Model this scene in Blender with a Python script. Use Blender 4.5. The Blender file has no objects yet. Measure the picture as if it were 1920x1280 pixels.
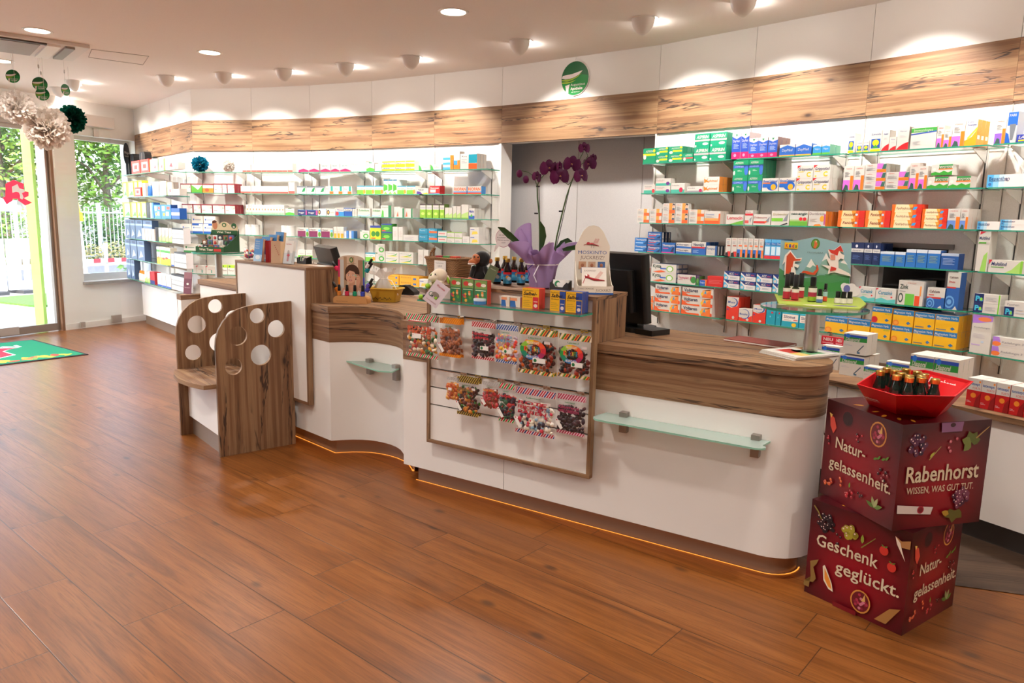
import bpy, math, random
from mathutils import Vector, Matrix
random.seed(7)
PI = math.pi
S = bpy.context.scene
COL = S.collection
# ------------------------------------------------------------------ camera
FPX, PITCH, ROLL, CAMH = 1385.0, math.radians(9.3), math.radians(-1.25), 1.5
_r0 = Vector((1, 0, 0)); _f0 = Vector((0, math.cos(PITCH), -math.sin(PITCH))); _d0 = Vector((0, -math.sin(PITCH), -math.cos(PITCH)))
CR = _r0 * math.cos(ROLL) + _d0 * math.sin(ROLL)
CD = _r0 * -math.sin(ROLL) + _d0 * math.cos(ROLL)
CF = _f0
cam_data = bpy.data.cameras.new('camera'); cam = bpy.data.objects.new('camera', cam_data); COL.objects.link(cam)
cam_data.sensor_width = 36.0; cam_data.lens = FPX / 1920 * 36; cam_data.clip_start = 0.05; cam_data.clip_end = 200
m3 = Matrix((CR, -CD, -CF)).transposed()
cam.matrix_world = Matrix.Translation((0, 0, CAMH)) @ m3.to_4x4()
S.camera = cam
# ------------------------------------------------------------------ exposure, world, sun
S.view_settings.view_transform = 'Standard'; S.view_settings.look = 'None'
S.cycles.transparent_max_bounces = 28
S.view_settings.exposure = 0.0; S.view_settings.gamma = 1.0; S.view_settings.use_curve_mapping = False
W = bpy.data.worlds.new('world'); S.world = W; W.use_nodes = True
_nt = W.node_tree; _nt.nodes.clear()
_sky = _nt.nodes.new('ShaderNodeTexSky'); _sky.sky_type = 'NISHITA'; _sky.sun_disc = False
_sky.sun_elevation = math.radians(42); _sky.sun_rotation = math.radians(200); _sky.air_density = 1.0; _sky.dust_density = 2.0
_bg = _nt.nodes.new('ShaderNodeBackground'); _bg.inputs['Strength'].default_value = 1.5
_out = _nt.nodes.new('ShaderNodeOutputWorld')
_nt.links.new(_sky.outputs[0], _bg.inputs[0]); _nt.links.new(_bg.outputs[0], _out.inputs[0])
def add_light(name, typ, loc, energy, col=(1, 1, 1), target=None, **kw):
 d = bpy.data.lights.new(name, typ); d.energy = energy; d.color = col
 for k, v in kw.items(): setattr(d, k, v)
 o = bpy.data.objects.new(name, d); COL.objects.link(o); o.location = loc
 if target is not None:
  o.rotation_euler = (Vector(target) - Vector(loc)).to_track_quat('-Z', 'Y').to_euler()
 return o
# daylight outside the shop front (behind the planting, lights the garden; the shop front faces away from it)
add_light('sun', 'SUN', (-12, 2, 8), 6.0, (1.0, 0.95, 0.86), target=(-12 - 3.5, 2 + 5.0, 8 - 6.0), angle=0.01)
# ------------------------------------------------------------------ pixel -> place helpers (1920x1280 frame)
def ray(x, y): return CR * ((x - 960) / FPX) + CD * ((y - 640) / FPX) + CF
def atz(x, y, z):
 d = ray(x, y); t = (z - CAMH) / d.z; return Vector((0, 0, CAMH)) + d * t
def onv(x, y, P, Q):
 P = Vector(P[:2]); Q = Vector(Q[:2]); n = Vector((-(Q - P).y, (Q - P).x)); d = ray(x, y)
 t = P.dot(n) / d.xy.dot(n); return Vector((0, 0, CAMH)) + d * t
def depth_of(X): return (Vector(X) - Vector((0, 0, CAMH))).dot(CF)
# ------------------------------------------------------------------ materials
def lin(h):
 h = h.lstrip('#'); c = [int(h[i:i + 2], 16) / 255 for i in (0, 2, 4)]
 return tuple(x / 12.92 if x <= .04045 else ((x + .055) / 1.055) ** 2.4 for x in c)
_mats = {}
def new_mat(name):
 m = bpy.data.materials.new(name); m.use_nodes = True
 return m, m.node_tree, m.node_tree.nodes['Principled BSDF']
def mat(h, rough=.5, metal=0.0, spec=.5, trans=0.0, sheen=0.0, name=None):
 k = (h, rough, metal, spec, trans, sheen)
 if k in _mats: return _mats[k]
 m, nt, b = new_mat(name or 'c_' + h.lstrip('#'))
 b.inputs['Base Color'].default_value = (*lin(h), 1); b.inputs['Roughness'].default_value = rough
 b.inputs['Metallic'].default_value = metal; b.inputs['Specular IOR Level'].default_value = spec
 b.inputs['Transmission Weight'].default_value = trans; b.inputs['Sheen Weight'].default_value = sheen
 _mats[k] = m; return m
def emit(h, strength, name='glow'):
 k = (h, strength, 'e')
 if k in _mats: return _mats[k]
 m, nt, b = new_mat(name); b.inputs['Base Color'].default_value = (0, 0, 0, 1)
 b.inputs['Emission Color'].default_value = (*lin(h), 1); b.inputs['Emission Strength'].default_value = strength
 _mats[k] = m; return m
def film(name, tint, gloss=1.0, rough=.02, op=0.0, opcol='#ffffff', ior=1.45):
 """clear sheet: lets light straight through with a tint, reflects by Fresnel, optional milky share"""
 m = bpy.data.materials.new(name); m.use_nodes = True; nt = m.node_tree; nt.nodes.clear()
 N = nt.nodes.new; L = nt.links.new
 t = N('ShaderNodeBsdfTransparent'); t.inputs[0].default_value = (*tint, 1)
 g = N('ShaderNodeBsdfGlossy'); g.inputs['Roughness'].default_value = rough
 fr = N('ShaderNodeFresnel'); fr.inputs['IOR'].default_value = ior
 mu = N('ShaderNodeMath'); mu.operation = 'MULTIPLY'; mu.inputs[1].default_value = gloss
 bf = N('ShaderNodeNewGeometry'); inv = N('ShaderNodeMath'); inv.operation = 'SUBTRACT'; inv.inputs[0].default_value = 1.0; L(bf.outputs['Backfacing'], inv.inputs[1])
 fm = N('ShaderNodeMath'); fm.operation = 'MULTIPLY'; L(fr.outputs[0], fm.inputs[0]); L(inv.outputs[0], fm.inputs[1]); L(fm.outputs[0], mu.inputs[0])
 base = t
 if op > 0:
  d = N('ShaderNodeBsdfDiffuse'); d.inputs[0].default_value = (*lin(opcol), 1)
  mm = N('ShaderNodeMixShader'); mm.inputs[0].default_value = op
  L(t.outputs[0], mm.inputs[1]); L(d.outputs[0], mm.inputs[2]); base = mm
 mx = N('ShaderNodeMixShader'); L(mu.outputs[0], mx.inputs[0]); L(base.outputs[0], mx.inputs[1]); L(g.outputs[0], mx.inputs[2])
 o = N('ShaderNodeOutputMaterial'); L(mx.outputs[0], o.inputs[0])
 return m
def paper(h, t=.4):
 k = (h, t, 'p')
 if k in _mats: return _mats[k]
 m, nt, b = new_mat('paper_' + h.lstrip('#')); b.inputs['Base Color'].default_value = (*lin(h), 1); b.inputs['Roughness'].default_value = .8; b.inputs['Specular IOR Level'].default_value = .1
 tr = nt.nodes.new('ShaderNodeBsdfTranslucent'); tr.inputs[0].default_value = (*lin(h), 1); mx = nt.nodes.new('ShaderNodeMixShader'); mx.inputs[0].default_value = t
 nt.links.new(b.outputs[0], mx.inputs[1]); nt.links.new(tr.outputs[0], mx.inputs[2]); nt.links.new(mx.outputs[0], nt.nodes['Material Output'].inputs[0]); _mats[k] = m; return m
class NB:
 """tiny node-graph helper"""
 def __init__(s, nt): s.nt = nt
 def n(s, typ, **kw):
  x = s.nt.nodes.new(typ)
  for k, v in kw.items(): setattr(x, k, v)
  return x
 def put(s, sock, v):
  if v is None: return
  if hasattr(v, 'is_linked') or isinstance(v, bpy.types.NodeSocket): s.nt.links.new(v, sock)
  else: sock.default_value = v
 def math(s, op, a, b=None, c=None):
  x = s.n('ShaderNodeMath', operation=op); s.put(x.inputs[0], a); s.put(x.inputs[1], b); s.put(x.inputs[2], c); return x.outputs[0]
 def xyz(s, x, y, z=0.0):
  c = s.n('ShaderNodeCombineXYZ'); s.put(c.inputs[0], x); s.put(c.inputs[1], y); s.put(c.inputs[2], z); return c.outputs[0]
 def noise(s, vec, scale=1, detail=3, rough=.5, dist=0.0):
  x = s.n('ShaderNodeTexNoise'); s.put(x.inputs['Vector'], vec); x.inputs['Scale'].default_value = scale
  x.inputs['Detail'].default_value = detail; x.inputs['Roughness'].default_value = rough; x.inputs['Distortion'].default_value = dist; return x.outputs['Fac']
 def ramp(s, f, stops):
  x = s.n('ShaderNodeValToRGB'); s.put(x.inputs[0], f); e = x.color_ramp.elements
  while len(e) < len(stops): e.new(.5)
  for i, (p, c) in enumerate(stops): e[i].position = p; e[i].color = (*c, 1) if len(c) == 3 else c
  return x.outputs[0]
 def step(s, f, a, b):
  x = s.n('ShaderNodeMapRange'); x.interpolation_type = 'SMOOTHSTEP'; s.put(x.inputs[0], f); x.inputs[1].default_value = a; x.inputs[2].default_value = b; return x.outputs[0]
 def mix(s, f, a, b, blend='MIX'):
  x = s.n('ShaderNodeMix', data_type='RGBA', blend_type=blend); s.put(x.inputs[0], f); s.put(x.inputs[6], a); s.put(x.inputs[7], b); return x.outputs[2]
def c4(h): return (*lin(h), 1)
def wood_mat(name, light, mid, dark, crack, bump=.25, rough=.5, rows=.105):
 """weathered pine boards: grain runs along u (metres), boards stacked along v"""
 m, nt, b = new_mat(name); g = NB(nt)
 uv = g.n('ShaderNodeUVMap').outputs[0]; sp = g.n('ShaderNodeSeparateXYZ'); nt.links.new(uv, sp.inputs[0]); u, v = sp.outputs[0], sp.outputs[1]
 row = g.math('FLOOR', g.math('DIVIDE', v, rows)); wn = g.n('ShaderNodeTexWhiteNoise', noise_dimensions='1D'); g.put(wn.inputs['W'], row); rv = wn.outputs[0]
 uo = g.math('ADD', u, g.math('MULTIPLY', rv, 7.3))
 # knots: cells stretched along the grain
 kn = g.n('ShaderNodeTexVoronoi', feature='F1'); g.put(kn.inputs['Vector'], g.xyz(g.math('MULTIPLY', uo, 3.4), g.math('MULTIPLY', v, 7.5), 3.1)); kn.inputs['Scale'].default_value = 1.0
 kd = kn.outputs['Distance']
 warp = g.math('MULTIPLY', g.step(kd, .45, .0), .035)
 v2 = g.math('ADD', v, g.math('MULTIPLY', warp, g.math('SUBTRACT', g.noise(g.xyz(g.math('MULTIPLY', uo, 3.0), g.math('MULTIPLY', v, 9.0)), 1, 2), .5)))
 fig = g.noise(g.xyz(g.math('MULTIPLY', uo, .7), g.math('MULTIPLY', v2, 30.0), row), 1, 5, .62, .25)
 fine = g.noise(g.xyz(g.math('MULTIPLY', uo, 5.0), g.math('MULTIPLY', v2, 190.0)), 1, 3, .6)
 col = g.ramp(fig, [(.26, tuple((a_ + b_) / 2 for a_, b_ in zip(lin(dark), lin(mid)))), (.44, lin(mid)), (.58, lin(light)), (.8, lin(mid))])
 col = g.mix(g.math('MULTIPLY', g.step(fine, .45, .75), .35), col, c4(dark))
 col = g.mix(g.math('MULTIPLY', g.math('SUBTRACT', rv, .35), .35), col, c4(dark))
 kmask = g.step(kd, .13, .04); kring = g.math('MULTIPLY', g.step(kd, .24, .12), .45)
 kpick = g.step(g.noise(g.xyz(g.math('MULTIPLY', uo, 1.7), g.math('MULTIPLY', v, 3.7), 9.0), 1, 1), .5, .56)
 col = g.mix(g.math('MULTIPLY', kring, kpick), col, c4(dark)); col = g.mix(g.math('MULTIPLY', g.math('MULTIPLY', kmask, .85), kpick), col, c4(crack))
 # long dark cracks
 cn = g.noise(g.xyz(g.math('MULTIPLY', uo, .8), g.math('MULTIPLY', v2, 8.5), 5.0), 1, 5, .62, .5)
 cr = g.step(g.math('ABSOLUTE', g.math('SUBTRACT', cn, .5)), .022, .004)
 cm = g.step(g.noise(g.xyz(g.math('MULTIPLY', uo, 1.1), g.math('MULTIPLY', v, 6.0), 2.0), 1, 2), .47, .56)
 crk = g.math('MULTIPLY', cr, cm); col = g.mix(g.math('MULTIPLY', crk, .85), col, c4(crack))
 nt.links.new(col, b.inputs['Base Color']); b.inputs['Roughness'].default_value = rough; b.inputs['Specular IOR Level'].default_value = .35
 bp = g.n('ShaderNodeBump'); bp.inputs['Strength'].default_value = bump; bp.inputs['Distance'].default_value = .004
 nt.links.new(g.math('SUBTRACT', fine, g.math('MULTIPLY', crk, .8)), bp.inputs['Height']); nt.links.new(bp.outputs[0], b.inputs['Normal'])
 return m
def floor_mat(name, cl, cm_, cd, pw=.232, pl=1.253, az=130.4, v0=.762, rough=.36):
 m, nt, b = new_mat(name); g = NB(nt)
 geo = g.n('ShaderNodeNewGeometry'); sp = g.n('ShaderNodeSeparateXYZ'); nt.links.new(geo.outputs['Position'], sp.inputs[0])
 sa, ca = math.sin(math.radians(az)), math.cos(math.radians(az))
 u = g.math('ADD', g.math('MULTIPLY', sp.outputs[0], sa), g.math('MULTIPLY', sp.outputs[1], ca))
 v = g.math('SUBTRACT', g.math('ADD', g.math('MULTIPLY', sp.outputs[0], -ca), g.math('MULTIPLY', sp.outputs[1], sa)), v0)
 vr = g.math('DIVIDE', v, pw); row = g.math('FLOOR', vr)
 wn = g.n('ShaderNodeTexWhiteNoise', noise_dimensions='1D'); g.put(wn.inputs['W'], row)
 ur = g.math('ADD', g.math('DIVIDE', u, pl), wn.outputs[0]); colm = g.math('FLOOR', ur)
 w2 = g.n('ShaderNodeTexWhiteNoise', noise_dimensions='2D'); g.put(w2.inputs['Vector'], g.xyz(colm, row)); tone = w2.outputs[0]
 fu = g.math('FRACT', ur); fv = g.math('FRACT', vr)
 eu = g.math('MULTIPLY', g.math('MINIMUM', fu, g.math('SUBTRACT', 1.0, fu)), pl); ev = g.math('MULTIPLY', g.math('MINIMUM', fv, g.math('SUBTRACT', 1.0, fv)), pw)
 seam = g.step(g.math('MINIMUM', eu, ev), .0028, .0008)
 off = g.math('MULTIPLY', tone, 31.0); uu = g.math('ADD', u, off)
 fig = g.noise(g.xyz(g.math('MULTIPLY', uu, .8), g.math('MULTIPLY', g.math('ADD', v, off), 13.0), row), 1, 6, .66, .8)
 fine = g.noise(g.xyz(g.math('MULTIPLY', uu, 6.0), g.math('MULTIPLY', v, 150.0), off), 1, 3, .65)
 kn = g.n('ShaderNodeTexVoronoi', feature='F1'); g.put(kn.inputs['Vector'], g.xyz(g.math('MULTIPLY', uu, 2.6), g.math('MULTIPLY', g.math('ADD', v, off), 5.2), 1.0)); kn.inputs['Scale'].default_value = 1.0
 col = g.ramp(fig, [(.25, lin(cd)), (.45, lin(cm_)), (.62, lin(cl)), (.85, lin(cm_))])
 col = g.mix(g.math('MULTIPLY', g.step(fine, .46, .68), .5), col, c4(cd))
 col = g.mix(g.math('MULTIPLY', tone, .28), col, c4(cd)); col = g.mix(g.math('MULTIPLY', g.step(tone, .55, 1.0), .22), col, c4(cl))
 col = g.mix(g.math('MULTIPLY', g.step(kn.outputs['Distance'], .14, .03), .7), col, c4('#2a1a12'))
 col = g.mix(g.math('MULTIPLY', seam, .8), col, c4('#24150d'))
 nt.links.new(col, b.inputs['Base Color'])
 nt.links.new(g.math('ADD', rough, g.math('MULTIPLY', fine, .10)), b.inputs['Roughness']); b.inputs['Specular IOR Level'].default_value = .42
 bp = g.n('ShaderNodeBump'); bp.inputs['Strength'].default_value = .22; bp.inputs['Distance'].default_value = .003
 nt.links.new(g.math('SUBTRACT', g.math('MULTIPLY', fine, .6), seam), bp.inputs['Height']); nt.links.new(bp.outputs[0], b.inputs['Normal'])
 return m
def speckle(name, a, bcol, scale=60, lo=.4, hi=.6, rough=.7, bump=0.0, detail=3):
 m, nt, b = new_mat(name); g = NB(nt); tc = g.n('ShaderNodeTexCoord').outputs['Object']
 f = g.noise(tc, scale, detail, .6); nt.links.new(g.ramp(f, [(lo, lin(a)), (hi, lin(bcol))]), b.inputs['Base Color']); b.inputs['Roughness'].default_value = rough
 if bump:
  bp = g.n('ShaderNodeBump'); bp.inputs['Strength'].default_value = bump; bp.inputs['Distance'].default_value = .004
  nt.links.new(f, bp.inputs['Height']); nt.links.new(bp.outputs[0], b.inputs['Normal'])
 return m
def brushed(name, h, rough=.3):
 m, nt, b = new_mat(name); g = NB(nt); tc = g.n('ShaderNodeTexCoord').outputs['Object']
 mp = g.n('ShaderNodeMapping'); nt.links.new(tc, mp.inputs[0]); mp.inputs['Scale'].default_value = (3, 3, 240)
 f = g.noise(mp.outputs[0], 1, 2, .5); b.inputs['Base Color'].default_value = c4(h); b.inputs['Metallic'].default_value = 1
 nt.links.new(g.math('ADD', rough, g.math('MULTIPLY', f, .18)), b.inputs['Roughness']); return m
M_WOOD = wood_mat('old_pine', '#9c7b5a', '#805d42', '#60432e', '#2b1f1e')
M_FLOOR = floor_mat('oak_planks', '#8c5526', '#78451a', '#4e2a0e', rough=.27)
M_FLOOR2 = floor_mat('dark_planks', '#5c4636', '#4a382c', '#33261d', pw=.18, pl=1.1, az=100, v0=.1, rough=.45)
M_WALL = speckle('white_plaster', '#e6e2dc', '#efece7', 220, .3, .7, .75, .05)
M_WHITE = mat('#eae6e0', .42, name='white_laminate')
M_CEIL = speckle('ceiling_paint', '#ece3dc', '#f0e8e2', 150, .3, .7, .85)
M_GLASS = film('clear_glass', (.985, .995, .99)); M_SHELF = film('shelf_glass', (.965, .985, .975), .9, .03)
M_EDGE = mat('#2f8f74', .25, 0, .6, 0.0, name='glass_edge'); M_FROST = film('frosted_glass', (.72, .8, .76), .8, .12, .45, '#cfe0d8')
M_STEEL = brushed('brushed_steel', '#b8b4ae'); M_ALU = mat('#9c948c', .35, .85, name='aluminium'); M_CHROME = mat('#d8d8d8', .12, 1.0, name='chrome')
M_BLACK = mat('#0d0d0e', .38, name='black_plastic'); M_DARKGREY = mat('#4b4744', .55); M_GREY = mat('#8c8884', .55)
M_PLINTH = mat('#8f7c6c', .38, .3, name='plinth_metal')
# ------------------------------------------------------------------ mesh builder
class MB:
 def __init__(s): s.v = []; s.f = []; s.m = []; s.sm = []; s.uv = []; s.mats = []; s.T = None
 def mi(s, m):
  if m not in s.mats: s.mats.append(m)
  return s.mats.index(m)
 def add(s, pts, faces, m, smooth=False, uvs=None):
  b = len(s.v); mi = s.mi(m)
  if s.T is not None: pts = [s.T @ Vector(p) for p in pts]
  s.v += [tuple(p) for p in pts]
  for i, f in enumerate(faces):
   s.f.append(tuple(b + k for k in f)); s.m.append(mi); s.sm.append(smooth); s.uv.append(uvs[i] if uvs else None)
 def quad(s, a, b, c, d, m, uvs=None): s.add([a, b, c, d], [(0, 1, 2, 3)], m, False, [uvs] if uvs else None)
 def box(s, x0, y0, z0, x1, y1, z1, m, grain=None, fm=None):
  P = [(x, y, z) for z in (z0, z1) for y in (y0, y1) for x in (x0, x1)]
  F = {'bottom': (0, 2, 3, 1), 'top': (4, 5, 7, 6), 'front': (0, 1, 5, 4), 'back': (3, 2, 6, 7), 'left': (2, 0, 4, 6), 'right': (1, 3, 7, 5)}
  ou = random.random() * 9 if grain else 0; ov = random.random() * 9 if grain else 0
  for k, f in F.items():
   mm = (fm or {}).get(k, m); pts = [P[i] for i in f]; uv = None
   if grain:
    ax = {'bottom': 'xy', 'top': 'xy', 'front': 'xz', 'back': 'xz', 'left': 'yz', 'right': 'yz'}[k]
    a, b = ax
    if grain == b: a, b = b, a
    ix = 'xyz'.index
    uv = [(p[ix(a)] + ou, p[ix(b)] + ov) for p in pts]
   s.add(pts, [(0, 1, 2, 3)], mm, False, [uv] if uv else None)
 def prism(s, outline, h0, h1, m, side=None, axis='z', smooth_side=False, holes=None, grain=None, bottom=True):
  """outline = ccw list of 2-D points; extruded along axis from h0 to h1"""
  def P(a, b, h): return {'z': (a, b, h), 'y': (a, h, b), 'x': (h, a, b)}[axis]
  n = len(outline); side = side or m; ou, ov = (random.random() * 9, random.random() * 9) if grain else (0, 0)
  from mathutils.geometry import tessellate_polygon
  loops = [outline] + (holes or [])
  flat = [p for l in loops for p in l]
  tris = tessellate_polygon([[Vector((p[0], p[1], 0)) for p in l] for l in loops]) if (len(outline) > 4 or holes) else [tuple(range(n))]
  def fuv(t):
   if not grain: return None
   return [((flat[i][0] if grain == 'a' else flat[i][1]) + ou, (flat[i][1] if grain == 'a' else flat[i][0]) + ov) for i in t]
  def ori(t, up):
   a, b, c = (Vector(flat[t[0]]), Vector(flat[t[1]]), Vector(flat[t[2]])); cr = (b - a).x * (c - a).y - (b - a).y * (c - a).x
   pos = cr > 0
   if axis == 'y': pos = not pos
   return t if pos == up else tuple(reversed(t))
  tt = [ori(tuple(t), True) for t in tris]; s.add([P(*p, h1) for p in flat], tt, m, False, [fuv(t) for t in tt] if grain else None)
  if bottom:
   tb = [ori(tuple(t), False) for t in tris]; s.add([P(*p, h0) for p in flat], tb, m, False, [fuv(t) for t in tb] if grain else None)
  for li, l in enumerate(loops):
   k = len(l); area = sum(l[i][0] * l[(i + 1) % k][1] - l[(i + 1) % k][0] * l[i][1] for i in range(k)); acc = 0
   pts = [P(*p, h0) for p in l] + [P(*p, h1) for p in l]; F = []; U = []
   for i in range(k):
    j = (i + 1) % k; f = (i, j, k + j, k + i); fl = (area > 0)
    if li > 0: fl = not fl
    if axis == 'y': fl = not fl
    d = (Vector(l[j]) - Vector(l[i])).length; q = [(acc + ou, h0), (acc + d + ou, h0), (acc + d + ou, h1), (acc + ou, h1)]; acc += d
    F.append(f if fl else tuple(reversed(f))); U.append(q if fl else list(reversed(q)))
   s.add(pts, F, side, smooth_side, U)
 def tube(s, path, r, m, n=8, cap=True, smooth=True, closed=False):
  path = [Vector(p) for p in path]; k = len(path); rr = r if isinstance(r, (list, tuple)) else [r] * k
  pts = []; up = None
  for i, p in enumerate(path):
   a = path[max(0, i - 1)] if not closed else path[(i - 1) % k]; b = path[min(k - 1, i + 1)] if not closed else path[(i + 1) % k]
   t = (b - a); t = t.normalized() if t.length > 1e-9 else Vector((0, 0, 1))
   if up is None: up = Vector((0, 0, 1)) if abs(t.z) < .9 else Vector((1, 0, 0))
   x = t.cross(up)
   if x.length < 1e-6: x = t.cross(Vector((0, 1, 0)))
   x.normalize(); y = x.cross(t).normalized(); up = y
   pts += [p + (x * math.cos(2 * PI * j / n) + y * math.sin(2 * PI * j / n)) * rr[i] for j in range(n)]
  F = []
  for i in range(k if closed else k - 1):
   i2 = (i + 1) % k
   for j in range(n): F.append((i * n + j, i * n + (j + 1) % n, i2 * n + (j + 1) % n, i2 * n + j))
  F = [tuple(reversed(f)) for f in F]
  if cap and not closed: F += [tuple(range(n)), tuple(reversed(range((k - 1) * n, k * n)))]
  s.add(pts, F, m, smooth)
 def lathe(s, prof, m, n=20, c=(0, 0, 0), smooth=True, sx=1, sy=1, mats=None, caps=True):
  """prof = [(r, z)...] bottom to top; mats optional list per band"""
  pts = [(c[0] + sx * r * math.cos(2 * PI * j / n), c[1] + sy * r * math.sin(2 * PI * j / n), c[2] + z) for r, z in prof for j in range(n)]
  if mats is None:
   F = [(i * n + j, i * n + (j + 1) % n, (i + 1) * n + (j + 1) % n, (i + 1) * n + j) for i in range(len(prof) - 1) for j in range(n)]
   if caps: F += [tuple(reversed(range(n))), tuple(range((len(prof) - 1) * n, len(prof) * n))]
   s.add(pts, F, m, smooth)
  else:
   for i in range(len(prof) - 1):
    s.add(pts[i * n:(i + 2) * n], [(j, (j + 1) % n, n + (j + 1) % n, n + j) for j in range(n)], mats[i], smooth)
   s.add(pts[:n], [tuple(reversed(range(n)))], mats[0]); s.add(pts[-n:], [tuple(range(n))], mats[-1])
 def ball(s, c, r, m, n=12, k=8, fn=None, smooth=True):
  rx, ry, rz = r if isinstance(r, (tuple, list)) else (r, r, r); pts = []
  for i in range(1, k):
   a = PI * i / k
   for j in range(n):
    b = 2 * PI * j / n; d = Vector((math.sin(a) * math.cos(b), math.sin(a) * math.sin(b), math.cos(a))); q = fn(d) if fn else 1
    pts.append((c[0] + d.x * rx * q, c[1] + d.y * ry * q, c[2] + d.z * rz * q))
  top = len(pts); pts.append((c[0], c[1], c[2] + rz)); bot = top + 1; pts.append((c[0], c[1], c[2] - rz)); F = []
  for i in range(k - 2):
   for j in range(n): F.append((i * n + j, (i + 1) * n + j, (i + 1) * n + (j + 1) % n, i * n + (j + 1) % n))
  for j in range(n): F.append((top, j, (j + 1) % n)); F.append((bot, (k - 2) * n + (j + 1) % n, (k - 2) * n + j))
  s.add(pts, F, m, smooth)
 def disc(s, c, r, m, n=16, axis='y', ry=None, rot=0):
  ry = ry or r; pts = []
  for j in range(n):
   a, b = r * math.cos(2 * PI * j / n), ry * math.sin(2 * PI * j / n)
   a, b = a * math.cos(rot) - b * math.sin(rot), a * math.sin(rot) + b * math.cos(rot)
   pts.append({'y': (c[0] + a, c[1], c[2] + b), 'z': (c[0] + a, c[1] + b, c[2]), 'x': (c[0], c[1] + a, c[2] + b)}[axis])
  s.add(pts, [tuple(range(n))], m)
 def poly(s, pts, m):
  from mathutils.geometry import tessellate_polygon
  if len(pts) <= 4: s.add(pts, [tuple(range(len(pts)))], m)
  else:
   t = [tuple(x) for x in tessellate_polygon([[Vector(p) for p in pts]])]; s.add(pts, t, m)
 def text(s, txt, x, z, w, h, m, y=0.0, shear=0.0, align='l', bold=0.0, keep=False):
  """lettering in the x-z plane facing -y, fitted to a w x h box (keep = do not stretch the width)"""
  V, F, tw = glyphs(txt, shear, bold)
  if not V: return
  sc = h; sx = w / tw if not keep else min(h, w / tw)
  if keep: sc = sx
  x0 = x if align == 'l' else x - tw * sx / 2
  s.add([(x0 + a * sx, y, z + b * sc) for a, b in V], F, m)
 def build(s, name, parent=None, loc=None, rot=None, bevel=0.0, mesh_only=False, auto=40):
  me = bpy.data.meshes.new(name); me.from_pydata(s.v, [], s.f)
  for m in s.mats: me.materials.append(m)
  me.polygons.foreach_set('material_index', s.m); me.polygons.foreach_set('use_smooth', s.sm)
  if any(u is not None for u in s.uv):
   ul = me.uv_layers.new(name='uv'); data = []
   for f, u in zip(s.f, s.uv):
    for i in range(len(f)): data += list(u[i]) if u else [0.0, 0.0]
   ul.data.foreach_set('uv', data)
  me.update()
  if any(s.sm): me.set_sharp_from_angle(angle=math.radians(auto))
  if mesh_only: return me
  o = bpy.data.objects.new(name, me); COL.objects.link(o)
  if parent is not None: o.parent = parent
  if loc is not None: o.location = loc
  if rot is not None: o.rotation_euler = rot
  if bevel:
   b = o.modifiers.new('bevel', 'BEVEL'); b.width = bevel; b.segments = 2; b.limit_method = 'ANGLE'; b.angle_limit = math.radians(50)
  return o
_gl = {}
def glyphs(txt, shear=0.0, bold=0.0):
 k = (txt, shear, bold)
 if k in _gl: return _gl[k]
 cu = bpy.data.curves.new('t', 'FONT'); cu.body = txt; cu.size = 1; cu.shear = shear; cu.offset = bold; cu.resolution_u = 2; cu.fill_mode = 'FRONT'
 o = bpy.data.objects.new('t', cu); COL.objects.link(o); dg = bpy.context.evaluated_depsgraph_get(); dg.update()
 me = bpy.data.meshes.new_from_object(o.evaluated_get(dg))
 V = [(v.co.x, v.co.y) for v in me.vertices]; F = [tuple(p.vertices) for p in me.polygons]
 bpy.data.objects.remove(o); bpy.data.curves.remove(cu); bpy.data.meshes.remove(me)
 if V:
  x0 = min(a for a, b in V); x1 = max(a for a, b in V); hh = .72
  V = [((a - x0) / hh, b / hh) for a, b in V]; tw = max((x1 - x0) / hh, 1e-3)
 else: tw = 1
 # make the faces look towards -y (x right, z up)
 G = []
 for f in F:
  a, b, c = V[f[0]], V[f[1]], V[f[2]]; cr = (b[0] - a[0]) * (c[1] - a[1]) - (b[1] - a[1]) * (c[0] - a[0])
  G.append(f if cr > 0 else tuple(reversed(f)))
 _gl[k] = (V, G, tw); return _gl[k]
# ------------------------------------------------------------------ naming
def tag(o, label, cat, group=None, kind=None):
 if label: o['label'] = label
 if cat: o['category'] = cat
 if group: o['group'] = group
 if kind: o['kind'] = kind
 return o
def thing(name, label, cat, loc=(0, 0, 0), rz=0.0, group=None, tilt=None):
 o = bpy.data.objects.new(name, None); COL.objects.link(o); o.empty_display_size = .05
 o.location = loc; o.rotation_euler = (tilt[0] if tilt else 0, tilt[1] if tilt else 0, rz)
 return tag(o, label, cat, group)
def struct(o): o['kind'] = 'structure'; return o
def dup(root, loc, rz, label, group=None):
 r = root.copy(); COL.objects.link(r); r.location = loc; r.rotation_euler = (0, 0, rz); r['label'] = label
 if group: r['group'] = group
 for ch in root.children:
  c = ch.copy(); COL.objects.link(c); c.parent = r
  for g in ch.children:
   d = g.copy(); COL.objects.link(d); d.parent = c
 return r
ORD = ['first', 'second', 'third', 'fourth', 'fifth', 'sixth', 'seventh', 'eighth', 'ninth', 'tenth', 'eleventh', 'twelfth', 'thirteenth', 'fourteenth', 'fifteenth']
NUM = ['zero', 'one', 'two', 'three', 'four', 'five', 'six', 'seven', 'eight', 'nine', 'ten', 'eleven', 'twelve', 'thirteen', 'fourteen', 'fifteen']
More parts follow.
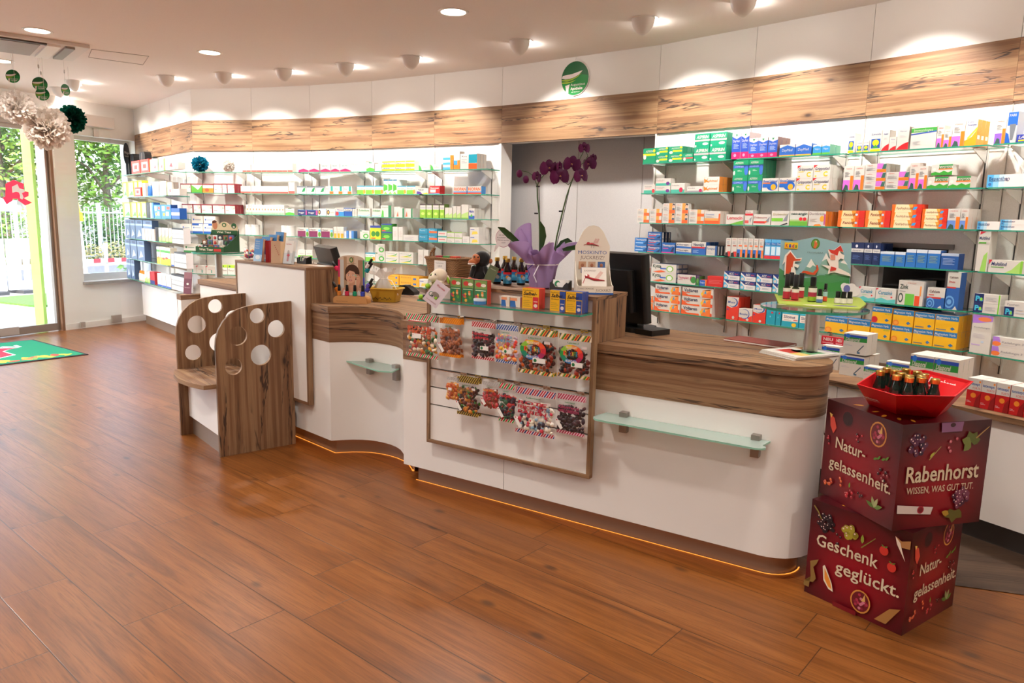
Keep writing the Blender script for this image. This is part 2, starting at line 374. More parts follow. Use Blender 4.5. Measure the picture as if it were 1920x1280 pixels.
# ================================================================== ROOM
CEIL = 2.868; BAND0, BAND1 = 2.20, 2.53
_cp = [(250, 205), (357, 167), (470, 165), (580, 160), (697, 152), (815, 139), (943, 125.5), (1240, 84), (1421, 50), (1643, 7)]
C = [atz(x, y, CEIL).xy for x, y in _cp] + [Vector((2.70, 4.19)), Vector((3.14, 3.46)), Vector((3.45, 2.6)), Vector((3.6, 1.6)), Vector((3.6, -3.2))]
def frame(i):
 """bay i: origin, along-wall direction, normal into the wall, yaw, width"""
 P, Q = C[i], C[i + 1]; t = (Q - P).normalized(); n = Vector((-t.y, t.x)); return P, t, n, math.atan2(t.y, t.x), (Q - P).length
def bay_pt(i, u, v, z=0.0):
 """u along the bay, v metres out in front of it"""
 P, t, n, a, w = frame(i); q = P + t * u - n * v; return Vector((q.x, q.y, z))
FD = Vector((-math.sin(math.radians(25.5)), -math.cos(math.radians(25.5)))); FY = math.atan2(-FD.y, -FD.x)
FO = Vector((C[0].x, C[0].y, 0)); FL = 9.3
FEND = C[0] + FD * FL
def fac(s, y, z=0.0):
 q = C[0] + FD * s + Vector((FD.y, -FD.x)) * y; return Vector((q.x, q.y, z))
fl_pts = [c for c in C] + [Vector((-5.5, -3.2)), FEND]
def sheet(name, pts, z, m, up=True):
 b = MB(); p3 = [(p.x, p.y, z) for p in pts]; from mathutils.geometry import tessellate_polygon
 t = [tuple(x) for x in tessellate_polygon([[Vector(p) for p in p3]])]
 def o(tr):
  a, bb, c = [Vector(p3[k]) for k in tr]; return tr if ((bb - a).cross(c - a).z > 0) == up else tuple(reversed(tr))
 b.add(p3, [o(x) for x in t], m); return b.build(name)
hull = [Vector((FEND.x - 1, FEND.y - 1)), Vector((-6, -3.4)), Vector((4.2, -3.4)), Vector((4.2, 3.5)), Vector((2.9, 5.4)), Vector((1.6, 7.4)), Vector((-2.9, 9.2)), Vector((-5.177, 10.33))]
hull_floor = [FEND + Vector((-.14, .06)), Vector((-6, -3.4)), Vector((4.2, -3.4)), Vector((4.2, 3.5)), Vector((2.9, 5.4)), Vector((1.6, 7.4)), Vector((-2.9, 9.2)), C[0] + Vector((-.14, .06))]
struct(sheet('floor', hull_floor, 0.0, M_FLOOR)); struct(sheet('ceiling', hull, CEIL, M_CEIL, False))
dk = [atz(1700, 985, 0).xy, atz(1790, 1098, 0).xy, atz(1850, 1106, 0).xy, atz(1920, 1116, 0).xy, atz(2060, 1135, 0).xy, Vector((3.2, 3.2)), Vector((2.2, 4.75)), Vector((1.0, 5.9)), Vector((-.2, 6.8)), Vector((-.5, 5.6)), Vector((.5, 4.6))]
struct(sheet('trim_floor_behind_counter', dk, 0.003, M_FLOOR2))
# accessible panel in the ceiling
b = MB(); pp = [atz(*p, CEIL) for p in ((172, 92), (279, 105), (268, 121), (166, 107))]
b.tube([(p.x, p.y, CEIL - .001) for p in pp] + [(pp[0].x, pp[0].y, CEIL - .001)], .003, mat('#b7ada6', .8), 4); struct(b.build('trim_ceiling_hatch'))
M_SEAM = mat('#8d8780', .8)
def wall_piece(name, i, z0, z1, m, u0=0.0, u1=None, y0=.02, y1=.12, grain=None, off=0.0):
 P, t, n, a, w = frame(i); b = MB(); b.box(u0, y0, z0, w if u1 is None else u1, y1, z1, m, grain); return struct(b.build(name, None, (P.x, P.y, 0), (0, 0, a)))
for i in range(13):
 if i == 6: continue
 wall_piece('wall_back_%d' % (i + 1), i, 0, CEIL, M_WALL, y0=.012)
wall_piece('wall_back_above_alcove', 6, BAND0, CEIL, M_WALL, y0=.012)
wall_piece('wall_right', 13, 0, CEIL, M_WALL)
k = 0
for i in range(0, 13):
 n_p = 3 if i == 0 else (2 if i == 6 else 1); P, t, n, a, w = frame(i)
 for j in range(n_p):
  k += 1; u0, u1 = w * j / n_p, w * (j + 1) / n_p
  b = MB(); b.box(u0 + .0015, 0, BAND1, u1 - .0015, .02, CEIL, M_WHITE); struct(b.build('trim_fascia_%d' % k, None, (P.x, P.y, 0), (0, 0, a)))
 nb = 1 if i == 6 else n_p
 for j in range(nb):
  u0, u1 = w * j / nb, w * (j + 1) / nb
  b = MB(); b.box(u0 + .001, -.004, BAND0, u1 - .001, .03, BAND1, M_WOOD, 'x'); struct(b.build('trim_band_%d' % (k - nb + j + 1), None, (P.x, P.y, 0), (0, 0, a)))
# panel joints on the white back wall
for i in range(1, 10):
 if i in (5, 6): continue
 P, t, n, a, w = frame(i); b = MB(); b.box(w - .0015, .006, .1, w + .0015, .013, BAND0, M_SEAM); struct(b.build('trim_joint_%d' % i, None, (P.x, P.y, 0), (0, 0, a)))
# alcove behind the till
P, t, n, NA, NW = frame(6)
ND = (onv(1187, 330, C[7], C[7] + n).xy - C[7]).length
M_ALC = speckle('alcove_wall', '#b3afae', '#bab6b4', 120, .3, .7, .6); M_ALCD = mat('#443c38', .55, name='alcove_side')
def alc(name, *a, **k):
 b = MB(); b.box(*a, **k); return struct(b.build(name, None, (P.x, P.y, 0), (0, 0, NA)))
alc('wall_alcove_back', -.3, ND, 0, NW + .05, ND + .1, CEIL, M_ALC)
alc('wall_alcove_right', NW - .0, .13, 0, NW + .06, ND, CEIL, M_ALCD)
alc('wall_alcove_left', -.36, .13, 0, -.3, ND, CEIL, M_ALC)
alc('trim_alcove_left', -.03, -.002, 0, .0, .16, BAND0, M_WHITE)
alc('trim_alcove_right', NW - .012, .0, 0, NW + .003, .14, BAND0, M_WHITE)
alc('trim_alcove_joint_1', .62, ND - .003, 0, .623, ND + .01, BAND0 + .2, M_SEAM); alc('trim_alcove_joint_2', 1.28, ND - .003, 0, 1.283, ND + .01, BAND0 + .2, M_SEAM)
# front: wall with window and glazed door (x runs to the right seen from inside, s = -x)
M_FRAME = mat('#cfcac4', .4, .2, name='window_frame'); M_GRAN = speckle('granite', '#6b625c', '#b3aaa2', 160, .42, .58, .3)
fw = MB(); T = .3
def fbox(b, s0, s1, y0, y1, z0, z1, m, **k): b.box(-s1, y0, z0, -s0, y1, z1, m, **k)
openings = [(.012, .87, .6, 2.45), (1.18, 3.4, 0, 2.53), (4.2, 6.2, .6, 2.45), (6.6, 8.8, .6, 2.45)]
s = -.12
for a0, a1, z0, z1 in openings:
 fbox(fw, s, a0, 0, T, -.02, CEIL, M_WALL)
 if z0 > 0: fbox(fw, a0, a1, 0, T, -.02, z0, M_WALL)
 fbox(fw, a0, a1, 0, T, z1, CEIL, M_WALL); s = a1
fbox(fw, s, FL, 0, T, -.02, CEIL, M_WALL)
struct(fw.build('wall_left', None, FO, (0, 0, FY)))
def window(name, a0, a1, z0, z1, y=.12):
 b = MB(); f = .05
 for q in ((a0, a0 + f, z0, z1), (a1 - f, a1, z0, z1), (a0 + f, a1 - f, z0, z0 + .09), (a0 + f, a1 - f, z1 - f, z1)): fbox(b, q[0], q[1], y, y + .07, q[2], q[3], M_FRAME)
 o = struct(b.build(name, None, FO, (0, 0, FY), bevel=.004))
 b = MB(); fbox(b, a0 + f, a1 - f, y + .03, y + .038, z0 + .09, z1 - f, M_GLASS); b.build('pane', o)
 b = MB(); fbox(b, a0 - .01, a1 + .02, -.05, .12, z0 - .04, z0 - .005, M_GRAN); struct(b.build(name.replace('window', 'trim_sill'), None, FO, (0, 0, FY), bevel=.004))
window('window_1', .012, .87, .6, 2.45); window('window_unseen_2', 4.2, 6.2, .6, 2.45); window('window_unseen_3', 6.6, 8.8, .6, 2.45)  # second and third windows are out of view, added to let daylight in
for dn, (a0, a1) in enumerate(((1.2, 2.3), (2.3, 3.4))):
 b = MB(); f = .045
 for q in ((a0, a0 + f, .01, 2.5), (a1 - f, a1, .01, 2.5), (a0 + f, a1 - f, .01, .1), (a0 + f, a1 - f, 2.44, 2.5)): fbox(b, q[0], q[1], .03, .08, q[2], q[3], M_ALU)
 o = struct(b.build('door_%d' % (dn + 1), None, FO, (0, 0, FY), bevel=.003))
 b = MB(); fbox(b, a0 + f, a1 - f, .05, .058, .1, 2.44, M_GLASS); b.build('pane', o)
 if dn == 0:
  b = MB(); fbox(b, 1.75, 1.97, -.03, .03, .03, .12, mat('#b9b4ae', .35, .6)); b.build('floor_lock', o, bevel=.008)
  # the red apothecary sign stuck on the glass: letter with arms
  b = MB(); R_ = mat('#e8142c', .4, name='sign_red'); W_ = mat('#f4f4f4', .5)
  if 'Translucent BSDF' not in R_.node_tree.nodes:
   N_ = R_.node_tree.nodes; tr = N_.new('ShaderNodeBsdfTranslucent'); tr.inputs[0].default_value = (.45, .012, .03, 1); ad = N_.new('ShaderNodeAddShader'); R_.node_tree.links.new(N_['Principled BSDF'].outputs[0], ad.inputs[0]); R_.node_tree.links.new(tr.outputs[0], ad.inputs[1]); R_.node_tree.links.new(ad.outputs[0], N_['Material Output'].inputs[0])
  def P3(p): # sign pixels in the 0..260 x 320..640 crop at 4x
   X = onv(p[0] / 4, 320 + p[1] / 4, fac(0, .046).xy, fac(1, .046).xy); d = X.xy - C[0]
   return (-(d.dot(FD)), .046, X.z)
  b.poly([P3(p) for p in ((20, 205), (42, 190), (42, 98), (100, 68), (178, 98), (178, 150), (215, 160), (215, 190), (178, 205), (243, 240), (190, 260), (135, 222), (135, 210), (95, 210), (95, 222), (50, 254))], R_)
  b.poly([(x, y - .002, z) for x, y, z in [P3(p) for p in ((88, 120), (130, 100), (145, 132), (180, 140), (185, 160), (160, 168), (120, 158), (92, 165))]], W_)
  b.poly([(x, y - .002, z) for x, y, z in [P3(p) for p in ((140, 160), (165, 170), (176, 200), (166, 216), (148, 206), (150, 185))]], W_)
  b.build('apothecary_sign', o)
b = MB(); fbox(b, 1.17, 1.205, -.012, .08, 0, 2.53, mat('#8b6a52', .45, .3)); fbox(b, 1.2, 3.4, -.01, .08, 2.49, 2.54, M_ALU); struct(b.build('trim_door_frame', None, FO, (0, 0, FY)))
b = MB(); fbox(b, .385, 3.5, -.12, 0, 2.565, 2.70, mat('#d9d2cc', .5)); struct(b.build('trim_sliding_door_housing', None, FO, (0, 0, FY), bevel=.006))
b = MB(); fbox(b, .01, 1.17, -.014, 0, 0, .075, mat('#e3ddd6', .5)); struct(b.build('baseboard_left', None, FO, (0, 0, FY), bevel=.003))
# sliding glass leaf parked in front of the wall
o = thing('sliding_glass_panel', 'frameless clear sliding glass leaf parked before wall beside entrance door', 'glass panel', fac(0, 0), FY)
b = MB(); fbox(b, .42, 1.19, -.075, -.065, .03, 2.54, M_GLASS); b.build('pane', o)
for s_, z_, w_, h_ in ((.62, 2.44, .07, .10), (.5, .03, .14, .10), (.98, .02, .06, .07)):
 b = MB(); fbox(b, s_ - w_ / 2, s_ + w_ / 2, -.082, -.058, z_, z_ + h_, mat('#b5aea6', .35, .6)); b.build('patch_fitting', o, bevel=.003)
# walls out of view that close the room
def wall_seg(name, A, B):
 d = B - A; b = MB(); b.box(0, 0, 0, d.length, .15, CEIL, M_WALL); struct(b.build(name, None, (A.x, A.y, 0), (0, 0, math.atan2(d.y, d.x))))
wall_seg('wall_front', Vector((3.75, -3.2)), Vector((-5.5, -3.2)))
wall_seg('wall_front_left', Vector((-5.5, -3.2)), FEND)
# ------------------------------------------------------------------ ceiling lamps
WARM = (1.0, .94, .87); SPOTC = (1.0, .95, .89)
SPOT_W, DOWN_W, SPILL_W = 104, 160, 2.0
spots = [atz(x, y, CEIL) for x, y in ((140, 152), (112, 165), (95, 180), (312, 143), (420, 138), (533, 131), (649, 121), (771, 107), (975, 77), (1207, 35), (1395, -2))]
spots += [Vector((1.93, 4.2, CEIL)), Vector((2.35, 3.55, CEIL)), Vector((2.7, 2.8, CEIL))]
M_LAMP = mat('#e9e4de', .4, name='lamp_white'); M_GLOW = emit('#ffe9c9', 14, 'lamp_glow'); M_DGLOW = emit('#fff1da', 9, 'downlight_glow')
def nearest_wall(p):
 best = None
 for i in range(13):
  A, B = C[i], C[i + 1]; d = B - A; tt = max(0.0, min(1.0, (p.xy - A).dot(d) / d.length_squared)); q = A + d * tt; L = (q - p.xy).length
  if best is None or L < best[0]: best = (L, q)
 return best[1]
spot_mesh = None
sp_lab = ['second-from-window of the three by the corner', 'middle one of the three by the corner', 'nearest the window of three by the corner']
for i, p in enumerate(spots):
 q = nearest_wall(p); d = (q - p.xy).normalized(); yaw = math.atan2(d.y, d.x)
 if i < 3: lab = ('farthest from window', 'middle', 'closest to window')[i] + ' of three white ceiling spotlights by the window corner'
 elif i < 11: lab = 'white dome ceiling spotlight, ' + ORD[i - 3] + ' from left along the curved wall'
 else: lab = 'white dome ceiling spotlight beyond the right end of the row, number ' + NUM[i - 10]
 o = thing('ceiling_spotlight', lab, 'spotlight', (p.x, p.y, CEIL), yaw, 'wall-washing ceiling spotlights')
 if spot_mesh is None:
  b = MB(); b.lathe([(.1, 0), (.1, -.004), (.07, -.004), (.07, 0)], M_LAMP, 24, caps=False); m1 = b.build('ring', mesh_only=True)
  b = MB(); pts = []; N_, K_ = 20, 7
  for a in range(K_ + 1):
   th = PI / 2 * a / K_
   for j in range(N_):
    ph = 2 * PI * j / N_; x = math.cos(ph) * math.cos(th); y = math.sin(ph) * math.cos(th); z = -math.sin(th); r = .082
    cut = max(0, x) ; pts.append((x * r * (1 - .35 * cut) + .008 * a / K_, y * r, z * .105 * (1 - .5 * cut) - .002))
  b.add(pts, [(a * N_ + j, a * N_ + (j + 1) % N_, (a + 1) * N_ + (j + 1) % N_, (a + 1) * N_ + j) for a in range(K_) for j in range(N_)], M_LAMP, True); m2 = b.build('dome', mesh_only=True)
  b = MB(); b.T = Matrix.Translation((.056, 0, -.022)) @ Matrix.Rotation(math.radians(68), 4, 'Y'); b.disc((0, 0, 0), .022, M_GLOW, 16, 'z'); m3_ = b.build('lens', mesh_only=True); spot_mesh = (m1, m2, m3_)
 for nm, me in zip(('ring', 'dome', 'lens'), spot_mesh):
  c = bpy.data.objects.new(nm, me); COL.objects.link(c); c.parent = o
 src = Vector((p.x + d.x * .10, p.y + d.y * .10, CEIL - .05)); tg = Vector((q.x, q.y, 1.70))
 add_light('spot_beam', 'SPOT', src, SPOT_W, SPOTC, tg, spot_size=math.radians(93), spot_blend=.72, shadow_soft_size=.035)
 add_light('spot_spill', 'POINT', Vector((p.x + d.x * .115, p.y + d.y * .115, CEIL - .035)), SPILL_W, SPOTC, shadow_soft_size=.02)
downs = [((70, 57), 'largest recessed ceiling downlight above the air conditioner at left'), ((393, 98), 'recessed round downlight right of the ceiling hatch'), ((850, 22), 'recessed round downlight at top centre of ceiling'), ((3, 114), 'recessed downlight cut off by the left picture edge')]
dl = [(atz(*p, CEIL), l) for p, l in downs] + [(Vector(v), 'unseen recessed downlight added in the ceiling out of view') for v in ((1.2, 2.6, CEIL), (-1.2, 2.9, CEIL), (-3.2, 3.6, CEIL), (-.1, .6, CEIL), (-2.4, 1.0, CEIL), (-4.8, 4.6, CEIL), (2.2, .8, CEIL), (.2, -1.6, CEIL), (-2.6, -1.4, CEIL), (-6.7, 7.2, CEIL), (-7.2, 5.4, CEIL), (-5.9, 6.0, CEIL))]  # unseen downlights added for light; the last three brighten the facade
dm = None
for p, l in dl:
 o = thing('ceiling_downlight', l, 'downlight', (p.x, p.y, CEIL), 0, 'recessed ceiling downlights')
 if dm is None:
  b = MB(); b.lathe([(.105, 0), (.103, -.006), (.085, -.005), (.085, 0)], M_LAMP, 32, caps=False); m1 = b.build('rim', mesh_only=True)
  b = MB(); b.disc((0, 0, -.002), .086, M_DGLOW, 32, 'z'); b.f = [tuple(reversed(f)) for f in b.f]; m2 = b.build('diffuser', mesh_only=True); dm = (m1, m2)
 for nm, me in zip(('rim', 'diffuser'), dm):
  c = bpy.data.objects.new(nm, me); COL.objects.link(c); c.parent = o
 far = p.x < -5.5; add_light('downlight_beam', 'SPOT', (p.x, p.y, CEIL - .02), DOWN_W * (2.2 if far else 1), WARM, (p.x, p.y, 0), spot_size=math.radians(168 if far else 140), spot_blend=.5 if far else .8, shadow_soft_size=.08)  # the added ones at far left shine stronger and wider onto the facade
# ceiling cassette air conditioner
ac = [atz(*p, CEIL) for p in ((-60, 50), (168, 84), (158, 112), (-75, 82))]
ux = (ac[1] - ac[0]).normalized(); AW = (ac[1] - ac[0]).length; AD = abs((ac[2] - ac[1]).dot(Vector((-ux.y, ux.x, 0)))); AD = max(AD, .45)
o = thing('air_conditioner', 'white ceiling cassette air conditioner with wide grey intake grille', 'air conditioner', (ac[1].x, ac[1].y, CEIL - .001), math.atan2(ux.y, ux.x))
AW = 1.25
b = MB(); b.box(-AW, 0, -.028, 0, AD, 0, mat('#e3dcd5', .5)); b.build('housing', o, bevel=.012)
b = MB(); b.box(-AW + .12, .1, -.042, -.34, AD - .08, -.028, mat('#a59c95', .6)); b.build('grille', o, bevel=.004)
b = MB(); b.box(-AW + .1, .045, -.040, -.3, .085, -.028, mat('#4d4742', .6)); b.build('air_slot', o)
b = MB(); b.box(-.30, .06, -.045, -.2, AD - .05, -.028, mat('#efe9e3', .4)); b.box(-.17, .05, -.046, -.1, AD - .1, -.028, mat('#8d8782', .4)); b.build('control_cover', o, bevel=.006)
# ================================================================== GLASS SHELVES ON THE BACK WALL
SHZ = [1.957, 1.731, 1.506, 1.28, 1.056, .832]; SD = .20; GT = .008
SHZ0 = [1.972, 1.695, 1.435, 1.165, .90, .632]; SD0 = .28
LEVEL = ['top', 'second', 'third', 'fourth', 'fifth', 'lowest']
BAYN = {0: 'corner bay beside window', 1: 'second bay from window', 2: 'third bay from window', 3: 'fourth bay from window', 4: 'fifth bay from window', 5: 'bay left of alcove',
  7: 'bay right of alcove', 8: 'second bay after alcove', 9: 'third bay after alcove', 10: 'rightmost bay'}
M_BRK = mat('#d9d4ce', .45, name='bracket_white'); M_SLOT = mat('#3c3836', .6, name='rail_slot')
def glass_slab(b, outline, z0, z1):
 """glass plate: clear faces, green cut edge"""
 b.prism(outline, z0, z1, M_SHELF, M_EDGE)
for i in (0, 1, 2, 3, 4, 5, 7, 8, 9, 10):
 P, t, n, a, w = frame(i)
 units = [(.31, w * .56), (w * .565, w - .2)] if i == 0 else [(.012, w - .012)]
 zz = SHZ0 if i == 0 else SHZ; sd = SD0 if i == 0 else SD
 for ui, (u0, u1) in enumerate(units):
  rails = (u0 + .09, u1 - .09)
  for ri, ru in enumerate(rails):
   b = MB(); b.box(ru - .011, .002, zz[-1] - .13, ru + .011, .012, zz[0] + .02, M_BRK); b.box(ru - .004, .0005, zz[-1] - .13, ru + .004, .003, zz[0] + .02, M_SLOT)
   o = b.build('shelf_rail', None, (P.x, P.y, 0), (0, 0, a))
   tag(o, '%s slotted shelf rail, %s%s' % (('left', 'right')[ri], ('left half of ', 'right half of ')[ui] if i == 0 else '', BAYN[i]), 'shelf rail', 'slotted rails on the back wall', )
  for li, z in enumerate(zz):
   o = thing('glass_shelf', '%s glass shelf with green edge, %s%s' % (LEVEL[li], ('left half of ', 'right half of ')[ui] if i == 0 else '', BAYN[i]), 'shelf', bay_pt(i, u0, 0, z - GT), a, 'glass shelves on the back wall')
   b = MB(); L = u1 - u0; c0 = .0 if i == 0 else .014
   glass_slab(b, [(c0, -sd), (L - c0, -sd), (L, .001), (0, .001)], 0, GT); b.build('glass', o)
   for ru in rails:
    b = MB(); x = ru - u0; b.prism([(-.17 if i else -.24, -.003), (-.17 if i else -.24, -.012), (-.002, -.075), (-.002, -.003)], x - .003, x + .003, M_BRK, axis='x'); b.build('bracket', o)
# ================================================================== PRODUCTS: carton designs
# face ops in 0..1 of the front: ('r',x0,z0,x1,z1,col) ('e',cx,cz,r,col[,ry]) ('p',[(x,z)..],col) ('t',text,x0,z0,x1,z1,col[,shear,bold])
WH = '#d2cdc5'
def lines(x0, z0, x1, z1, n, col): return [('r', x0, z0 + (z1 - z0) * k / n, x1 - (.12 if k % 2 else 0), z0 + (z1 - z0) * (k + .38) / n, col) for k in range(n)]
D = {}
def des(k, name, words, base, ops=(), side=None, sops=()): D[k] = (name, words, base, list(ops), side or base, list(sops))
TB, TU, SY = 'medicine_box', 'ointment_carton', 'syrup_carton'
# right-hand shelves
des('aspyl', 'painkiller_box', 'green-yellow painkiller box', '#0b8f62', [('r', 0, .5, 1, .64, '#f4d21c'), ('e', .14, .42, .12, WH, .16), ('t', 'ASPIRIN', .2, .72, .8, .88, WH, .2), ('e', .88, .82, .09, '#f4d21c', .11)])
des('aspyl2', 'painkiller_box', 'small green-yellow painkiller box', '#11906a', [('r', .3, .3, .95, .52, '#f6d818'), ('e', .18, .24, .13, WH, .18), ('t', 'ASPIRIN', .2, .66, .78, .86, WH, .2), ('e', .88, .82, .09, '#f4d21c', .13)])
des('aspred', 'painkiller_box', 'small green-red painkiller box', '#0f8f68', [('r', 0, .34, 1, .5, '#e0434a'), ('e', .2, .3, .12, WH, .2), ('t', 'ASPIRIN', .25, .62, .9, .86, WH, .2)])
des('asp', 'painkiller_box', 'green classic painkiller box', '#0c8c66', [('r', 0, .44, 1, .56, '#d9a3a8'), ('e', .72, .24, .19, WH, .1), ('t', 'ASPIRIN', .12, .64, .92, .88, WH, .15, .02), ('e', .08, .1, .05, WH, .08)], '#0a7a58')
des('wick', SY, 'tall blue-magenta cold syrup carton', '#2148a8', [('r', 0, 0, 1, .26, '#c2195f'), ('p', [(0, 1), (0, .86), (.5, .76), (1, .86), (1, 1)], WH), ('p', [(.36, .94), (.64, .94), (.5, .84)], '#1a7a4a'), ('t', 'DayNait', .12, .64, .88, .74, WH), ] + lines(.2, .4, .8, .6, 4, '#9db4e6') + [('e', .42, .14, .16, '#e88aa8', .06)], '#b7b2b6')
des('wicks', SY, 'short blue-magenta cold syrup carton', '#2858b8', [('r', 0, 0, 1, .24, '#c01c60'), ('p', [(0, 1), (0, .86), (.5, .76), (1, .86), (1, 1)], WH), ('p', [(.36, .95), (.64, .95), (.5, .83)], '#1a7a4a'), ('t', 'DayNait', .12, .62, .88, .72, WH)] + lines(.2, .36, .8, .58, 4, '#b4c6ee') + [('e', .45, .12, .16, '#e88aa8', .06)], '#b08a7c')
des('wickb', 'cold_remedy_box', 'white-blue cold capsule box', '#2a62b6', [('p', [(0, 1), (0, .72), (.5, .95), (1, .72), (1, 1)], WH), ('r', 0, 0, 1, .12, '#f0a030'), ('t', 'DayMed', .16, .42, .84, .64, WH, .1)])
des('wickg', 'cold_remedy_box', 'small blue-green cold tablet box', '#2f86c4', [('r', 0, 0, 1, .2, '#5aa838'), ('p', [(0, 1), (0, .78), (.5, .9), (1, .78), (1, 1)], WH), ('t', 'Vapo', .2, .5, .8, .68, WH)], '#4f8f74')
des('lin', SY, 'white carton with blue field and yellow flower', WH, [('r', .1, .16, .9, .6, '#1f4fa6'), ('e', .5, .42, .3, '#f2d21a', .15), ('p', [(.2, .16), (.5, .34), (.8, .16)], '#3f9a3c'), ('r', .06, .0, .94, .12, '#f0cf10'), ('t', 'Linola', .1, .78, .9, .88, '#274a8e')])
des('swi', SY, 'white carton with red curved foot', WH, [('p', [(0, 0), (1, 0), (1, .34), (.55, .26), (.2, .14), (0, .02)], '#d8242c'), ('t', 'Wartner', .2, .78, .8, .86, '#3c5a9a')] + lines(.25, .55, .75, .66, 2, '#b9b9bd'))
des('imm', TB, 'large white box with green-blue top stripe', WH, [('r', 0, .76, 1, .95, '#3f9e3f'), ('p', [(0, .7), (1, .8), (1, .74), (0, .64)], '#2d4fa8'), ('t', 'Immunloges', .1, .79, .85, .91, WH, .15), ('e', .78, .25, .15, '#c9c9c9', .17), ('e', .78, .25, .13, WH, .15)] + lines(.1, .2, .4, .4, 3, '#c4c4c6'))
def ratio(k, words, c1, name=SY): des(k, name, words, WH, [('r', 0, 0, .68, .42, c1), ('r', .7, 0, 1, .6, '#f07820'), ('p', [(.05, .0), (.6, .0), (.5, .2), (.25, .24)], '#37564c'), ('t', 'ratio', .2, .86, .8, .94, '#d06a5a')] + lines(.15, .56, .62, .8, 4, '#8d8d90'), '#d8cdc4')
ratio('ratm', 'white carton with magenta and orange foot', '#d86ad0'); ratio('ratp', 'white carton with violet and orange foot', '#8a5ac4'); ratio('ratb', 'white carton with blue and orange foot', '#6a8ed6')
des('ratf', TB, 'flat white box with pink-orange end', WH, [('r', .56, .4, .86, 1, '#cf72d2'), ('r', .56, 0, 1, .34, '#f07a22'), ('p', [(.8, .36), (.98, .36), (1, .95), (.86, .9)], '#3d6a5c'), ('t', 'ratio', .1, .76, .36, .9, '#d06a5a')] + lines(.06, .2, .48, .62, 4, '#9a9a9c'))
des('ceti', SY, 'tall white-orange allergy carton with swirls', WH, [('p', [(0, .0), (1, .0), (1, .62), (.6, .34), (0, .2)], '#f39a22'), ('p', [(.2, .3), (1, .72), (1, .62), (.3, .24)], '#f6c23c'), ('t', 'Ceti', .14, .88, .7, .95, '#27408c'), ('t', 'Allergie', .14, .76, .9, .85, '#27408c', .2)], '#ee8c1e', [('r', .2, .25, .8, .4, '#f2ead8')])
des('pari', SY, 'tall silver-blue inhaler carton', '#b9bcc0', [('p', [(0, 0), (.5, 0), (.25, .3), (0, .35)], '#1d57b4'), ('r', .1, .56, 1, .98, '#2160c0'), ('p', [(.3, .6), (.9, .6), (.7, .1), (.45, .1)], '#70757c'), ('t', 'PARI', .2, .84, .8, .93, WH)])
des('las', TB, 'low dark blue box with yellow letters', '#2a3aa0', [('t', 'LASEA', .1, .5, .95, .85, WH, .2, .02), ('r', .1, .15, 1, .35, '#f0c820')])
des('dobr', 'lozenge_box', 'white-mint lozenge box with red dot', WH, [('r', 0, 0, 1, .34, '#3fae94'), ('e', .86, .26, .13, '#d8323c', .24), ('t', 'Dobendan', .08, .7, .7, .84, '#5a4650'), ('r', .08, .56, .56, .6, '#d27c82')])
des('dobp', 'lozenge_box', 'white-mint lozenge box with purple dot', WH, [('r', 0, 0, 1, .34, '#46b09a'), ('e', .82, .3, .12, '#6a2f86', .24), ('t', 'Dobendan', .06, .72, .6, .86, '#5a4650'), ('r', .06, .58, .5, .62, '#d27c82')])
des('dobm', 'lozenge_box', 'white-mint lozenge box with crimson dot', WH, [('r', 0, 0, 1, .34, '#46b09a'), ('e', .74, .3, .14, '#c0244e', .26), ('t', 'Dobendan', .06, .7, .6, .84, '#5a4650')])
des('mua', 'lozenge_box', 'low white-grey box with crimson spot', WH, [('r', 0, 0, 1, .3, '#8d8a90'), ('e', .86, .32, .1, '#b4285a', .28), ('t', 'Imidin', .06, .6, .5, .82, '#70606a')])
des('elv', 'lozenge_box', 'white box with orange winged lettering', WH, [('p', [(.04, .2), (.2, .35), (.36, .2), (.22, .6), (.3, .85), (.16, .62), (.02, .8)], '#ee7a1e'), ('t', 'elvimed', .3, .34, .9, .66, '#ee7a1e', .2, .02)], '#e98a3c')
des('aspc', 'painkiller_box', 'green-blue effervescent box', '#0f8f60', [('r', 0, .5, 1, .68, '#2f56b4'), ('t', 'ASPIRIN', .12, .76, .66, .9, WH, .15), ('e', .88, .34, .13, '#3c6cc6', .3), ('e', .08, .2, .06, WH, .14), ('t', 'COMPLEX', .1, .54, .7, .64, '#bcd0f2')] + lines(.3, .3, .6, .4, 2, '#bfe4cf'), '#0c7d55')
des('boxa', 'cold_remedy_box', 'white-blue flu box with orange ball', WH, [('e', .62, .4, .34, '#1f5fb8', .34), ('r', .02, .3, .6, .62, '#1f62bc'), ('t', 'BoxaGrippal', .04, .68, .94, .88, '#24489a', .15, .02), ('e', .7, .32, .16, '#f2a822', .22), ('r', .02, .58, .5, .66, '#e0703a')])
des('gri', 'cold_remedy_box', 'white flu box with yellow C', WH, [('p', [(0, 1), (.24, 1), (0, .76)], '#d02a30'), ('t', 'Grippostad', .08, .6, .96, .84, '#3a3a58', .12, .015), ('t', 'C', .6, .12, .86, .48, '#f0c418', 0, .04), ('r', .08, .48, .42, .53, '#eccf4a'), ('e', .14, .14, .06, '#f0c418', .06)])
des('lor', TB, 'white-green allergy box with orange bar', WH, [('p', [(0, 0), (1, 0), (1, .4), (.8, .25), (.6, .42), (.4, .22), (.2, .34), (0, .2)], '#3a9a34'), ('r', .34, .52, 1, .64, '#ec7a3a'), ('r', .36, .86, 1, 1, '#2f9048'), ('t', 'Lorano', .36, .62, .96, .9, '#2a6e2e', .15, .02), ('e', .14, .55, .08, '#e4e2d4', .16)])
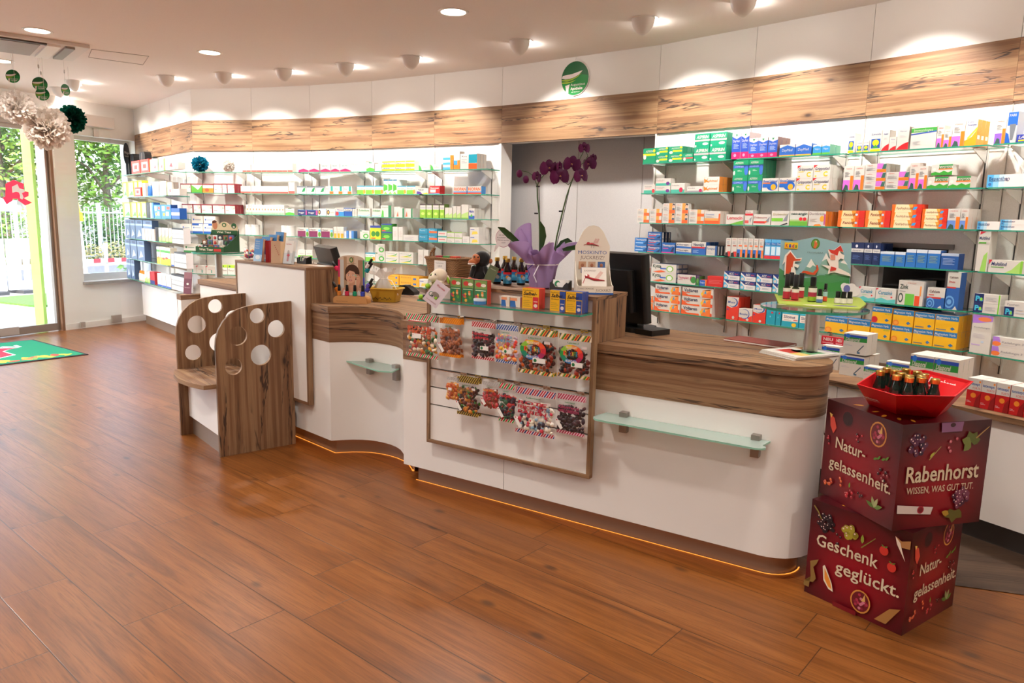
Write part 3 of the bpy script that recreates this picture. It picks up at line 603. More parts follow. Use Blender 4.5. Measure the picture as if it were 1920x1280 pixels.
des('bep', TU, 'long white-blue ointment carton', '#f3e6e0', [('r', 0, 0, .16, 1, '#4fa8dc'), ('r', .16, 0, .3, 1, '#8cc6e6'), ('r', .3, 0, .44, 1, '#c2dcea'), ('t', 'Bepanthen', .05, .56, .56, .84, '#223a72', 0, .01), ('r', .05, .48, .55, .52, '#223a72'), ('e', .08, .24, .04, '#3a6aa8', .12)])
des('ibu', 'painkiller_box', 'white-orange tablet box', WH, [('r', .55, .0, 1, .42, '#f0642a'), ('r', .55, .42, .8, 1, '#f4a04a'), ('t', 'ibu', .1, .8, .4, .92, '#d06a4a')] + lines(.08, .3, .46, .7, 4, '#a4a4a8'))
des('ibup', 'painkiller_box', 'white-orange tablet box with portrait', WH, [('r', .52, .0, .98, .34, '#f0642a'), ('r', .52, .34, .76, 1, '#f49a44'), ('e', .86, .7, .1, '#e2b49a', .2), ('p', [(.76, .72), (.8, .98), (.96, .96), (.94, .76), (.86, .86)], '#2a2426'), ('r', .78, .34, .96, .52, '#4a5a70'), ('t', 'ibu', .1, .8, .4, .92, '#d06a4a')] + lines(.08, .25, .44, .7, 4, '#a4a4a8'))
des('para', 'painkiller_box', 'wide white-orange pain tablet box', WH, [('r', 0, 0, 1, .26, '#f0622c'), ('r', 0, .26, .9, .44, '#f6a25c'), ('r', .9, 0, 1, .8, '#ee6a30'), ('t', 'Paracetamol', .08, .68, .6, .8, '#3a66b4')] + lines(.08, .5, .6, .62, 2, '#a8a8ac'), '#e8d8cc')
des('lem', 'lozenge_box', 'white lozenge box with green hill', WH, [('p', [(.2, 0), (1, 0), (1, .42), (.8, .34), (.5, .18)], '#6cb43a'), ('t', 'Lemocin', .06, .5, .94, .82, '#c8283c', 0, .02)])
des('dolr', 'lozenge_box', 'white-red throat spray carton', WH, [('r', 0, .64, 1, .78, '#cc2a36'), ('r', 0, .1, .5, .3, '#d85a58'), ('t', 'Dolo', .1, .82, .7, .94, '#a84a50'), ('p', [(.6, .4), (.9, .55), (.7, .1)], '#8d9096')])
des('dobd', 'lozenge_box', 'white lozenge box with red bars', WH, [('r', .02, .16, .7, .36, '#cf3a3c'), ('p', [(.66, .2), (.78, .48), (.96, .8), (.9, .3)], '#85888f'), ('p', [(.64, .1), (.7, .4), (.84, .34)], '#ea6a3a'), ('t', 'Dobensana', .04, .62, .8, .8, '#a84048')])
des('dobg', 'lozenge_box', 'white lozenge box with lime bar', WH, [('r', .02, .28, .66, .5, '#7ac23a'), ('p', [(.66, .3), (.78, .58), (.96, .86), (.9, .3)], '#8a8d94'), ('p', [(.5, 0), (.9, .2), (.95, .1), (.6, 0)], '#2a2a2c'), ('t', 'Dobendan', .1, .7, .9, .86, '#b0a070')])
des('neo', 'lozenge_box', 'grey-green lozenge box with two red dots', '#cfd0c8', [('r', 0, .8, 1, 1, WH), ('r', 0, 0, 1, .3, '#6cb23a'), ('r', 0, .3, 1, .42, '#a4c07c'), ('t', 'neo-angin', .06, .74, .96, .92, '#2a4a44', .1, .02), ('e', .62, .46, .1, '#dc2a34', .12), ('e', .84, .46, .1, '#dc2a34', .12)])
des('dor', 'lozenge_box', 'white-orange lozenge box with blossom', WH, [('t', 'Dorithricin', .04, .74, .94, .92, '#7a6a6a', 0, .01), ('e', .8, .5, .14, '#f2a83a', .2), ('p', [(.3, 0), (.8, 0), (.7, .14), (.4, .12)], '#ee8a2a'), ('r', .9, .1, 1, .8, '#c05a8c')] + lines(.08, .3, .5, .55, 3, '#c8b8a8'), '#ef8426')
des('fen', TU, 'flat orange-red carton', '#f09a34', [('r', .0, 0, .12, 1, '#f07024'), ('p', [(.12, 0), (.6, 0), (.5, 1), (.16, 1)], '#f7d8a0'), ('r', .78, 0, 1, 1, '#d8281e'), ('r', .66, 0, .78, 1, '#e85a22'), ('t', 'Fenistil', .2, .34, .64, .7, '#8a2a20', .2, .015), ('e', .7, .5, .05, '#b8c8e4', .14)], '#d83a20')
des('feh', TU, 'long orange-red carton', '#f2a440', [('r', .0, 0, .1, 1, '#f06a20'), ('p', [(.1, 0), (.66, 0), (.56, 1), (.14, 1)], '#f9e2b4'), ('r', .82, 0, 1, 1, '#dc3020'), ('r', .7, 0, .82, 1, '#ea6424'), ('t', 'FeniHydrocort', .16, .34, .7, .68, '#7a3a2a', .2), ('p', [(.7, .3), (.82, .35), (.86, .7), (.74, .66)], '#3f9ade')], '#dc4424')
des('tho', 'painkiller_box', 'small blue-red headache box', '#1f6ab4', [('r', 0, .8, 1, .92, '#1a3f7c'), ('t', 'Thomapyrin', .06, .58, .9, .82, WH, .15, .02), ('r', .08, .38, .6, .48, '#e0483a'), ('p', [(.6, .05), (.9, .05), (.98, .55), (.86, .4)], '#12315e'), ('r', 0, 0, .5, .1, '#d8503a')], '#1a2f58', [('r', .3, .05, .7, .95, '#dcd8d4')])
des('thol', 'painkiller_box', 'small light-blue headache box', '#2372bc', [('t', 'Thomapyrin', .06, .62, .98, .86, WH, .15, .02), ('r', .08, .2, .7, .32, '#a8d0f0'), ('p', [(.7, .1), (.96, .1), (.98, .6)], '#164a86')], '#1a3a6c')
des('thom', 'painkiller_box', 'blue-magenta headache box', '#1c5ea8', [('t', 'Thomapyrin', .06, .64, .94, .86, WH, .15, .02), ('r', 0, 0, .9, .1, '#c83a94'), ('r', .1, .4, .5, .48, '#c83a94'), ('p', [(.66, .1), (.86, .1), (.94, .6), (.8, .5)], '#142a54')], '#1a2f58', [('r', .3, .05, .7, .95, '#dcd8d4')])
des('neu', 'painkiller_box', 'white-blue migraine box', WH, [('t', 'Neuralgin', .14, .56, .82, .84, '#24345c', 0, .02), ('p', [(0, 0), (1, 0), (1, .3), (0, .44)], '#2d68b8'), ('e', .08, .7, .04, '#24345c', .1)])
des('neur', 'painkiller_box', 'white-blue migraine box with red stripe', '#2462b2', [('r', 0, .62, 1, 1, WH), ('r', 0, .5, .92, .62, '#d0303a'), ('t', 'Neuralgin', .12, .68, .86, .9, '#24345c', 0, .02)] + lines(.1, .15, .5, .4, 3, '#9cc0ea'))
des('for', 'painkiller_box', 'white capsule box with blue edge', WH, [('r', .82, 0, 1, 1, '#2a5898'), ('t', 'Formigran', .05, .6, .8, .84, '#5a78a8', 0, .02)] + lines(.08, .2, .6, .45, 2, '#b0b4bc'), '#20262e', [('r', .3, .05, .7, .95, '#d0ccc8')])
des('rats', SY, 'slim white carton with blue-orange foot', WH, [('r', 0, 0, .6, .4, '#2a66c0'), ('r', .62, 0, 1, .4, '#f07a30'), ('p', [(0, 0), (.5, 0), (.4, .22), (.05, .2)], '#1c1c22'), ('r', .3, .56, .9, .64, '#e8784a'), ('t', 'ratio', .2, .9, .8, .95, '#d06a5a')] + lines(.2, .7, .7, .84, 3, '#a0a0a4'))
des('ratr', SY, 'slim white carton with red-black foot', WH, [('r', .4, 0, 1, .28, '#d83a34'), ('p', [(0, 0), (.6, 0), (.5, .24), (.05, .2)], '#1c1c22'), ('r', .3, .56, .9, .62, '#a85a4a'), ('t', 'ratio', .2, .9, .8, .95, '#d06a5a')] + lines(.2, .7, .7, .84, 3, '#a0a0a4'))
des('oli', SY, 'slim light-blue spray carton with red foot', '#5aaee0', [('r', 0, 0, 1, .16, '#d8303c'), ('r', .1, .2, .9, .62, '#cfe6f4'), ('r', .0, .7, 1, .84, '#2a78c0'), ('t', 'Otri', .15, .72, .85, .82, WH)], '#3a8cc8')
des('adt', TB, 'tall navy carton with white stripe and droplet', '#172a58', [('r', 0, .55, 1, .72, '#d6d4d0'), ('e', .45, .84, .1, '#e4e8f2', .07), ('t', 'dexpan', .15, .6, .8, .68, '#3a4a70')] + lines(.2, .22, .75, .45, 4, '#5470b0'))
des('hyl', TB, 'bright blue eye-drop box', '#2a72c0', [('r', 0, .82, 1, 1, '#d4dce8')] + lines(.15, .3, .8, .72, 5, '#8aaa90'), '#1f5aa4')
des('hyld', TB, 'wide dark blue eye-drop box', '#22569e', [('r', 0, .84, 1, 1, '#b4c0d4')] + lines(.12, .3, .8, .74, 5, '#9ab4e0'), '#1c4688')
des('mult', SY, 'very tall white-green paste carton', WH, [('p', [(.4, 0), (.9, 0), (.9, .5), (.6, .4)], '#9cd060'), ('p', [(.1, 1), (.6, 1), (.1, .92)], '#c82a3c'), ('t', 'Multilind', .06, .8, .96, .88, '#2a3a6a', .1, .02), ('r', .06, .7, .7, .74, '#5cb03a')])
des('mul', TU, 'long white-green paste carton', WH, [('p', [(.5, 0), (.94, 0), (.98, 1), (.9, .9), (.7, .3)], '#a8d46a'), ('r', .93, 0, 1, 1, '#84c440'), ('p', [(0, 1), (.1, 1), (0, .6)], '#c82a3c'), ('t', 'Multilind', .08, .56, .54, .84, '#2a3a6a', .1, .02), ('r', .08, .4, .46, .46, '#5cb03a')])
des('ky', TU, 'white pain-gel carton with green loop', WH, [('t', 'Kytta', .06, .56, .4, .92, '#2c4a3a', 0, .03), ('p', [(.06, .1), (.4, .3), (.6, .14), (.3, .02)], '#e0622c'), ('r', .36, .42, .6, .56, '#3a66c0'), ('e', .74, .5, .14, '#8cc44a', .34), ('e', .74, .48, .1, '#e4ece0', .26)], '#6a7a9a', [('r', .1, .1, .9, .4, '#ddd8d2'), ('r', .1, .6, .9, .95, '#ddd8d2')])
des('kyo', TU, 'white-orange pain-gel carton half behind monitor', WH, [('p', [(.3, 0), (1, 0), (1, .9), (.5, .3)], '#e8662a'), ('p', [(.6, .2), (.8, .2), (.75, .7)], '#3f9ad0'), ('t', 'dolo', .1, .7, .5, .92, '#40506a')])
des('tra', TU, 'long white ointment carton with crimson lettering', WH, [('t', 'Traumaplant', .04, .54, .62, .84, '#b02a5a', 0, .02), ('r', .04, .42, .3, .46, '#c0506a'), ('e', .76, .6, .08, '#b83a6e', .26), ('e', .88, .5, .16, '#3f8a3c', .36)], '#5a3a5e')
des('abt', TU, 'green-purple herb ointment carton', '#3f7a3c', [('r', 0, .6, 1, 1, '#5a3a60'), ('e', .5, .5, .3, '#6aa048', .3)])
des('vis', TB, 'small blue carton with orange end', '#2a5cb4', [('r', .8, 0, 1, 1, '#f07a24'), ('t', 'Finalgon', .08, .4, .74, .7, '#dce6f4')], '#d83a34')
des('abc', TB, 'red carton lying sideways', '#cf2a26', lines(.1, .3, .9, .7, 3, '#e0706a'), '#cf2a26')
des('acc', 'cold_remedy_box', 'white-navy cough powder box', '#e6e2de', [('p', [(0, 1), (1, 1), (1, .52), (.3, .56)], '#1f3478'), ('t', 'ACC', .32, .64, .64, .9, WH, .15, .04), ('t', 'akut', .68, .66, .9, .86, '#e8504a'), ('p', [(0, 0), (.26, 0), (.3, .3), (.12, .64), (0, .7)], '#4fb0dc'), ('e', .14, .24, .1, WH, .18)] + lines(.4, .16, .9, .4, 3, '#8a90a0'), '#1d2f6a', [('r', 0, 0, 1, .5, '#e2deda')])
des('cur', 'mineral_supplement_box', 'white-mint zinc box with blue lettering', WH, [('p', [(0, 0), (1, 0), (1, .3), (.6, .2), (.3, .34), (0, .2)], '#5cc0bc'), ('p', [(0, 1), (.14, 1), (0, .84)], '#c82a3c'), ('t', 'Curazink', .12, .58, .84, .84, '#2a8aa8', .15, .02), ('e', .8, .42, .05, '#d83a34', .06)] + lines(.2, .42, .6, .5, 2, '#7ac06a'))
des('zin', 'mineral_supplement_box', 'large white-green zinc box with black swirl', WH, [('r', .3, 0, .66, .46, '#6cc046'), ('r', .68, 0, .88, .4, '#e8542a'), ('r', .86, .4, .92, .8, '#f09a50'), ('e', .12, .28, .1, '#3a4a44', .2), ('e', .12, .28, .06, WH, .13), ('t', 'Zink', .06, .66, .4, .84, '#3a4a42', 0, .02), ('t', 'ratio', .36, .88, .7, .95, '#d08a7a'), ('r', .06, .54, .3, .57, '#9a9a9c')])
des('cal', 'mineral_supplement_box', 'white-blue calcium box with water rings', '#2a5ea8', [('r', 0, .52, 1, 1, WH), ('r', 0, .46, .8, .54, '#c83a34'), ('e', .2, .2, .26, '#6aa4dc', .3), ('e', .2, .2, .2, '#2a5ea8', .22), ('e', .2, .2, .13, '#6aa4dc', .15), ('e', .2, .2, .08, '#2a5ea8', .09), ('p', [(.66, 0), (.9, 0), (.82, .14)], WH), ('t', 'Calcium', .12, .76, .7, .88, '#5a3a3c', 0, .02), ('r', .1, .62, .4, .66, '#c8504a')])
des('calt', SY, 'very tall white-blue calcium carton', '#2a5ea8', [('r', 0, .6, 1, 1, WH), ('r', 0, .57, .7, .61, '#c83a34'), ('e', .3, .2, .4, '#6aa4dc', .17), ('e', .3, .2, .3, '#2a5ea8', .12), ('e', .3, .2, .18, '#6aa4dc', .07), ('p', [(.6, 0), (.95, 0), (.8, .1)], WH), ('t', 'Calcium', .14, .84, .8, .9, '#5a3a3c', 0, .02), ('t', 'Brause', .14, .72, .6, .78, '#c8403a', 0, .02)])
des('pav', TB, 'white box with navy Pa field and lime edge', WH, [('r', 0, 0, .36, 1, '#14245c'), ('t', 'Pa', .05, .24, .34, .76, '#3fb6d8', 0, .04), ('e', .27, .42, .05, '#8cd040', .18), ('r', .92, 0, .97, 1, '#7ac832')] + lines(.44, .3, .84, .76, 3, '#b4b4ba'))
des('pav2', TB, 'flat white box with low navy Pa field', WH, [('r', 0, 0, .42, .6, '#14245c'), ('t', 'Pa', .06, .1, .36, .48, '#3fb6d8', 0, .04), ('e', .3, .2, .04, '#8cd040', .12), ('t', 'Panthen', .1, .7, .6, .86, '#8a8a90')] + lines(.5, .2, .9, .6, 2, '#c0c0c6'))
des('vol', TU, 'white-orange pain gel carton', WH, [('p', [(0, 0), (.6, 0), (.58, .2), (.2, .16), (.04, .5), (0, .6)], '#e8602c'), ('r', .66, 0, .94, .8, '#ee7a34'), ('p', [(.66, .8), (.66, .4), (.8, .5), (.94, .96), (.94, .8)], '#f2a258'), ('p', [(.7, .3), (.76, .86), (.8, .3), (.75, .5)], '#2aa0c8'), ('e', .66, .4, .04, '#f2c030', .2), ('t', 'Voltaren', .06, .52, .52, .88, '#20284e', 0, .025), ('r', .08, .38, .26, .46, '#e8602c'), ('p', [(.94, 0), (1, 0), (1, .3), (.94, .4)], '#e0502c')], '#ded8d2')
des('muc', SY, 'red-white cough carton with blue ring', '#dc3a28', [('p', [(0, .6), (0, 1), (1, 1), (.9, .62), (.4, .52)], WH), ('e', .52, .76, .4, '#1f4a9c', .2), ('e', .46, .77, .36, WH, .18), ('t', 'Muco', .1, .72, .7, .82, '#1f4a9c', .1, .02), ('e', .6, .1, .1, WH, .07), ('e', .12, .44, .05, '#2a4aa0', .04)])
des('mucf', 'cold_remedy_box', 'flat red-white cough box with blue ring', WH, [('p', [(0, 0), (1, 0), (1, .5), (.5, .2), (0, .3)], '#e04028'), ('e', .44, .56, .36, '#1f4a9c', .4), ('e', .4, .57, .34, WH, .36), ('t', 'Mucosolvan', .06, .48, .66, .66, '#1f4a9c', .1, .02), ('e', .66, .14, .1, WH, .1)])
des('sin', SY, 'plain teal carton with small red heart', '#1f9ab0', [('e', .62, .76, .14, '#c8303c', .06), ('e', .44, .5, .08, '#7acad8', .06)], '#1a8298')
des('sil', 'cold_remedy_box', 'teal-white cough box with yellow flower', '#2aa2b8', [('r', .04, .4, .96, .92, '#efe6dc'), ('t', 'Silomat', .12, .62, .8, .84, '#2a2a5e', 0, .02), ('r', .7, .48, .94, .54, '#d04a40'), ('e', .74, .16, .14, '#f2c828', .14)] + lines(.14, .46, .56, .56, 2, '#a09a98'))
des('mag', 'mineral_supplement_box', 'yellow-blue magnesium box with orange slice', '#f2b81c', [('r', 0, .66, 1, .98, '#1f72ac'), ('t', 'Magnesium Verla', .04, .76, .86, .9, WH, .1, .015), ('e', .16, .16, .16, '#e8842a', .18), ('e', .16, .16, .1, '#f0a040', .11), ('p', [(.66, .2), (.76, .3), (.88, .2), (.76, .1)], '#3a72a8'), ('t', 'direkt', .7, .62, .95, .72, '#dce8c0', .2)], '#e8a818')
des('magd', 'mineral_supplement_box', 'yellow-blue magnesium dragee box', '#f2b81c', [('r', 0, .66, 1, .98, '#1f72ac'), ('t', 'Magnesium Verla', .04, .76, .94, .9, WH, .1, .015), ('t', 'N Dragees', .04, .66, .4, .75, WH), ('p', [(.66, .2), (.76, .3), (.88, .2), (.76, .1)], '#3a72a8'), ('r', .06, .08, .5, .13, '#4a6a8a')], '#e8a818')
des('magr', 'mineral_supplement_box', 'yellow-blue magnesium box with red berry', '#f2b81c', [('r', 0, .66, 1, .98, '#1f72ac'), ('t', 'Magnesium Verla', .04, .76, .9, .9, WH, .1, .015), ('e', .14, .18, .17, '#c8262c', .2), ('p', [(.66, .2), (.76, .3), (.88, .2), (.76, .1)], '#3a72a8'), ('t', 'direkt', .66, .54, .95, .66, '#5ab04a', .2)], '#e8a818')
des('had', SY, 'tall white carton with violet corner and peach berries', WH, [('p', [(0, 1), (1, 1), (1, .86), (.4, .8), (0, .78)], '#b07ad8'), ('e', .6, .9, .34, '#e8824a', .06), ('t', 'Kadefungin', .1, .66, .9, .7, '#8a8a90'), ('r', .06, .2, .5, .23, '#c0a4d8'), ('e', .6, .3, .08, '#b8c8d8', .03)] + lines(.1, .4, .7, .52, 4, '#c0b8c0'))
des('hadl', TU, 'long white carton with violet end and peach berries', WH, [('p', [(0, .3), (0, 1), (.16, 1), (.2, .5)], '#a878d4'), ('e', .1, .28, .12, '#ea7a3a', .24), ('t', 'Kadefungin 3', .24, .4, .78, .62, '#7a7a84', .1)] + lines(.24, .2, .6, .3, 1, '#c0b8c0'))
des('dia', 'mineral_supplement_box', 'white magnesium stick box with green-blue bands', WH, [('r', 0, .62, 1, .82, '#2c8a3a'), ('r', .0, .82, 1, .93, '#2a4ab0'), ('t', 'Diasporal', .08, .64, .7, .8, WH, .2, .02), ('e', .18, .87, .1, '#2a72d0', .1), ('p', [(.6, .14), (.86, .5), (.9, .48), (.64, .12)], '#4a5a6a'), ('r', .62, .06, .74, .14, '#3a6a8a')] + lines(.06, .4, .4, .5, 2, '#b4b4bc'))
des('tet', SY, 'white-red bath carton with amber drop', '#c0181c', [('r', 0, .58, 1, 1, WH), ('t', 'tetesept', .06, .76, .9, .86, '#2a5aa0', 0, .02), ('t', 'FORTE', .4, .62, .94, .7, '#d03a34'), ('e', .5, .4, .2, '#e88a2a', .09), ('p', [(.6, .0), (1, .0), (1, .5), (.7, .3)], '#8d1014'), ('e', .88, .9, .07, '#f08a2a', .04)] + lines(.06, .14, .4, .22, 2, '#e8c0bc'))
# left-hand shelves (small in view)
des('teb', TB, 'white memory-tablet box with crimson foot', WH, [('p', [(0, 0), (1, 0), (1, .2), (.5, .42), (0, .24)], '#c0205c'), ('t', 'Tebonin', .06, .66, .7, .86, '#3a7a72', 0, .02)])
des('slw', SY, 'slim plain white carton', WH, lines(.2, .3, .8, .7, 4, '#c9b8b2'))
des('ede', TB, 'white-green pastille box', WH, [('p', [(0, 0), (1, 0), (1, .3), (.4, .44), (0, .3)], '#52b43c'), ('t', 'Ederma', .08, .62, .9, .8, '#2f7a54'), ('r', .3, .9, .7, 1, '#2f7a54')])
des('pla', TB, 'plain white box with faint print', WH, lines(.1, .25, .7, .7, 3, '#b9b2b4'))
des('yel', TB, 'yellow-white tablet box', '#eec41c', [('r', 0, .38, 1, .72, WH), ('t', 'Iberis', .1, .4, .6, .68, '#2a3a8c', 0, .02)], '#e6dcc4')
des('lef', TB, 'low white box with green swoosh', WH, [('p', [(0, 0), (.3, 0), (.2, .6), (0, 1)], '#43a046'), ('t', 'Lefax', .36, .36, .76, .64, '#3c7a4c')])
des('orb', TB, 'white box with orange-blue foot', WH, [('r', 0, 0, .7, .5, '#4aa6dc'), ('r', .7, 0, 1, 1, '#f08020')])
des('orbt', SY, 'tall white carton with orange-blue foot', WH, [('r', 0, 0, 1, .5, '#f08428'), ('r', .0, .25, .6, .5, '#3f9ad2')])
des('gel', TB, 'large white box with teal-orange right half', WH, [('r', .5, .4, 1, .94, '#0f93aa'), ('r', .5, 0, 1, .38, '#ee5a22'), ('t', 'Riva', .1, .78, .4, .88, '#3c4a5a')] + lines(.08, .4, .4, .7, 3, '#a0a0a4'), '#ddd6ce')
des('iva', TB, 'white-grey box with green leaf', '#dcdcdc', [('r', 0, .8, 1, 1, '#70747c'), ('p', [(.5, .2), (.7, .7), (.96, .8), (.86, .3)], '#1f8a4c'), ('t', 'Iva', .1, .4, .4, .62, '#6a6a70')])
des('ora', TB, 'white box with teal-orange end', WH, [('r', .48, 0, .92, .36, '#f0702a'), ('r', .62, .4, .86, 1, '#2a9c8c'), ('t', 'lax', .08, .6, .4, .8, '#d06a5a')])
des('lec', TB, 'white-green digestive box', '#eef0e6', [('r', 0, 0, .8, .5, '#7ac43c'), ('e', .86, .3, .14, '#f09a3a', .26), ('r', 0, .86, 1, 1, '#4a9ab0'), ('t', 'Iberogast', .06, .6, .8, .78, '#2f7a4c')])
des('lect', SY, 'tall white-green digestive carton', '#eef0e6', [('p', [(0, .2), (.9, .3), (.9, .6), (0, .7)], '#4fb03c'), ('r', 0, .9, 1, 1, '#3a7a9c'), ('p', [(0, 0), (.9, 0), (.4, .2)], '#8cd05a')])
des('tal', TB, 'white tablet box with violet-yellow arc', WH, [('p', [(0, 0), (.5, 0), (.3, .4), (0, .5)], '#5a3a9a'), ('p', [(.4, 0), (1, 0), (.9, .3)], '#f0c428'), ('t', 'Talcid', .1, .6, .6, .88, '#3a5a6a', .1, .02)])
des('red', TB, 'red-white box with figure', '#d42a30', [('r', .06, .2, .6, .56, '#f0d8d2'), ('t', 'Buscopan', .1, .64, .9, .86, WH, 0, .02), ('r', 0, 0, 1, .1, '#4aa6dc')])
des('rio', TB, 'white-blue box with orange capitals', WH, [('t', 'RIOPAN', .06, .46, .94, .86, '#e8622a', 0, .03), ('r', 0, 0, 1, .22, '#d84a28'), ('r', 0, .22, 1, .36, '#5a9ad8')], '#3f86c8')
des('nav', TB, 'low navy box with pink end', '#26346e', [('t', 'Hoggar', .1, .36, .7, .66, WH, 0, .02), ('r', .86, .1, 1, .9, '#d04a94'), ('r', 0, .9, 1, 1, '#3a72b0')])
des('lun', TB, 'white-blue box with sun disc', WH, [('r', .25, 0, 1, 1, '#b7d4ec'), ('e', .2, .5, .16, '#3a3440', .36), ('e', .2, .5, .08, '#f0a83a', .18)])
des('lun2', TB, 'white box with sun disc', WH, [('e', .2, .5, .16, '#3a3440', .36), ('e', .2, .5, .08, '#f0a83a', .18), ('t', 'baldri', .44, .4, .9, .6, '#8a7a6a')])
des('rbl', TB, 'white-blue sleep box with red corner', '#3a8ac8', [('r', 0, .55, 1, 1, WH), ('e', .2, .3, .18, '#d03a3c', .25), ('t', 'Vivinox', .2, .66, .9, .84, '#2a4a8c', 0, .02)])
des('dbl', TB, 'white-navy sleep box', '#2a5aa8', [('r', 0, .6, 1, .9, WH), ('t', 'Schlaf', .15, .64, .85, .84, '#2a3a6c', 0, .02)])
des('sol', TB, 'white box with green capitals and blue wave', WH, [('t', 'Soledum', .06, .64, .92, .88, '#2f8a4a', .1, .03), ('p', [(0, .1), (.6, .02), (1, .2), (1, .3), (.6, .12), (0, .22)], '#8ac0dc')])
des('gsp', TB, 'white carton with green spine and figure', WH, [('r', .72, 0, 1, 1, '#1f7a48'), ('p', [(.04, 0), (.3, 0), (.28, .5), (.14, .62)], '#52b43c'), ('t', 'Sinupret', .1, .8, .7, .92, '#2a6a4a')])
des('gsp2', TB, 'white carton with red flame and green spine', WH, [('r', .76, 0, .96, 1, '#1f7a48'), ('p', [(.06, .1), (.3, .1), (.22, .7)], '#e8603a')])
des('lim', SY, 'tall lime-green herbal carton', '#8cc02c', [('r', 0, .6, 1, .9, WH), ('r', 0, .9, 1, 1, '#4a3a3c'), ('t', 'Carmol', .1, .68, .9, .78, '#3a4a8c'), ('e', .5, .3, .3, '#c4e06a', .1)], '#5a7a2a')
des('lms', SY, 'slim white carton with lime foot', WH, [('p', [(0, 0), (1, 0), (1, .5), (.5, .4), (0, .3)], '#b4d47c'), ('r', .0, .0, 1, .08, '#7ab03a')])
des('rap', TB, 'white-blue stomach syrup carton', WH, [('r', 0, 0, 1, .3, '#2a5ab4'), ('t', 'Maalox', .08, .6, .92, .84, '#2a3a9c', .1, .03), ('p', [(.2, .2), (.5, .5), (.7, .2)], '#52b43c')])
des('mar', TB, 'white-maroon box with artichoke', WH, [('r', 0, 0, .72, .66, '#7a2452'), ('e', .88, .3, .12, '#5a9a2c', .28), ('r', .78, .6, .98, .84, '#6ac4e4'), ('t', 'Hepar', .06, .74, .6, .9, '#5a4a54', 0, .02)])
des('why', SY, 'slim white-amber carton', WH, [('r', .1, .0, .9, .4, '#f2a22a'), ('r', .2, .5, .8, .6, '#c8c0b4')])
des('blw', TB, 'white-blue carton with lavender edge', WH, [('r', .5, 0, 1, 1, '#4a86cc'), ('r', .1, .2, .4, .8, '#c4d4ea')], '#3f7ac0')
des('grw', TB, 'white box with green leaf scroll', WH, [('e', .62, .34, .3, '#4fae46', .3), ('e', .62, .34, .16, WH, .16), ('r', .0, .9, .2, 1, '#2f7a4c'), ('r', .3, .72, .8, .78, '#8ab08c')])
des('ylg', TB, 'tall yellow-green herbal tea box', '#c8d42c', [('r', 0, .84, 1, 1, '#3a4a9c'), ('e', .3, .4, .2, '#3f8a34', .2), ('e', .7, .4, .2, '#3f8a34', .2), ('r', .1, .04, .5, .12, '#d83a30')])
des('dkg', TB, 'dark green herbal tablet box', '#2f8a2c', [('r', 0, .84, 1, 1, '#2c3a8c'), ('e', .5, .4, .3, '#7ac43c', .2), ('r', .06, .06, .4, .2, '#d03a34')])
des('tea', TB, 'teal-blue capsule box', '#1f8cb0', [('r', 0, .1, 1, .2, '#16607c'), ('t', 'Femi', .1, .6, .7, .82, '#d4eaf2')])
des('teo', TB, 'teal box with orange field', '#1f8cb0', [('r', .1, .3, 1, .6, '#ee6a2a'), ('t', 'Femi', .1, .66, .7, .86, '#d4eaf2')])
des('whm', TB, 'small white box with mint-red print', WH, [('r', 0, .84, 1, 1, '#4a9c9a'), ('r', .1, .4, .8, .54, '#d86a70'), ('r', .0, .0, 1, .1, '#62b4a0')])
des('whg', TB, 'small white box with lime edge', WH, [('r', 0, .84, 1, 1, '#8ab24a')] + lines(.1, .2, .7, .6, 2, '#b0a8a8'))
des('wyd', TB, 'white box with yellow fan', WH, [('p', [(.2, .1), (.9, .2), (.8, .5), (.3, .5)], '#f2c64a'), ('r', .06, .7, .5, .78, '#5a6ab0')], '#dcd6d0')
des('bio', TB, 'white box with lime foot', WH, [('r', 0, 0, 1, .32, '#6cc02c'), ('t', 'omni', .2, .5, .8, .64, '#5a5a62')])
des('gsw', TU, 'flat white box with green-yellow swoosh', WH, [('p', [(0, .1), (1, .1), (.5, .3)], '#e8d838'), ('p', [(.3, .2), (.8, .34), (.9, .8), (.76, .5)], '#3f9e3c'), ('t', 'Heumann', .06, .64, .7, .8, '#4a8a6a')])
des('oye', TB, 'amber-yellow box with blue square', '#f0a81c', [('r', .7, .3, .86, .66, '#3a6ab4'), ('t', 'Biolectra', .08, .6, .6, .8, '#5a4a2a')])
des('sml', TB, 'small white box with red foot line', WH, [('r', 0, 0, 1, .24, '#d85a50'), ('r', .1, .6, .9, .66, '#c4b8b4')])
des('dwg', TB, 'small white herbal box with coloured dot', WH, [('e', .5, .52, .2, '#d88a5a', .1), ('r', 0, 0, 1, .22, '#9ab89a'), ('r', .2, .76, .8, .8, '#b4aaa4')])
des('mrw', TB, 'maroon-white box with arc', '#eee6da', [('r', 0, .86, 1, 1, '#8a2434'), ('r', 0, 0, .04, 1, '#8a2434'), ('p', [(.5, .86), (.62, .5), (.8, .4), (1, .5), (1, .86)], '#e4c8bc'), ('r', .1, .3, .4, .36, '#8a7a6a'), ('e', .9, .6, .04, '#4a7a6a', .06)], '#9a2a38')
des('mgr', TB, 'maroon-green box', '#5cb034', [('r', 0, .86, 1, 1, '#8a2434'), ('p', [(0, .86), (1, .86), (.6, .3), (.3, .6)], '#e8ecd8')], '#9a2a38')
des('mor', TB, 'maroon-orange box with blossoms', '#ee8a24', [('r', 0, .5, 1, .86, '#f2dcc4'), ('r', 0, .86, 1, 1, '#8a2434'), ('e', .4, .3, .2, '#c8502a', .2)], '#9a2a38')
des('blu', TB, 'white dressing box with blue base', '#efe8dc', [('r', 0, 0, 1, .24, '#1f5cb4'), ('e', .16, .62, .06, '#2a62b8', .1), ('r', .26, .56, .8, .64, '#9aa4b4')])
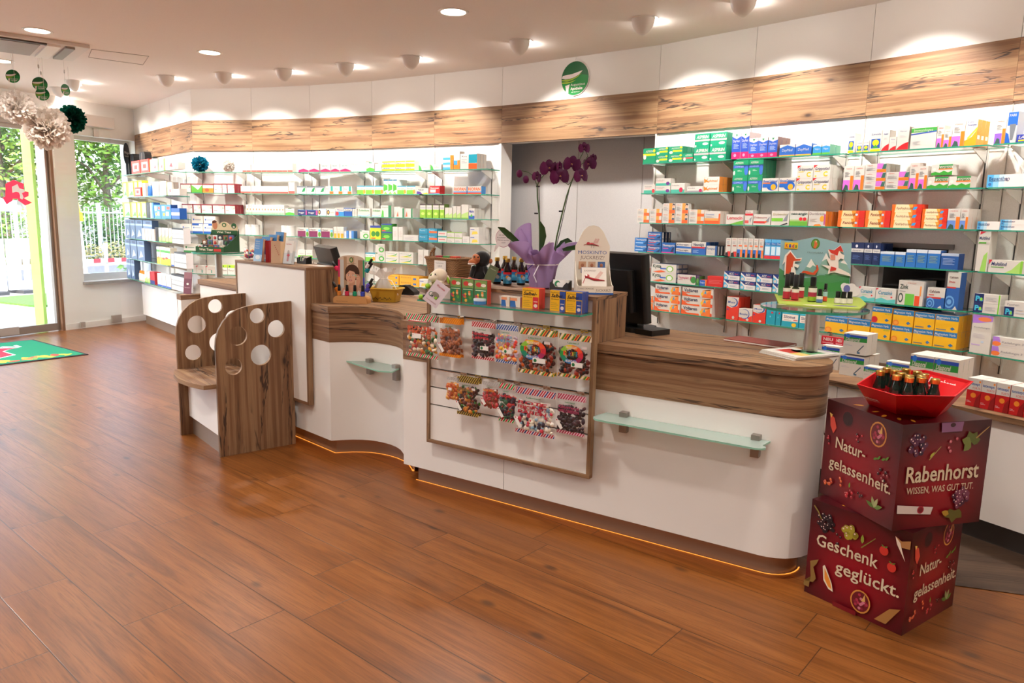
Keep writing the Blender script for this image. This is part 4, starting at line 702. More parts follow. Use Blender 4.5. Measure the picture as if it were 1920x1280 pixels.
des('grb', TB, 'white dressing box with green base', '#efe8dc', [('r', 0, 0, 1, .28, '#2f8a3c'), ('e', .2, .62, .07, '#2f8a3c', .1), ('r', .32, .56, .8, .64, '#9ab09a')])
des('wrc', TB, 'white box with red corner', WH, [('p', [(0, 1), (.2, 1), (0, .8)], '#d0243c'), ('r', .56, .1, .66, .5, '#3aa08c'), ('r', .2, .5, .6, .56, '#c8a49a')])
des('lmw', TB, 'lime-topped white box', WH, [('r', 0, .72, 1, 1, '#a4c82c'), ('t', 'Plantur', .1, .36, .9, .56, '#6a5a4a'), ('e', .3, .86, .1, '#3f7a2c', .1)])
des('rdw', TB, 'red-patterned white box', '#d83a2c', [('r', .16, .2, .84, .8, '#efe2da'), ('r', .3, .34, .7, .66, '#d83a2c')])
des('ltm', SY, 'tall lime-white plant carton', '#e4eaca', [('r', .0, .0, .3, 1, '#b8d01c'), ('p', [(.3, .1), (1, .1), (.8, .4)], '#6cb43c'), ('r', .3, .9, 1, 1, '#c8d82c')], '#d4d83a')
des('blp', TB, 'blue patterned plaster box', '#3f8ad0', [('r', .1, .55, .4, .9, WH), ('r', .5, .2, .8, .5, WH), ('e', .3, .3, .12, '#f0b028', .12), ('r', .6, .66, .9, .86, '#e05a3a')], '#2a6ab8')
des('blb', TB, 'blue-beige instrument box', '#2262b4', [('r', 0, .34, 1, .62, '#e8d4b8')], '#1c58a8')
des('gry', TB, 'white-grey instrument box with dark print', '#c4c6c4', [('r', 0, .9, 1, 1, '#3a3c40'), ('r', 0, .3, 1, .36, '#8a8c8c'), ('r', .3, .0, .32, .9, '#aaacaa'), ('r', 0, .62, 1, .64, '#7a7c7c')], '#e6e6e8')
des('pad', TB, 'blue-grey hygiene pack', '#5a7294', [('r', 0, .7, 1, .8, '#9ab0cc'), ('p', [(.2, .1), (.5, .5), (.8, .2)], '#c8d4e2'), ('r', .3, .82, .8, .94, '#3c4a70')], '#445a7c')
des('blk', TB, 'tall black carton', '#26262a', [('r', .3, .2, .7, .8, '#3a3a40')])
des('yec', TB, 'yellow-white baby cereal carton', '#f0ead8', [('r', 0, 0, 1, .4, '#f2c41c'), ('r', 0, .7, 1, .84, '#4aa03c'), ('e', .3, .34, .14, '#d8402c', .06), ('e', .62, .4, .14, '#d8402c', .06)])
des('whb', TB, 'white instrument carton with rounded blue print', WH, [('r', 0, 0, 1, .12, '#2a5ab0'), ('p', [(.3, .2), (.8, .3), (.7, .8), (.4, .7)], '#c8ccd4')], '#d8dadc')
des('rdt', SY, 'red-navy narrow carton', '#b8242c', [('r', 0, 0, 1, .3, '#2a3a78')])
des('lgr', TB, 'white-red cream carton with green stripe', WH, [('r', .0, .0, .12, 1, '#8cc04a'), ('r', .1, .1, .3, .9, '#e8e8da'), ('p', [(.5, .3), (.8, .2), (.7, .6)], '#d8606a')])
des('neured', TB, 'red NEU shelf card', '#c01c30', [('t', 'NEU', .15, .5, .85, .86, WH, 0, .03), ('r', .1, .2, .9, .3, '#e8b0b4')])
_pm = {}
def carton_mesh(k, w, d, h):
 key = (k, round(w, 3), round(d, 3), round(h, 3))
 if key in _pm: return _pm[key]
 name, words, base, ops, side, sops = D[k]; b = MB(); mb_, ms = mat(base, .42), mat(side, .45)
 mt = next((mat(o[5], .42) for o in reversed(ops) if o[0] == 'r' and o[1] <= .04 and o[3] >= .9 and o[4] >= .98), mb_ if side == base else ms)
 b.box(-w / 2, 0, 0, w / 2, d, h, ms, None, {'front': mb_, 'top': mt, 'left': ms})
 def put(ops, fx, ww):
  lay = -.0003
  for o in ops:
   if o[0] == 'r': pts = [(o[1], o[2]), (o[3], o[2]), (o[3], o[4]), (o[1], o[4])]; c = o[5]
   elif o[0] == 'p': pts = o[1]; c = o[2]
   elif o[0] == 'e':
    ry = o[5] if len(o) > 5 else o[3]; pts = [(o[1] + o[3] * math.cos(2 * PI * j / 14), o[2] + ry * math.sin(2 * PI * j / 14)) for j in range(14)]; c = o[4]
   elif o[0] == 't':
    sh = o[7] if len(o) > 7 else 0; bo = o[8] if len(o) > 8 else 0
    b.text(o[1], -w / 2 + o[2] * w, o[3] * h, (o[4] - o[2]) * w, (o[5] - o[3]) * h, mat(o[6], .42), lay, sh, 'l', bo); lay -= .00012; continue
   pts = [(min(1, max(0, x)), min(1, max(0, z))) for x, z in pts]
   P3 = [fx(x, lay, z) for x, z in pts]; nn = sum((pts[i][0] * pts[(i + 1) % len(pts)][1] - pts[(i + 1) % len(pts)][0] * pts[i][1]) for i in range(len(pts)))
   if nn < 0: P3.reverse()
   b.poly(P3, mat(c, .42)); lay -= .00012
 put(ops, lambda x, l, z: (-w / 2 + x * w, l, z * h), w)
 if sops: put(sops, lambda x, l, z: (w / 2 - l, x * d, z * h), d)
 me = b.build(name, mesh_only=True); _pm[key] = me; return me
CROPS = {'r3': (220, 260, 360 / 1536), 'r4': (540, 260, 410 / 1749), 'r5': (1180, 200, 380 / 1871), 'r6': (1540, 180, 380 / 1871), 'r7': (1180, 400, 380 / 1871), 'r8': (1540, 420, 380 / 1621), 'q7': (1500, 680, 420 / 996), 'f': (0, 0, 1.0), 'w': (1560, 640, 360 / 1920)}
_runs = {}
def place(k, bay, lvl, crop, xs, h, y, stack=1, deep=1, v=None, z=None, dd=None, words=None, loc=None, skip=()):
 """a run of cartons: xs = [(x0, x1)...] front-face edges in crop pixels, h = height in crop pixels of the whole stack, y = base line"""
 cx, cy, sc = CROPS[crop]; P, t, n, a, w_ = frame(bay)
 zz = z if z is not None else (SHZ0 if bay == 0 else SHZ)[lvl]; vv = v if v is not None else ((SD0 if bay == 0 else SD) - .018)
 A = P - n * vv; B = A + t; name, wd, *_ = D[k]; words = words or wd
 items = []
 for x0, x1 in xs:
  X0 = onv(cx + x0 * sc, cy + y * sc, A, B); X1 = onv(cx + x1 * sc, cy + y * sc, A, B)
  u0 = (X0.xy - P).dot(t); u1 = (X1.xy - P).dot(t); zd = depth_of((X0 + X1) / 2)
  H = h * sc * zd / FPX / stack * .995; wd_ = max(.008, (u1 - u0) * .985); items.append(((u0 + u1) / 2, wd_, H))
 hh = sum(i[2] for i in items) / len(items); items = [(u, round(w / .004) * .004 if w > .03 else w, hh) for u, w, _ in items]
 maxd = vv - .012
 d = dd or max(.018, min(.075, maxd / deep - .002))
 grp = '%ss on the %s shelf of the %s' % (words, LEVEL[lvl], BAYN[bay]) if loc is None else '%ss %s' % (words, loc)
 _runs.setdefault((words, bay, lvl, loc), []).append(1); rep = len(_runs[(words, bay, lvl, loc)])
 for s_ in range(stack):
  for q in range(deep):
   for j, (u, w, H) in enumerate(items):
    if q > 0 and (vv - q * (d + .002) - d) < .004: continue
    if (s_, j) in skip: continue
    me = carton_mesh(k, w, d, H); o = bpy.data.objects.new(name, me); COL.objects.link(o)
    o.location = bay_pt(bay, u, vv - q * (d + .002), zz + s_ * (H + .0006)); o.rotation_euler = (0, 0, a + random.uniform(-.012, .012) * (1 if deep == 1 and stack == 1 else 0))
    def lab(lv):
     L = words
     if len(items) > 1: L += ', %s of %s' % (ORD[j], NUM[len(items)]) if lv == 0 else ', ' + ORD[j]
     if rep > 1: L += ', %s group' % ('other', 'third', 'fourth', 'fifth', 'sixth')[rep - 2]
     if stack > 1: L += ', ' + (('lower', 'upper') if stack == 2 else ('bottom', 'middle', 'top'))[s_]
     if q > 0: L += ', %s row' % ORD[q]
     return L + ', ' + (loc or ('%s shelf, %s' if lv < 2 else '%s %s') % (LEVEL[lvl] + ('' if lv < 2 else ' level'), BAYN[bay] if lv < 3 else BAYN[bay].replace(' bay', '')))
    L = next((lab(v_) for v_ in range(4) if len(lab(v_).replace('-', ' ').split()) <= 16), lab(3))
    tag(o, L, 'medicine box' if name != SY else 'carton', grp if len(items) * stack * deep > 1 else None)
# ================================================================== PRODUCTS: what stands where
R = lambda a, b, n: [(a + (b - a) * k / n, a + (b - a) * (k + 1) / n) for k in range(n)]
# ---- right wall, bay right of alcove
place('aspyl', 7, 0, 'r5', [(125, 238)], 135, 513)
place('aspyl2', 7, 0, 'r5', [(240, 355), (357, 487)], 140, 508, 2, 3)
place('aspred', 7, 0, 'r5', [(489, 585)], 75, 503)
place('asp', 7, 0, 'r5', [(592, 732), (734, 888)], 245, 495, 2, 2)
place('dobr', 7, 1, 'r5', [(132, 236)], 78, 790)
place('dobp', 7, 1, 'r5', [(238, 378)], 132, 788, 2)
place('dobm', 7, 1, 'r5', [(382, 508)], 88, 786)
place('mua', 7, 1, 'r5', [(533, 676)], 58, 784)
place('elv', 7, 1, 'r5', [(680, 826)], 140, 782, 2, 3)
place('ibu', 7, 2, 'r5', [(68, 180), (183, 296)], 125, 1075, 2)
place('ibup', 7, 2, 'r5', [(302, 416), (420, 538)], 180, 1075, 2)
place('ibu', 7, 2, 'r5', [(545, 686)], 128, 1078, 2)
place('para', 7, 2, 'r5', [(690, 836)], 118, 1080, 1, 3)
place('thol', 7, 3, 'r7', [(45, 158)], 125, 352, 2, 1)
place('tho', 7, 3, 'r7', [(162, 290)], 185, 357, 3, 3, dd=.04)
place('thom', 7, 3, 'r7', [(294, 422)], 95, 365, 1, 4, dd=.035)
place('neu', 7, 3, 'r7', [(427, 568)], 100, 376, 2)
place('neur', 7, 3, 'r7', [(570, 704)], 118, 385, 1, 3)
place('for', 7, 3, 'r7', [(708, 806)], 88, 392, 1, 4, dd=.04)
place('kyo', 7, 4, 'r7', [(100, 190)], 125, 615, 2)
place('ky', 7, 4, 'r7', [(196, 430)], 165, 634, 2, 2)
place('tra', 7, 4, 'r7', [(440, 612)], 86, 652)
place('abt', 7, 4, 'r7', [(614, 642)], 84, 655)
place('vis', 7, 4, 'r7', [(646, 712)], 52, 664)
place('abc', 7, 4, 'r7', [(716, 862)], 95, 672)
place('vol', 7, 5, 'r7', [(225, 462), (475, 762)], 245, 935, 3, 2)
place('vol', 7, 5, 'r7', [(120, 220)], 130, 893, 2, words='narrow white-orange gel carton')
# ---- second bay
place('wick', 8, 0, 'r5', [(940, 1019), (1022, 1096)], 238, 478, 1, 2)
place('wicks', 8, 0, 'r5', [(1098, 1182), (1184, 1268), (1272, 1360)], 182, 468, 1, 3)
place('wickb', 8, 0, 'r5', [(1382, 1526), (1530, 1676)], 108, 450)
place('wickg', 8, 0, 'r5', [(1690, 1770), (1772, 1848)], 92, 436, 1, 2)
place('aspc', 8, 1, 'r5', [(945, 1082), (1084, 1220)], 288, 788, 2, 4, dd=.042)
place('boxa', 8, 1, 'r5', [(1222, 1372), (1376, 1532)], 122, 780)
place('gri', 8, 1, 'r5', [(1536, 1682), (1686, 1838)], 232, 776, 2, 4, dd=.042)
place('lem', 8, 2, 'r5', [(890, 1050)], 92, 1086)
place('dolr', 8, 2, 'r5', [(1062, 1136)], 132, 1090)
place('dobd', 8, 2, 'r5', [(1140, 1300)], 98, 1093)
place('dobg', 8, 2, 'r5', [(1304, 1471)], 132, 1097)
place('neo', 8, 2, 'r5', [(1474, 1642)], 135, 1100)
place('dor', 8, 2, 'r5', [(1648, 1806)], 136, 1104, 1, 4, dd=.042)
place('ratr', 8, 3, 'r7', [(882, 930), (934, 986)], 170, 402)
place('rats', 8, 3, 'r7', [(990, 1036), (1040, 1085), (1089, 1133), (1138, 1181), (1185, 1232)], 176, 410)
place('oli', 8, 3, 'r7', [(1240, 1298), (1300, 1344), (1346, 1392)], 178, 420, 1, 2)
place('acc', 8, 4, 'r7', [(865, 1008), (1018, 1160), (1165, 1312), (1318, 1460)], 155, 706, 2)
place('muc', 8, 5, 'r7', [(888, 1002)], 210, 985, 1, 2)
place('mucf', 8, 5, 'r7', [(1005, 1130)], 116, 998)
place('muc', 8, 5, 'r7', [(1133, 1252)], 168, 1016, words='shorter red-white cough carton with blue ring')
place('sin', 8, 5, 'r7', [(1256, 1344), (1346, 1395)], 148, 1028)
place('sil', 8, 5, 'r7', [(1398, 1558), (1562, 1700)], 128, 1058)
# ---- third bay
place('lin', 9, 0, 'r6', [(240, 300)], 178, 505, words='white-blue flower carton at left end')
place('lin', 9, 0, 'r6', [(322, 376), (381, 437)], 104, 500, words='small white-blue flower carton')
place('lin', 9, 0, 'r6', [(443, 548)], 190, 496)
place('swi', 9, 0, 'r6', [(552, 618)], 188, 492, words='tall narrow white carton with red foot')
place('swi', 9, 0, 'r6', [(622, 686)], 124, 488, words='short white carton with red foot')
place('swi', 9, 0, 'r6', [(689, 798)], 208, 484, words='wide white carton with red foot')
place('imm', 9, 0, 'r6', [(815, 1052)], 198, 475)
place('ratm', 9, 0, 'r6', [(1058, 1120)], 200, 462, words='narrow magenta-orange foot carton')
place('ratm', 9, 0, 'r6', [(1124, 1192)], 160, 458, words='short magenta-orange foot carton')
place('ratm', 9, 0, 'r6', [(1194, 1312)], 226, 452)
place('ceti', 9, 0, 'r6', [(1314, 1424)], 236, 448, 1, 3, dd=.05)
place('ratm', 9, 1, 'r6', [(193, 286), (289, 384)], 220, 860)
place('ratf', 9, 1, 'r6', [(388, 582)], 234, 858, 3, 3)
place('ratf', 9, 1, 'r6', [(586, 798)], 158, 854, 2, words='right-hand flat pink-orange box')
place('ratm', 9, 1, 'r6', [(800, 888)], 236, 850, words='tall magenta-orange foot carton')
place('ratm', 9, 1, 'r6', [(878, 968)], 204, 848, words='shorter magenta-orange foot carton')
place('lor', 9, 1, 'r6', [(972, 1166), (1169, 1372)], 106, 844)
_zl = SHZ[1] + .0735
place('lor', 9, 1, 'r6', [(1008, 1204)], 96, 750, z=_zl, words='white-green allergy box on top of two')
place('fen', 9, 2, 'r6', [(145, 392), (396, 630)], 150, 1208, 2)
place('feh', 9, 2, 'r6', [(632, 912)], 214, 1215, 3)
place('feh', 9, 2, 'r6', [(916, 1150)], 178, 1222, 3, words='shorter orange-red carton')
place('ratb', 9, 2, 'r6', [(1153, 1268), (1271, 1344)], 186, 1226, 1, 3)
place('adt', 9, 3, 'r8', [(222, 330), (332, 400), (402, 461)], 170, 320, 1, 2)
place('hyl', 9, 3, 'r8', [(463, 576), (580, 666)], 112, 332)
place('hyl', 9, 3, 'r8', [(669, 746), (750, 838), (841, 944)], 142, 344, words='taller bright blue eye-drop box')
place('hyld', 9, 3, 'r8', [(947, 1090)], 126, 358)
place('cur', 9, 4, 'r8', [(290, 424), (428, 588)], 112, 634)
place('zin', 9, 4, 'r8', [(600, 806)], 196, 655, 1, 2)
place('cal', 9, 4, 'r8', [(835, 976)], 160, 668)
place('calt', 9, 4, 'r8', [(982, 1090)], 296, 680)
place('mag', 9, 5, 'r8', [(20, 200), (204, 380)], 128, 898)
place('magr', 9, 5, 'r8', [(384, 546)], 258, 922, 2, 2)
place('mag', 9, 5, 'r8', [(550, 718)], 258, 950, 2, 2, words='piled yellow-blue orange-slice box')
place('magd', 9, 5, 'r8', [(721, 884), (888, 1078)], 262, 975, 2, 3)
# ---- rightmost bay
place('ratp', 10, 0, 'r6', [(1590, 1688)], 228, 432)
place('pari', 10, 0, 'r6', [(1692, 1792)], 284, 420)
place('las', 10, 0, 'r6', [(1800, 1960)], 72, 412)
place('bep', 10, 1, 'r6', [(1522, 1900)], 116, 835)
place('bep', 10, 2, 'r6', [(1435, 1640)], 76, 1228, words='lone short white-blue ointment carton')
place('bep', 10, 2, 'r6', [(1645, 1890)], 96, 1226, 2, words='short white-blue ointment carton')
place('mult', 10, 3, 'r8', [(1225, 1322)], 316, 378)
place('mul', 10, 3, 'r8', [(1328, 1606)], 100, 390)
place('pav', 10, 4, 'r8', [(1208, 1424)], 150, 712, 2)
place('pav2', 10, 4, 'r8', [(1455, 1650)], 118, 735)
place('had', 10, 5, 'r8', [(1178, 1342)], 304, 1030, 1, 2)
place('hadl', 10, 5, 'r8', [(1352, 1680)], 156, 1065, 2)
# ---- left wall: bay left of alcove (5), then leftwards
place('orb', 5, 0, 'r4', [(1238, 1324)], 112, 238, 3, skip=((1, 0),) if False else ())
place('orbt', 5, 0, 'r4', [(1326, 1373)], 142, 238)
place('gel', 5, 0, 'r4', [(1376, 1512)], 122, 240, 1, 3, dd=.05)
place('rio', 5, 1, 'r4', [(1322, 1430), (1435, 1545)], 62, 438)
place('lms', 5, 2, 'r4', [(1255, 1284), (1286, 1313)], 86, 628)
place('lms', 5, 2, 'r4', [(1318, 1346), (1350, 1380)], 98, 630, words='taller slim white carton with lime foot')
place('lms', 5, 2, 'r4', [(1386, 1442)], 112, 632, 1, 3, words='wide white carton with lime foot')
place('rap', 5, 2, 'r4', [(1445, 1492)], 84, 634, 1, 3)
place('whm', 5, 3, 'r4', [(1198, 1270)], 92, 818, 2)
place('whg', 5, 3, 'r4', [(1272, 1330), (1333, 1392)], 84, 822, 2)
place('pla', 5, 3, 'r4', [(1396, 1450)], 54, 826)
place('wyd', 5, 3, 'r4', [(1454, 1526)], 128, 826, 2, 3)
place('gsp2', 5, 4, 'r4', [(1380, 1412), (1418, 1446), (1450, 1500)], 62, 985)
place('lef', 4, 0, 'r4', [(1045, 1132), (1140, 1226)], 44, 243)
place('yel', 4, 0, 'r4', [(752, 856), (860, 936), (940, 1012)], 76, 248, 2)
place('tal', 4, 1, 'r4', [(1030, 1122)], 48, 436)
place('red', 4, 1, 'r4', [(1132, 1214)], 66, 436)
place('lect', 4, 1, 'r4', [(766, 800), (803, 838), (841, 872)], 116, 432, 1, 2)
place('lec', 4, 1, 'r4', [(875, 945), (948, 1020)], 66, 434)
place('gsp', 4, 2, 'r4', [(742, 826)], 92, 616)
place('slw', 4, 2, 'r4', [(850, 872), (875, 896)], 84, 616)
place('gsp2', 4, 2, 'r4', [(864, 932), (936, 1000)], 72, 620, v=SD - .008, words='white carton with green spine, front')
place('lim', 4, 2, 'r4', [(1055, 1102), (1106, 1152), (1158, 1206), (1211, 1250)], 112, 625)
place('dkg', 4, 3, 'r4', [(746, 832)], 128, 800, 2)
place('slw', 4, 3, 'r4', [(836, 879), (883, 918)], 108, 803, words='white carton with faint green print')
place('pla', 4, 3, 'r4', [(921, 1040)], 46, 806, words='flat plain white box')
place('tea', 4, 3, 'r4', [(1048, 1118)], 102, 812, 2)
place('teo', 4, 3, 'r4', [(1121, 1192)], 106, 814, 2)
place('gsw', 4, 4, 'r4', [(779, 886), (889, 1002)], 88, 988, 2)
place('slw', 4, 4, 'r4', [(1040, 1081), (1085, 1122)], 118, 998, words='tall white carton with dark lettering')
place('oye', 4, 5, 'r4', [(800, 886), (891, 1048)], 80, 1168, 2, 2)
place('wyd', 4, 5, 'r4', [(1050, 1118)], 66, 1172)
place('slw', 3, 0, 'r4', [(556, 578), (581, 602), (604, 624)], 86, 246)
place('ede', 3, 0, 'r4', [(627, 692)], 72, 246)
place('pla', 3, 0, 'r4', [(696, 748)], 58, 247)
place('lec', 3, 1, 'r4', [(552, 620), (622, 690), (692, 762)], 68, 432)
place('sol', 3, 2, 'r4', [(557, 658), (672, 744)], 66, 610)
place('grw', 3, 3, 'r4', [(576, 652)], 66, 788)
place('ylg', 3, 3, 'r4', [(658, 742)], 108, 794)
place('lec', 3, 4, 'r4', [(620, 698)], 66, 978, words='white-green digestive box behind monitor')
place('grw', 3, 4, 'r4', [(702, 776)], 140, 980, 2)
place('teb', 2, 0, 'r4', [(83, 166), (169, 250), (259, 341), (344, 414), (417, 502)], 66, 252)
place('slw', 2, 0, 'r4', [(506, 520), (523, 537), (540, 553)], 62, 252)
place('iva', 2, 1, 'r4', [(72, 145), (148, 220), (222, 296)], 62, 430)
place('ora', 2, 1, 'r4', [(299, 369), (371, 441), (443, 514)], 62, 430)
place('nav', 2, 2, 'r4', [(78, 152), (155, 236)], 44, 603)
place('lun', 2, 2, 'r4', [(238, 305)], 56, 604)
place('lun2', 2, 2, 'r4', [(308, 378)], 56, 605)
place('rbl', 2, 2, 'r4', [(380, 447)], 66, 606)
place('dbl', 2, 2, 'r4', [(449, 512)], 66, 607)
place('slw', 2, 2, 'r4', [(515, 530), (533, 550)], 60, 607)
place('mar', 2, 3, 'r4', [(78, 166), (170, 263), (268, 361)], 72, 772)
place('why', 2, 3, 'r4', [(365, 392), (394, 418), (420, 446)], 88, 775)
place('blw', 2, 3, 'r4', [(449, 485), (487, 526)], 58, 778)
place('bio', 2, 4, 'r4', [(81, 136), (140, 196)], 62, 932)
# second bay from window
place('sml', 1, 0, 'r3', R(1000, 1066, 2), 60, 252)
place('sml', 2, 0, 'r3', R(1072, 1360, 7), 60, 252)
place('sml', 2, 0, 'r3', [(1363, 1402)], 70, 252, words='taller white box with red foot line')
place('mrw', 1, 1, 'r3', [(505, 588)], 70, 402)
place('mgr', 1, 1, 'r3', [(592, 680)], 70, 404)
place('mor', 1, 1, 'r3', [(683, 768)], 70, 407)
place('mrw', 1, 1, 'r3', [(771, 836), (839, 876), (881, 936)], 74, 410, 1, 2, words='narrow maroon-white box with arc')
place('sml', 1, 1, 'r3', R(988, 1066, 3), 58, 418)
place('sml', 2, 1, 'r3', R(1070, 1366, 10), 58, 420)
place('sml', 2, 1, 'r3', [(1370, 1418)], 90, 420, words='taller white box with red foot line')
place('mrw', 1, 2, 'r3', [(517, 602), (608, 668), (672, 758), (762, 856), (860, 942)], 72, 574, 1, 3)
place('dwg', 1, 2, 'r3', [(1030, 1052), (1054, 1075)], 76, 582)
place('dwg', 2, 2, 'r3', R(1078, 1336, 11), 76, 586)
place('ede', 2, 2, 'r3', [(1345, 1416)], 52, 590)
place('blu', 1, 3, 'r3', [(515, 595), (598, 686), (690, 780)], 76, 730)
place('blu', 1, 3, 'r3', [(597, 685), (690, 786)], 76, 655, z=SHZ[3] + .0885, words='white dressing box with blue base on top')
place('grb', 1, 4, 'r3', [(530, 640)], 78, 882)
place('wrc', 1, 5, 'r3', [(555, 631), (633, 706), (710, 782)], 62, 1040)
place('lmw', 1, 5, 'r3', [(838, 880), (883, 940)], 76, 1052)
# corner bay beside the window
place('rdw', 0, 0, 'r3', [(118, 182), (186, 256)], 104, 268)
place('lgr', 0, 0, 'r3', [(262, 326)], 100, 258)
place('lgr', 0, 0, 'r3', [(330, 372), (376, 462)], 96, 252, words='white-red cream carton')
place('pla', 0, 0, 'r3', [(465, 488)], 54, 248)
place('ltm', 0, 1, 'r3', [(44, 76), (80, 130), (136, 162), (168, 200)], 122, 455)
place('rdw', 0, 1, 'r3', [(140, 190)], 72, 458, v=SD0 - .002, dd=.015)
place('lgr', 0, 1, 'r3', [(203, 226)], 104, 456)
place('pla', 0, 1, 'r3', [(283, 336), (340, 392)], 112, 456, 2)
place('lgr', 0, 1, 'r3', [(400, 438)], 104, 454, words='white-red cream carton')
place('pla', 0, 1, 'r3', [(441, 500)], 50, 453, words='low plain white box')
place('ltm', 0, 2, 'r3', [(45, 106), (110, 156), (160, 187), (190, 232)], 122, 618)
place('blk', 0, 2, 'r3', [(236, 262)], 124, 632, words='slim black-blue carton')
place('blw', 0, 2, 'r3', [(265, 294)], 122, 634)
place('blp', 0, 2, 'r3', [(298, 350), (353, 430)], 108, 638)
place('blb', 0, 2, 'r3', [(433, 502)], 86, 645)
place('pad', 0, 3, 'r3', [(70, 105), (108, 146), (150, 206), (210, 284)], 150, 795)
place('slw', 0, 3, 'r3', [(200, 222), (226, 248), (252, 274), (278, 298)], 92, 812, v=SD0 - .002, dd=.02, words='slim white toothpaste carton')
place('blk', 0, 3, 'r3', [(304, 330)], 112, 826)
place('lms', 0, 3, 'r3', [(334, 356), (360, 384), (388, 412), (416, 438)], 112, 832)
place('gry', 0, 3, 'r3', [(441, 532)], 122, 838)
place('pad', 0, 4, 'r3', [(68, 108), (112, 160), (164, 222)], 150, 965)
place('yec', 0, 4, 'r3', [(320, 346), (350, 428)], 136, 1012)
place('whb', 0, 4, 'r3', [(434, 456)], 100, 1026)
place('gry', 0, 4, 'r3', [(459, 555)], 122, 1030)
place('pad', 0, 5, 'r3', [(80, 112), (116, 142)], 150, 1118)
place('lms', 0, 5, 'r3', [(222, 240), (243, 262)], 90, 1148)
place('rdt', 0, 5, 'r3', [(266, 300)], 96, 1156)
place('whb', 0, 5, 'r3', [(325, 358), (361, 390), (393, 432)], 100, 1190)
place('gry', 0, 5, 'r3', [(435, 555)], 128, 1212)
# ================================================================== COUNTERS
AZ1, AZ2 = math.radians(123.0), math.radians(133.8)
T1 = Vector((math.sin(AZ1), math.cos(AZ1))); N1 = Vector((-T1.y, T1.x)); O1 = Vector((-.61, 4.097)); Y1 = math.atan2(T1.y, T1.x)
T2 = Vector((math.sin(AZ2), math.cos(AZ2))); N2 = Vector((-T2.y, T2.x)); O2 = Vector((-1.414, 4.797)); Y2 = math.atan2(T2.y, T2.x)
def c1(x, y, z=0.0): q = O1 + T1 * x + N1 * y; return Vector((q.x, q.y, z))
def c2(x, y, z=0.0): q = O2 + T2 * x + N2 * y; return Vector((q.x, q.y, z))
def to1(p): d = p.xy - O1; return Vector((d.dot(T1), d.dot(N1), p.z))
def to2(p): d = p.xy - O2; return Vector((d.dot(T2), d.dot(N2), p.z))
def px1(x, y, z): return to1(atz(x, y, z))
def px2(x, y, z): return to2(atz(x, y, z))
def pl1(x, y, yy): A = c1(0, yy); return to1(onv(x, y, A, A.xy + T1))
def pl2(x, y, yy): A = c2(0, yy); return to2(onv(x, y, A, A.xy + T2))
def zup(P, x, y):
 """height of the pixel (x, y) on the vertical through P"""
 r = ray(x, y); q = P.xy if hasattr(P, 'xy') else Vector(P[:2]); t = q.dot(r.xy) / r.xy.length_squared; return CAMH + t * r.z
WT1, WT2 = .937, .955
def arc(cx, cy, rx, ry, a0, a1, n): return [(cx + rx * math.cos(math.radians(a0 + (a1 - a0) * i / n)), cy + ry * math.sin(math.radians(a0 + (a1 - a0) * i / n))) for i in range(n + 1)]
def inset(o, d):
 """shrink a ccw outline by d"""
 n = len(o); R_ = []
 for i in range(n):
  a, b, c = Vector(o[i - 1]), Vector(o[i]), Vector(o[(i + 1) % n]); e1 = (b - a).normalized(); e2 = (c - b).normalized()
  m1, m2 = Vector((-e1.y, e1.x)), Vector((-e2.y, e2.x)); k = 1 + m1.dot(m2); R_.append(tuple(b + (m1 + m2) * (d / max(k, .3))))
 return R_
main_o = [(0, 0)] + [(2.02, 0)] + arc(2.02, .19, .18, .19, -80, 30, 9) + [(2.12, .40), (1.75, .60), (1.25, .68), (0, .70)]
M_LED = emit('#ff9a3c', 1.6, 'led_strip'); M_HIDDEN_GLOW = emit('#ff8a2a', 1.6, 'hidden_glow_band')
def counter(name, label, O, yaw, out, top_z, band_z, front_n, wood_top=True):
 """out = ccw body outline; the first front_n+1 points are the visible front"""
 t = thing(name, label, 'counter', (O.x, O.y, 0), yaw)
 b = MB(); b.prism(out, .1, band_z, M_WHITE, smooth_side=True); b.build('white_front', t)
 b = MB(); b.prism(inset(out, -.002), band_z, top_z - .04, M_WOOD, smooth_side=True, grain='a'); b.build('wood_band', t)
 b = MB(); b.prism(inset(out, -.012), top_z - .04, top_z, M_WOOD, smooth_side=True, grain='a'); b.build('worktop', t, bevel=.002)
 pin = inset(out, .06); b = MB(); b.prism(pin, .0, .1, M_PLINTH, smooth_side=True); b.build('plinth', t)
 b = MB(); fr = inset(out, .052)
 for i in range(front_n):
  a, c = Vector(fr[i]), Vector(fr[i + 1]); d = (c - a).normalized(); nn = Vector((d.y, -d.x)) * .005
  b.add([(a.x, a.y, .002), (c.x, c.y, .002), (c.x + nn.x, c.y + nn.y, .002), (a.x + nn.x, a.y + nn.y, .002), (a.x, a.y, .0032), (c.x, c.y, .0032), (c.x + nn.x, c.y + nn.y, .0032), (a.x + nn.x, a.y + nn.y, .0032)],
     [(0, 1, 2, 3), (7, 6, 5, 4), (3, 2, 6, 7), (0, 4, 5, 1)], M_LED)
 b.build('light_strip', t)
 b = MB(); f1, f2 = inset(out, .012), inset(out, .05)
 for i in range(front_n): b.add([(*f1[i], .0995), (*f1[i + 1], .0995), (*f2[i + 1], .0995), (*f2[i], .0995)], [(3, 2, 1, 0)], M_HIDDEN_GLOW)  # hidden glowing band added under the overhang to light the floor
 b.build('hidden_light_band', t); return t
counter('sales_counter', 'long white sales counter with wood band and rounded right end', O1, Y1, main_o, WT1, .717, 9)
b = MB(); x_ = pl1(947, 760, 0).x; b.box(x_ - .001, -.0008, .1, x_ + .001, 0, .30, M_SEAM); struct(b.build('trim_counter_joint', None, c1(0, 0), (0, 0, Y1)))
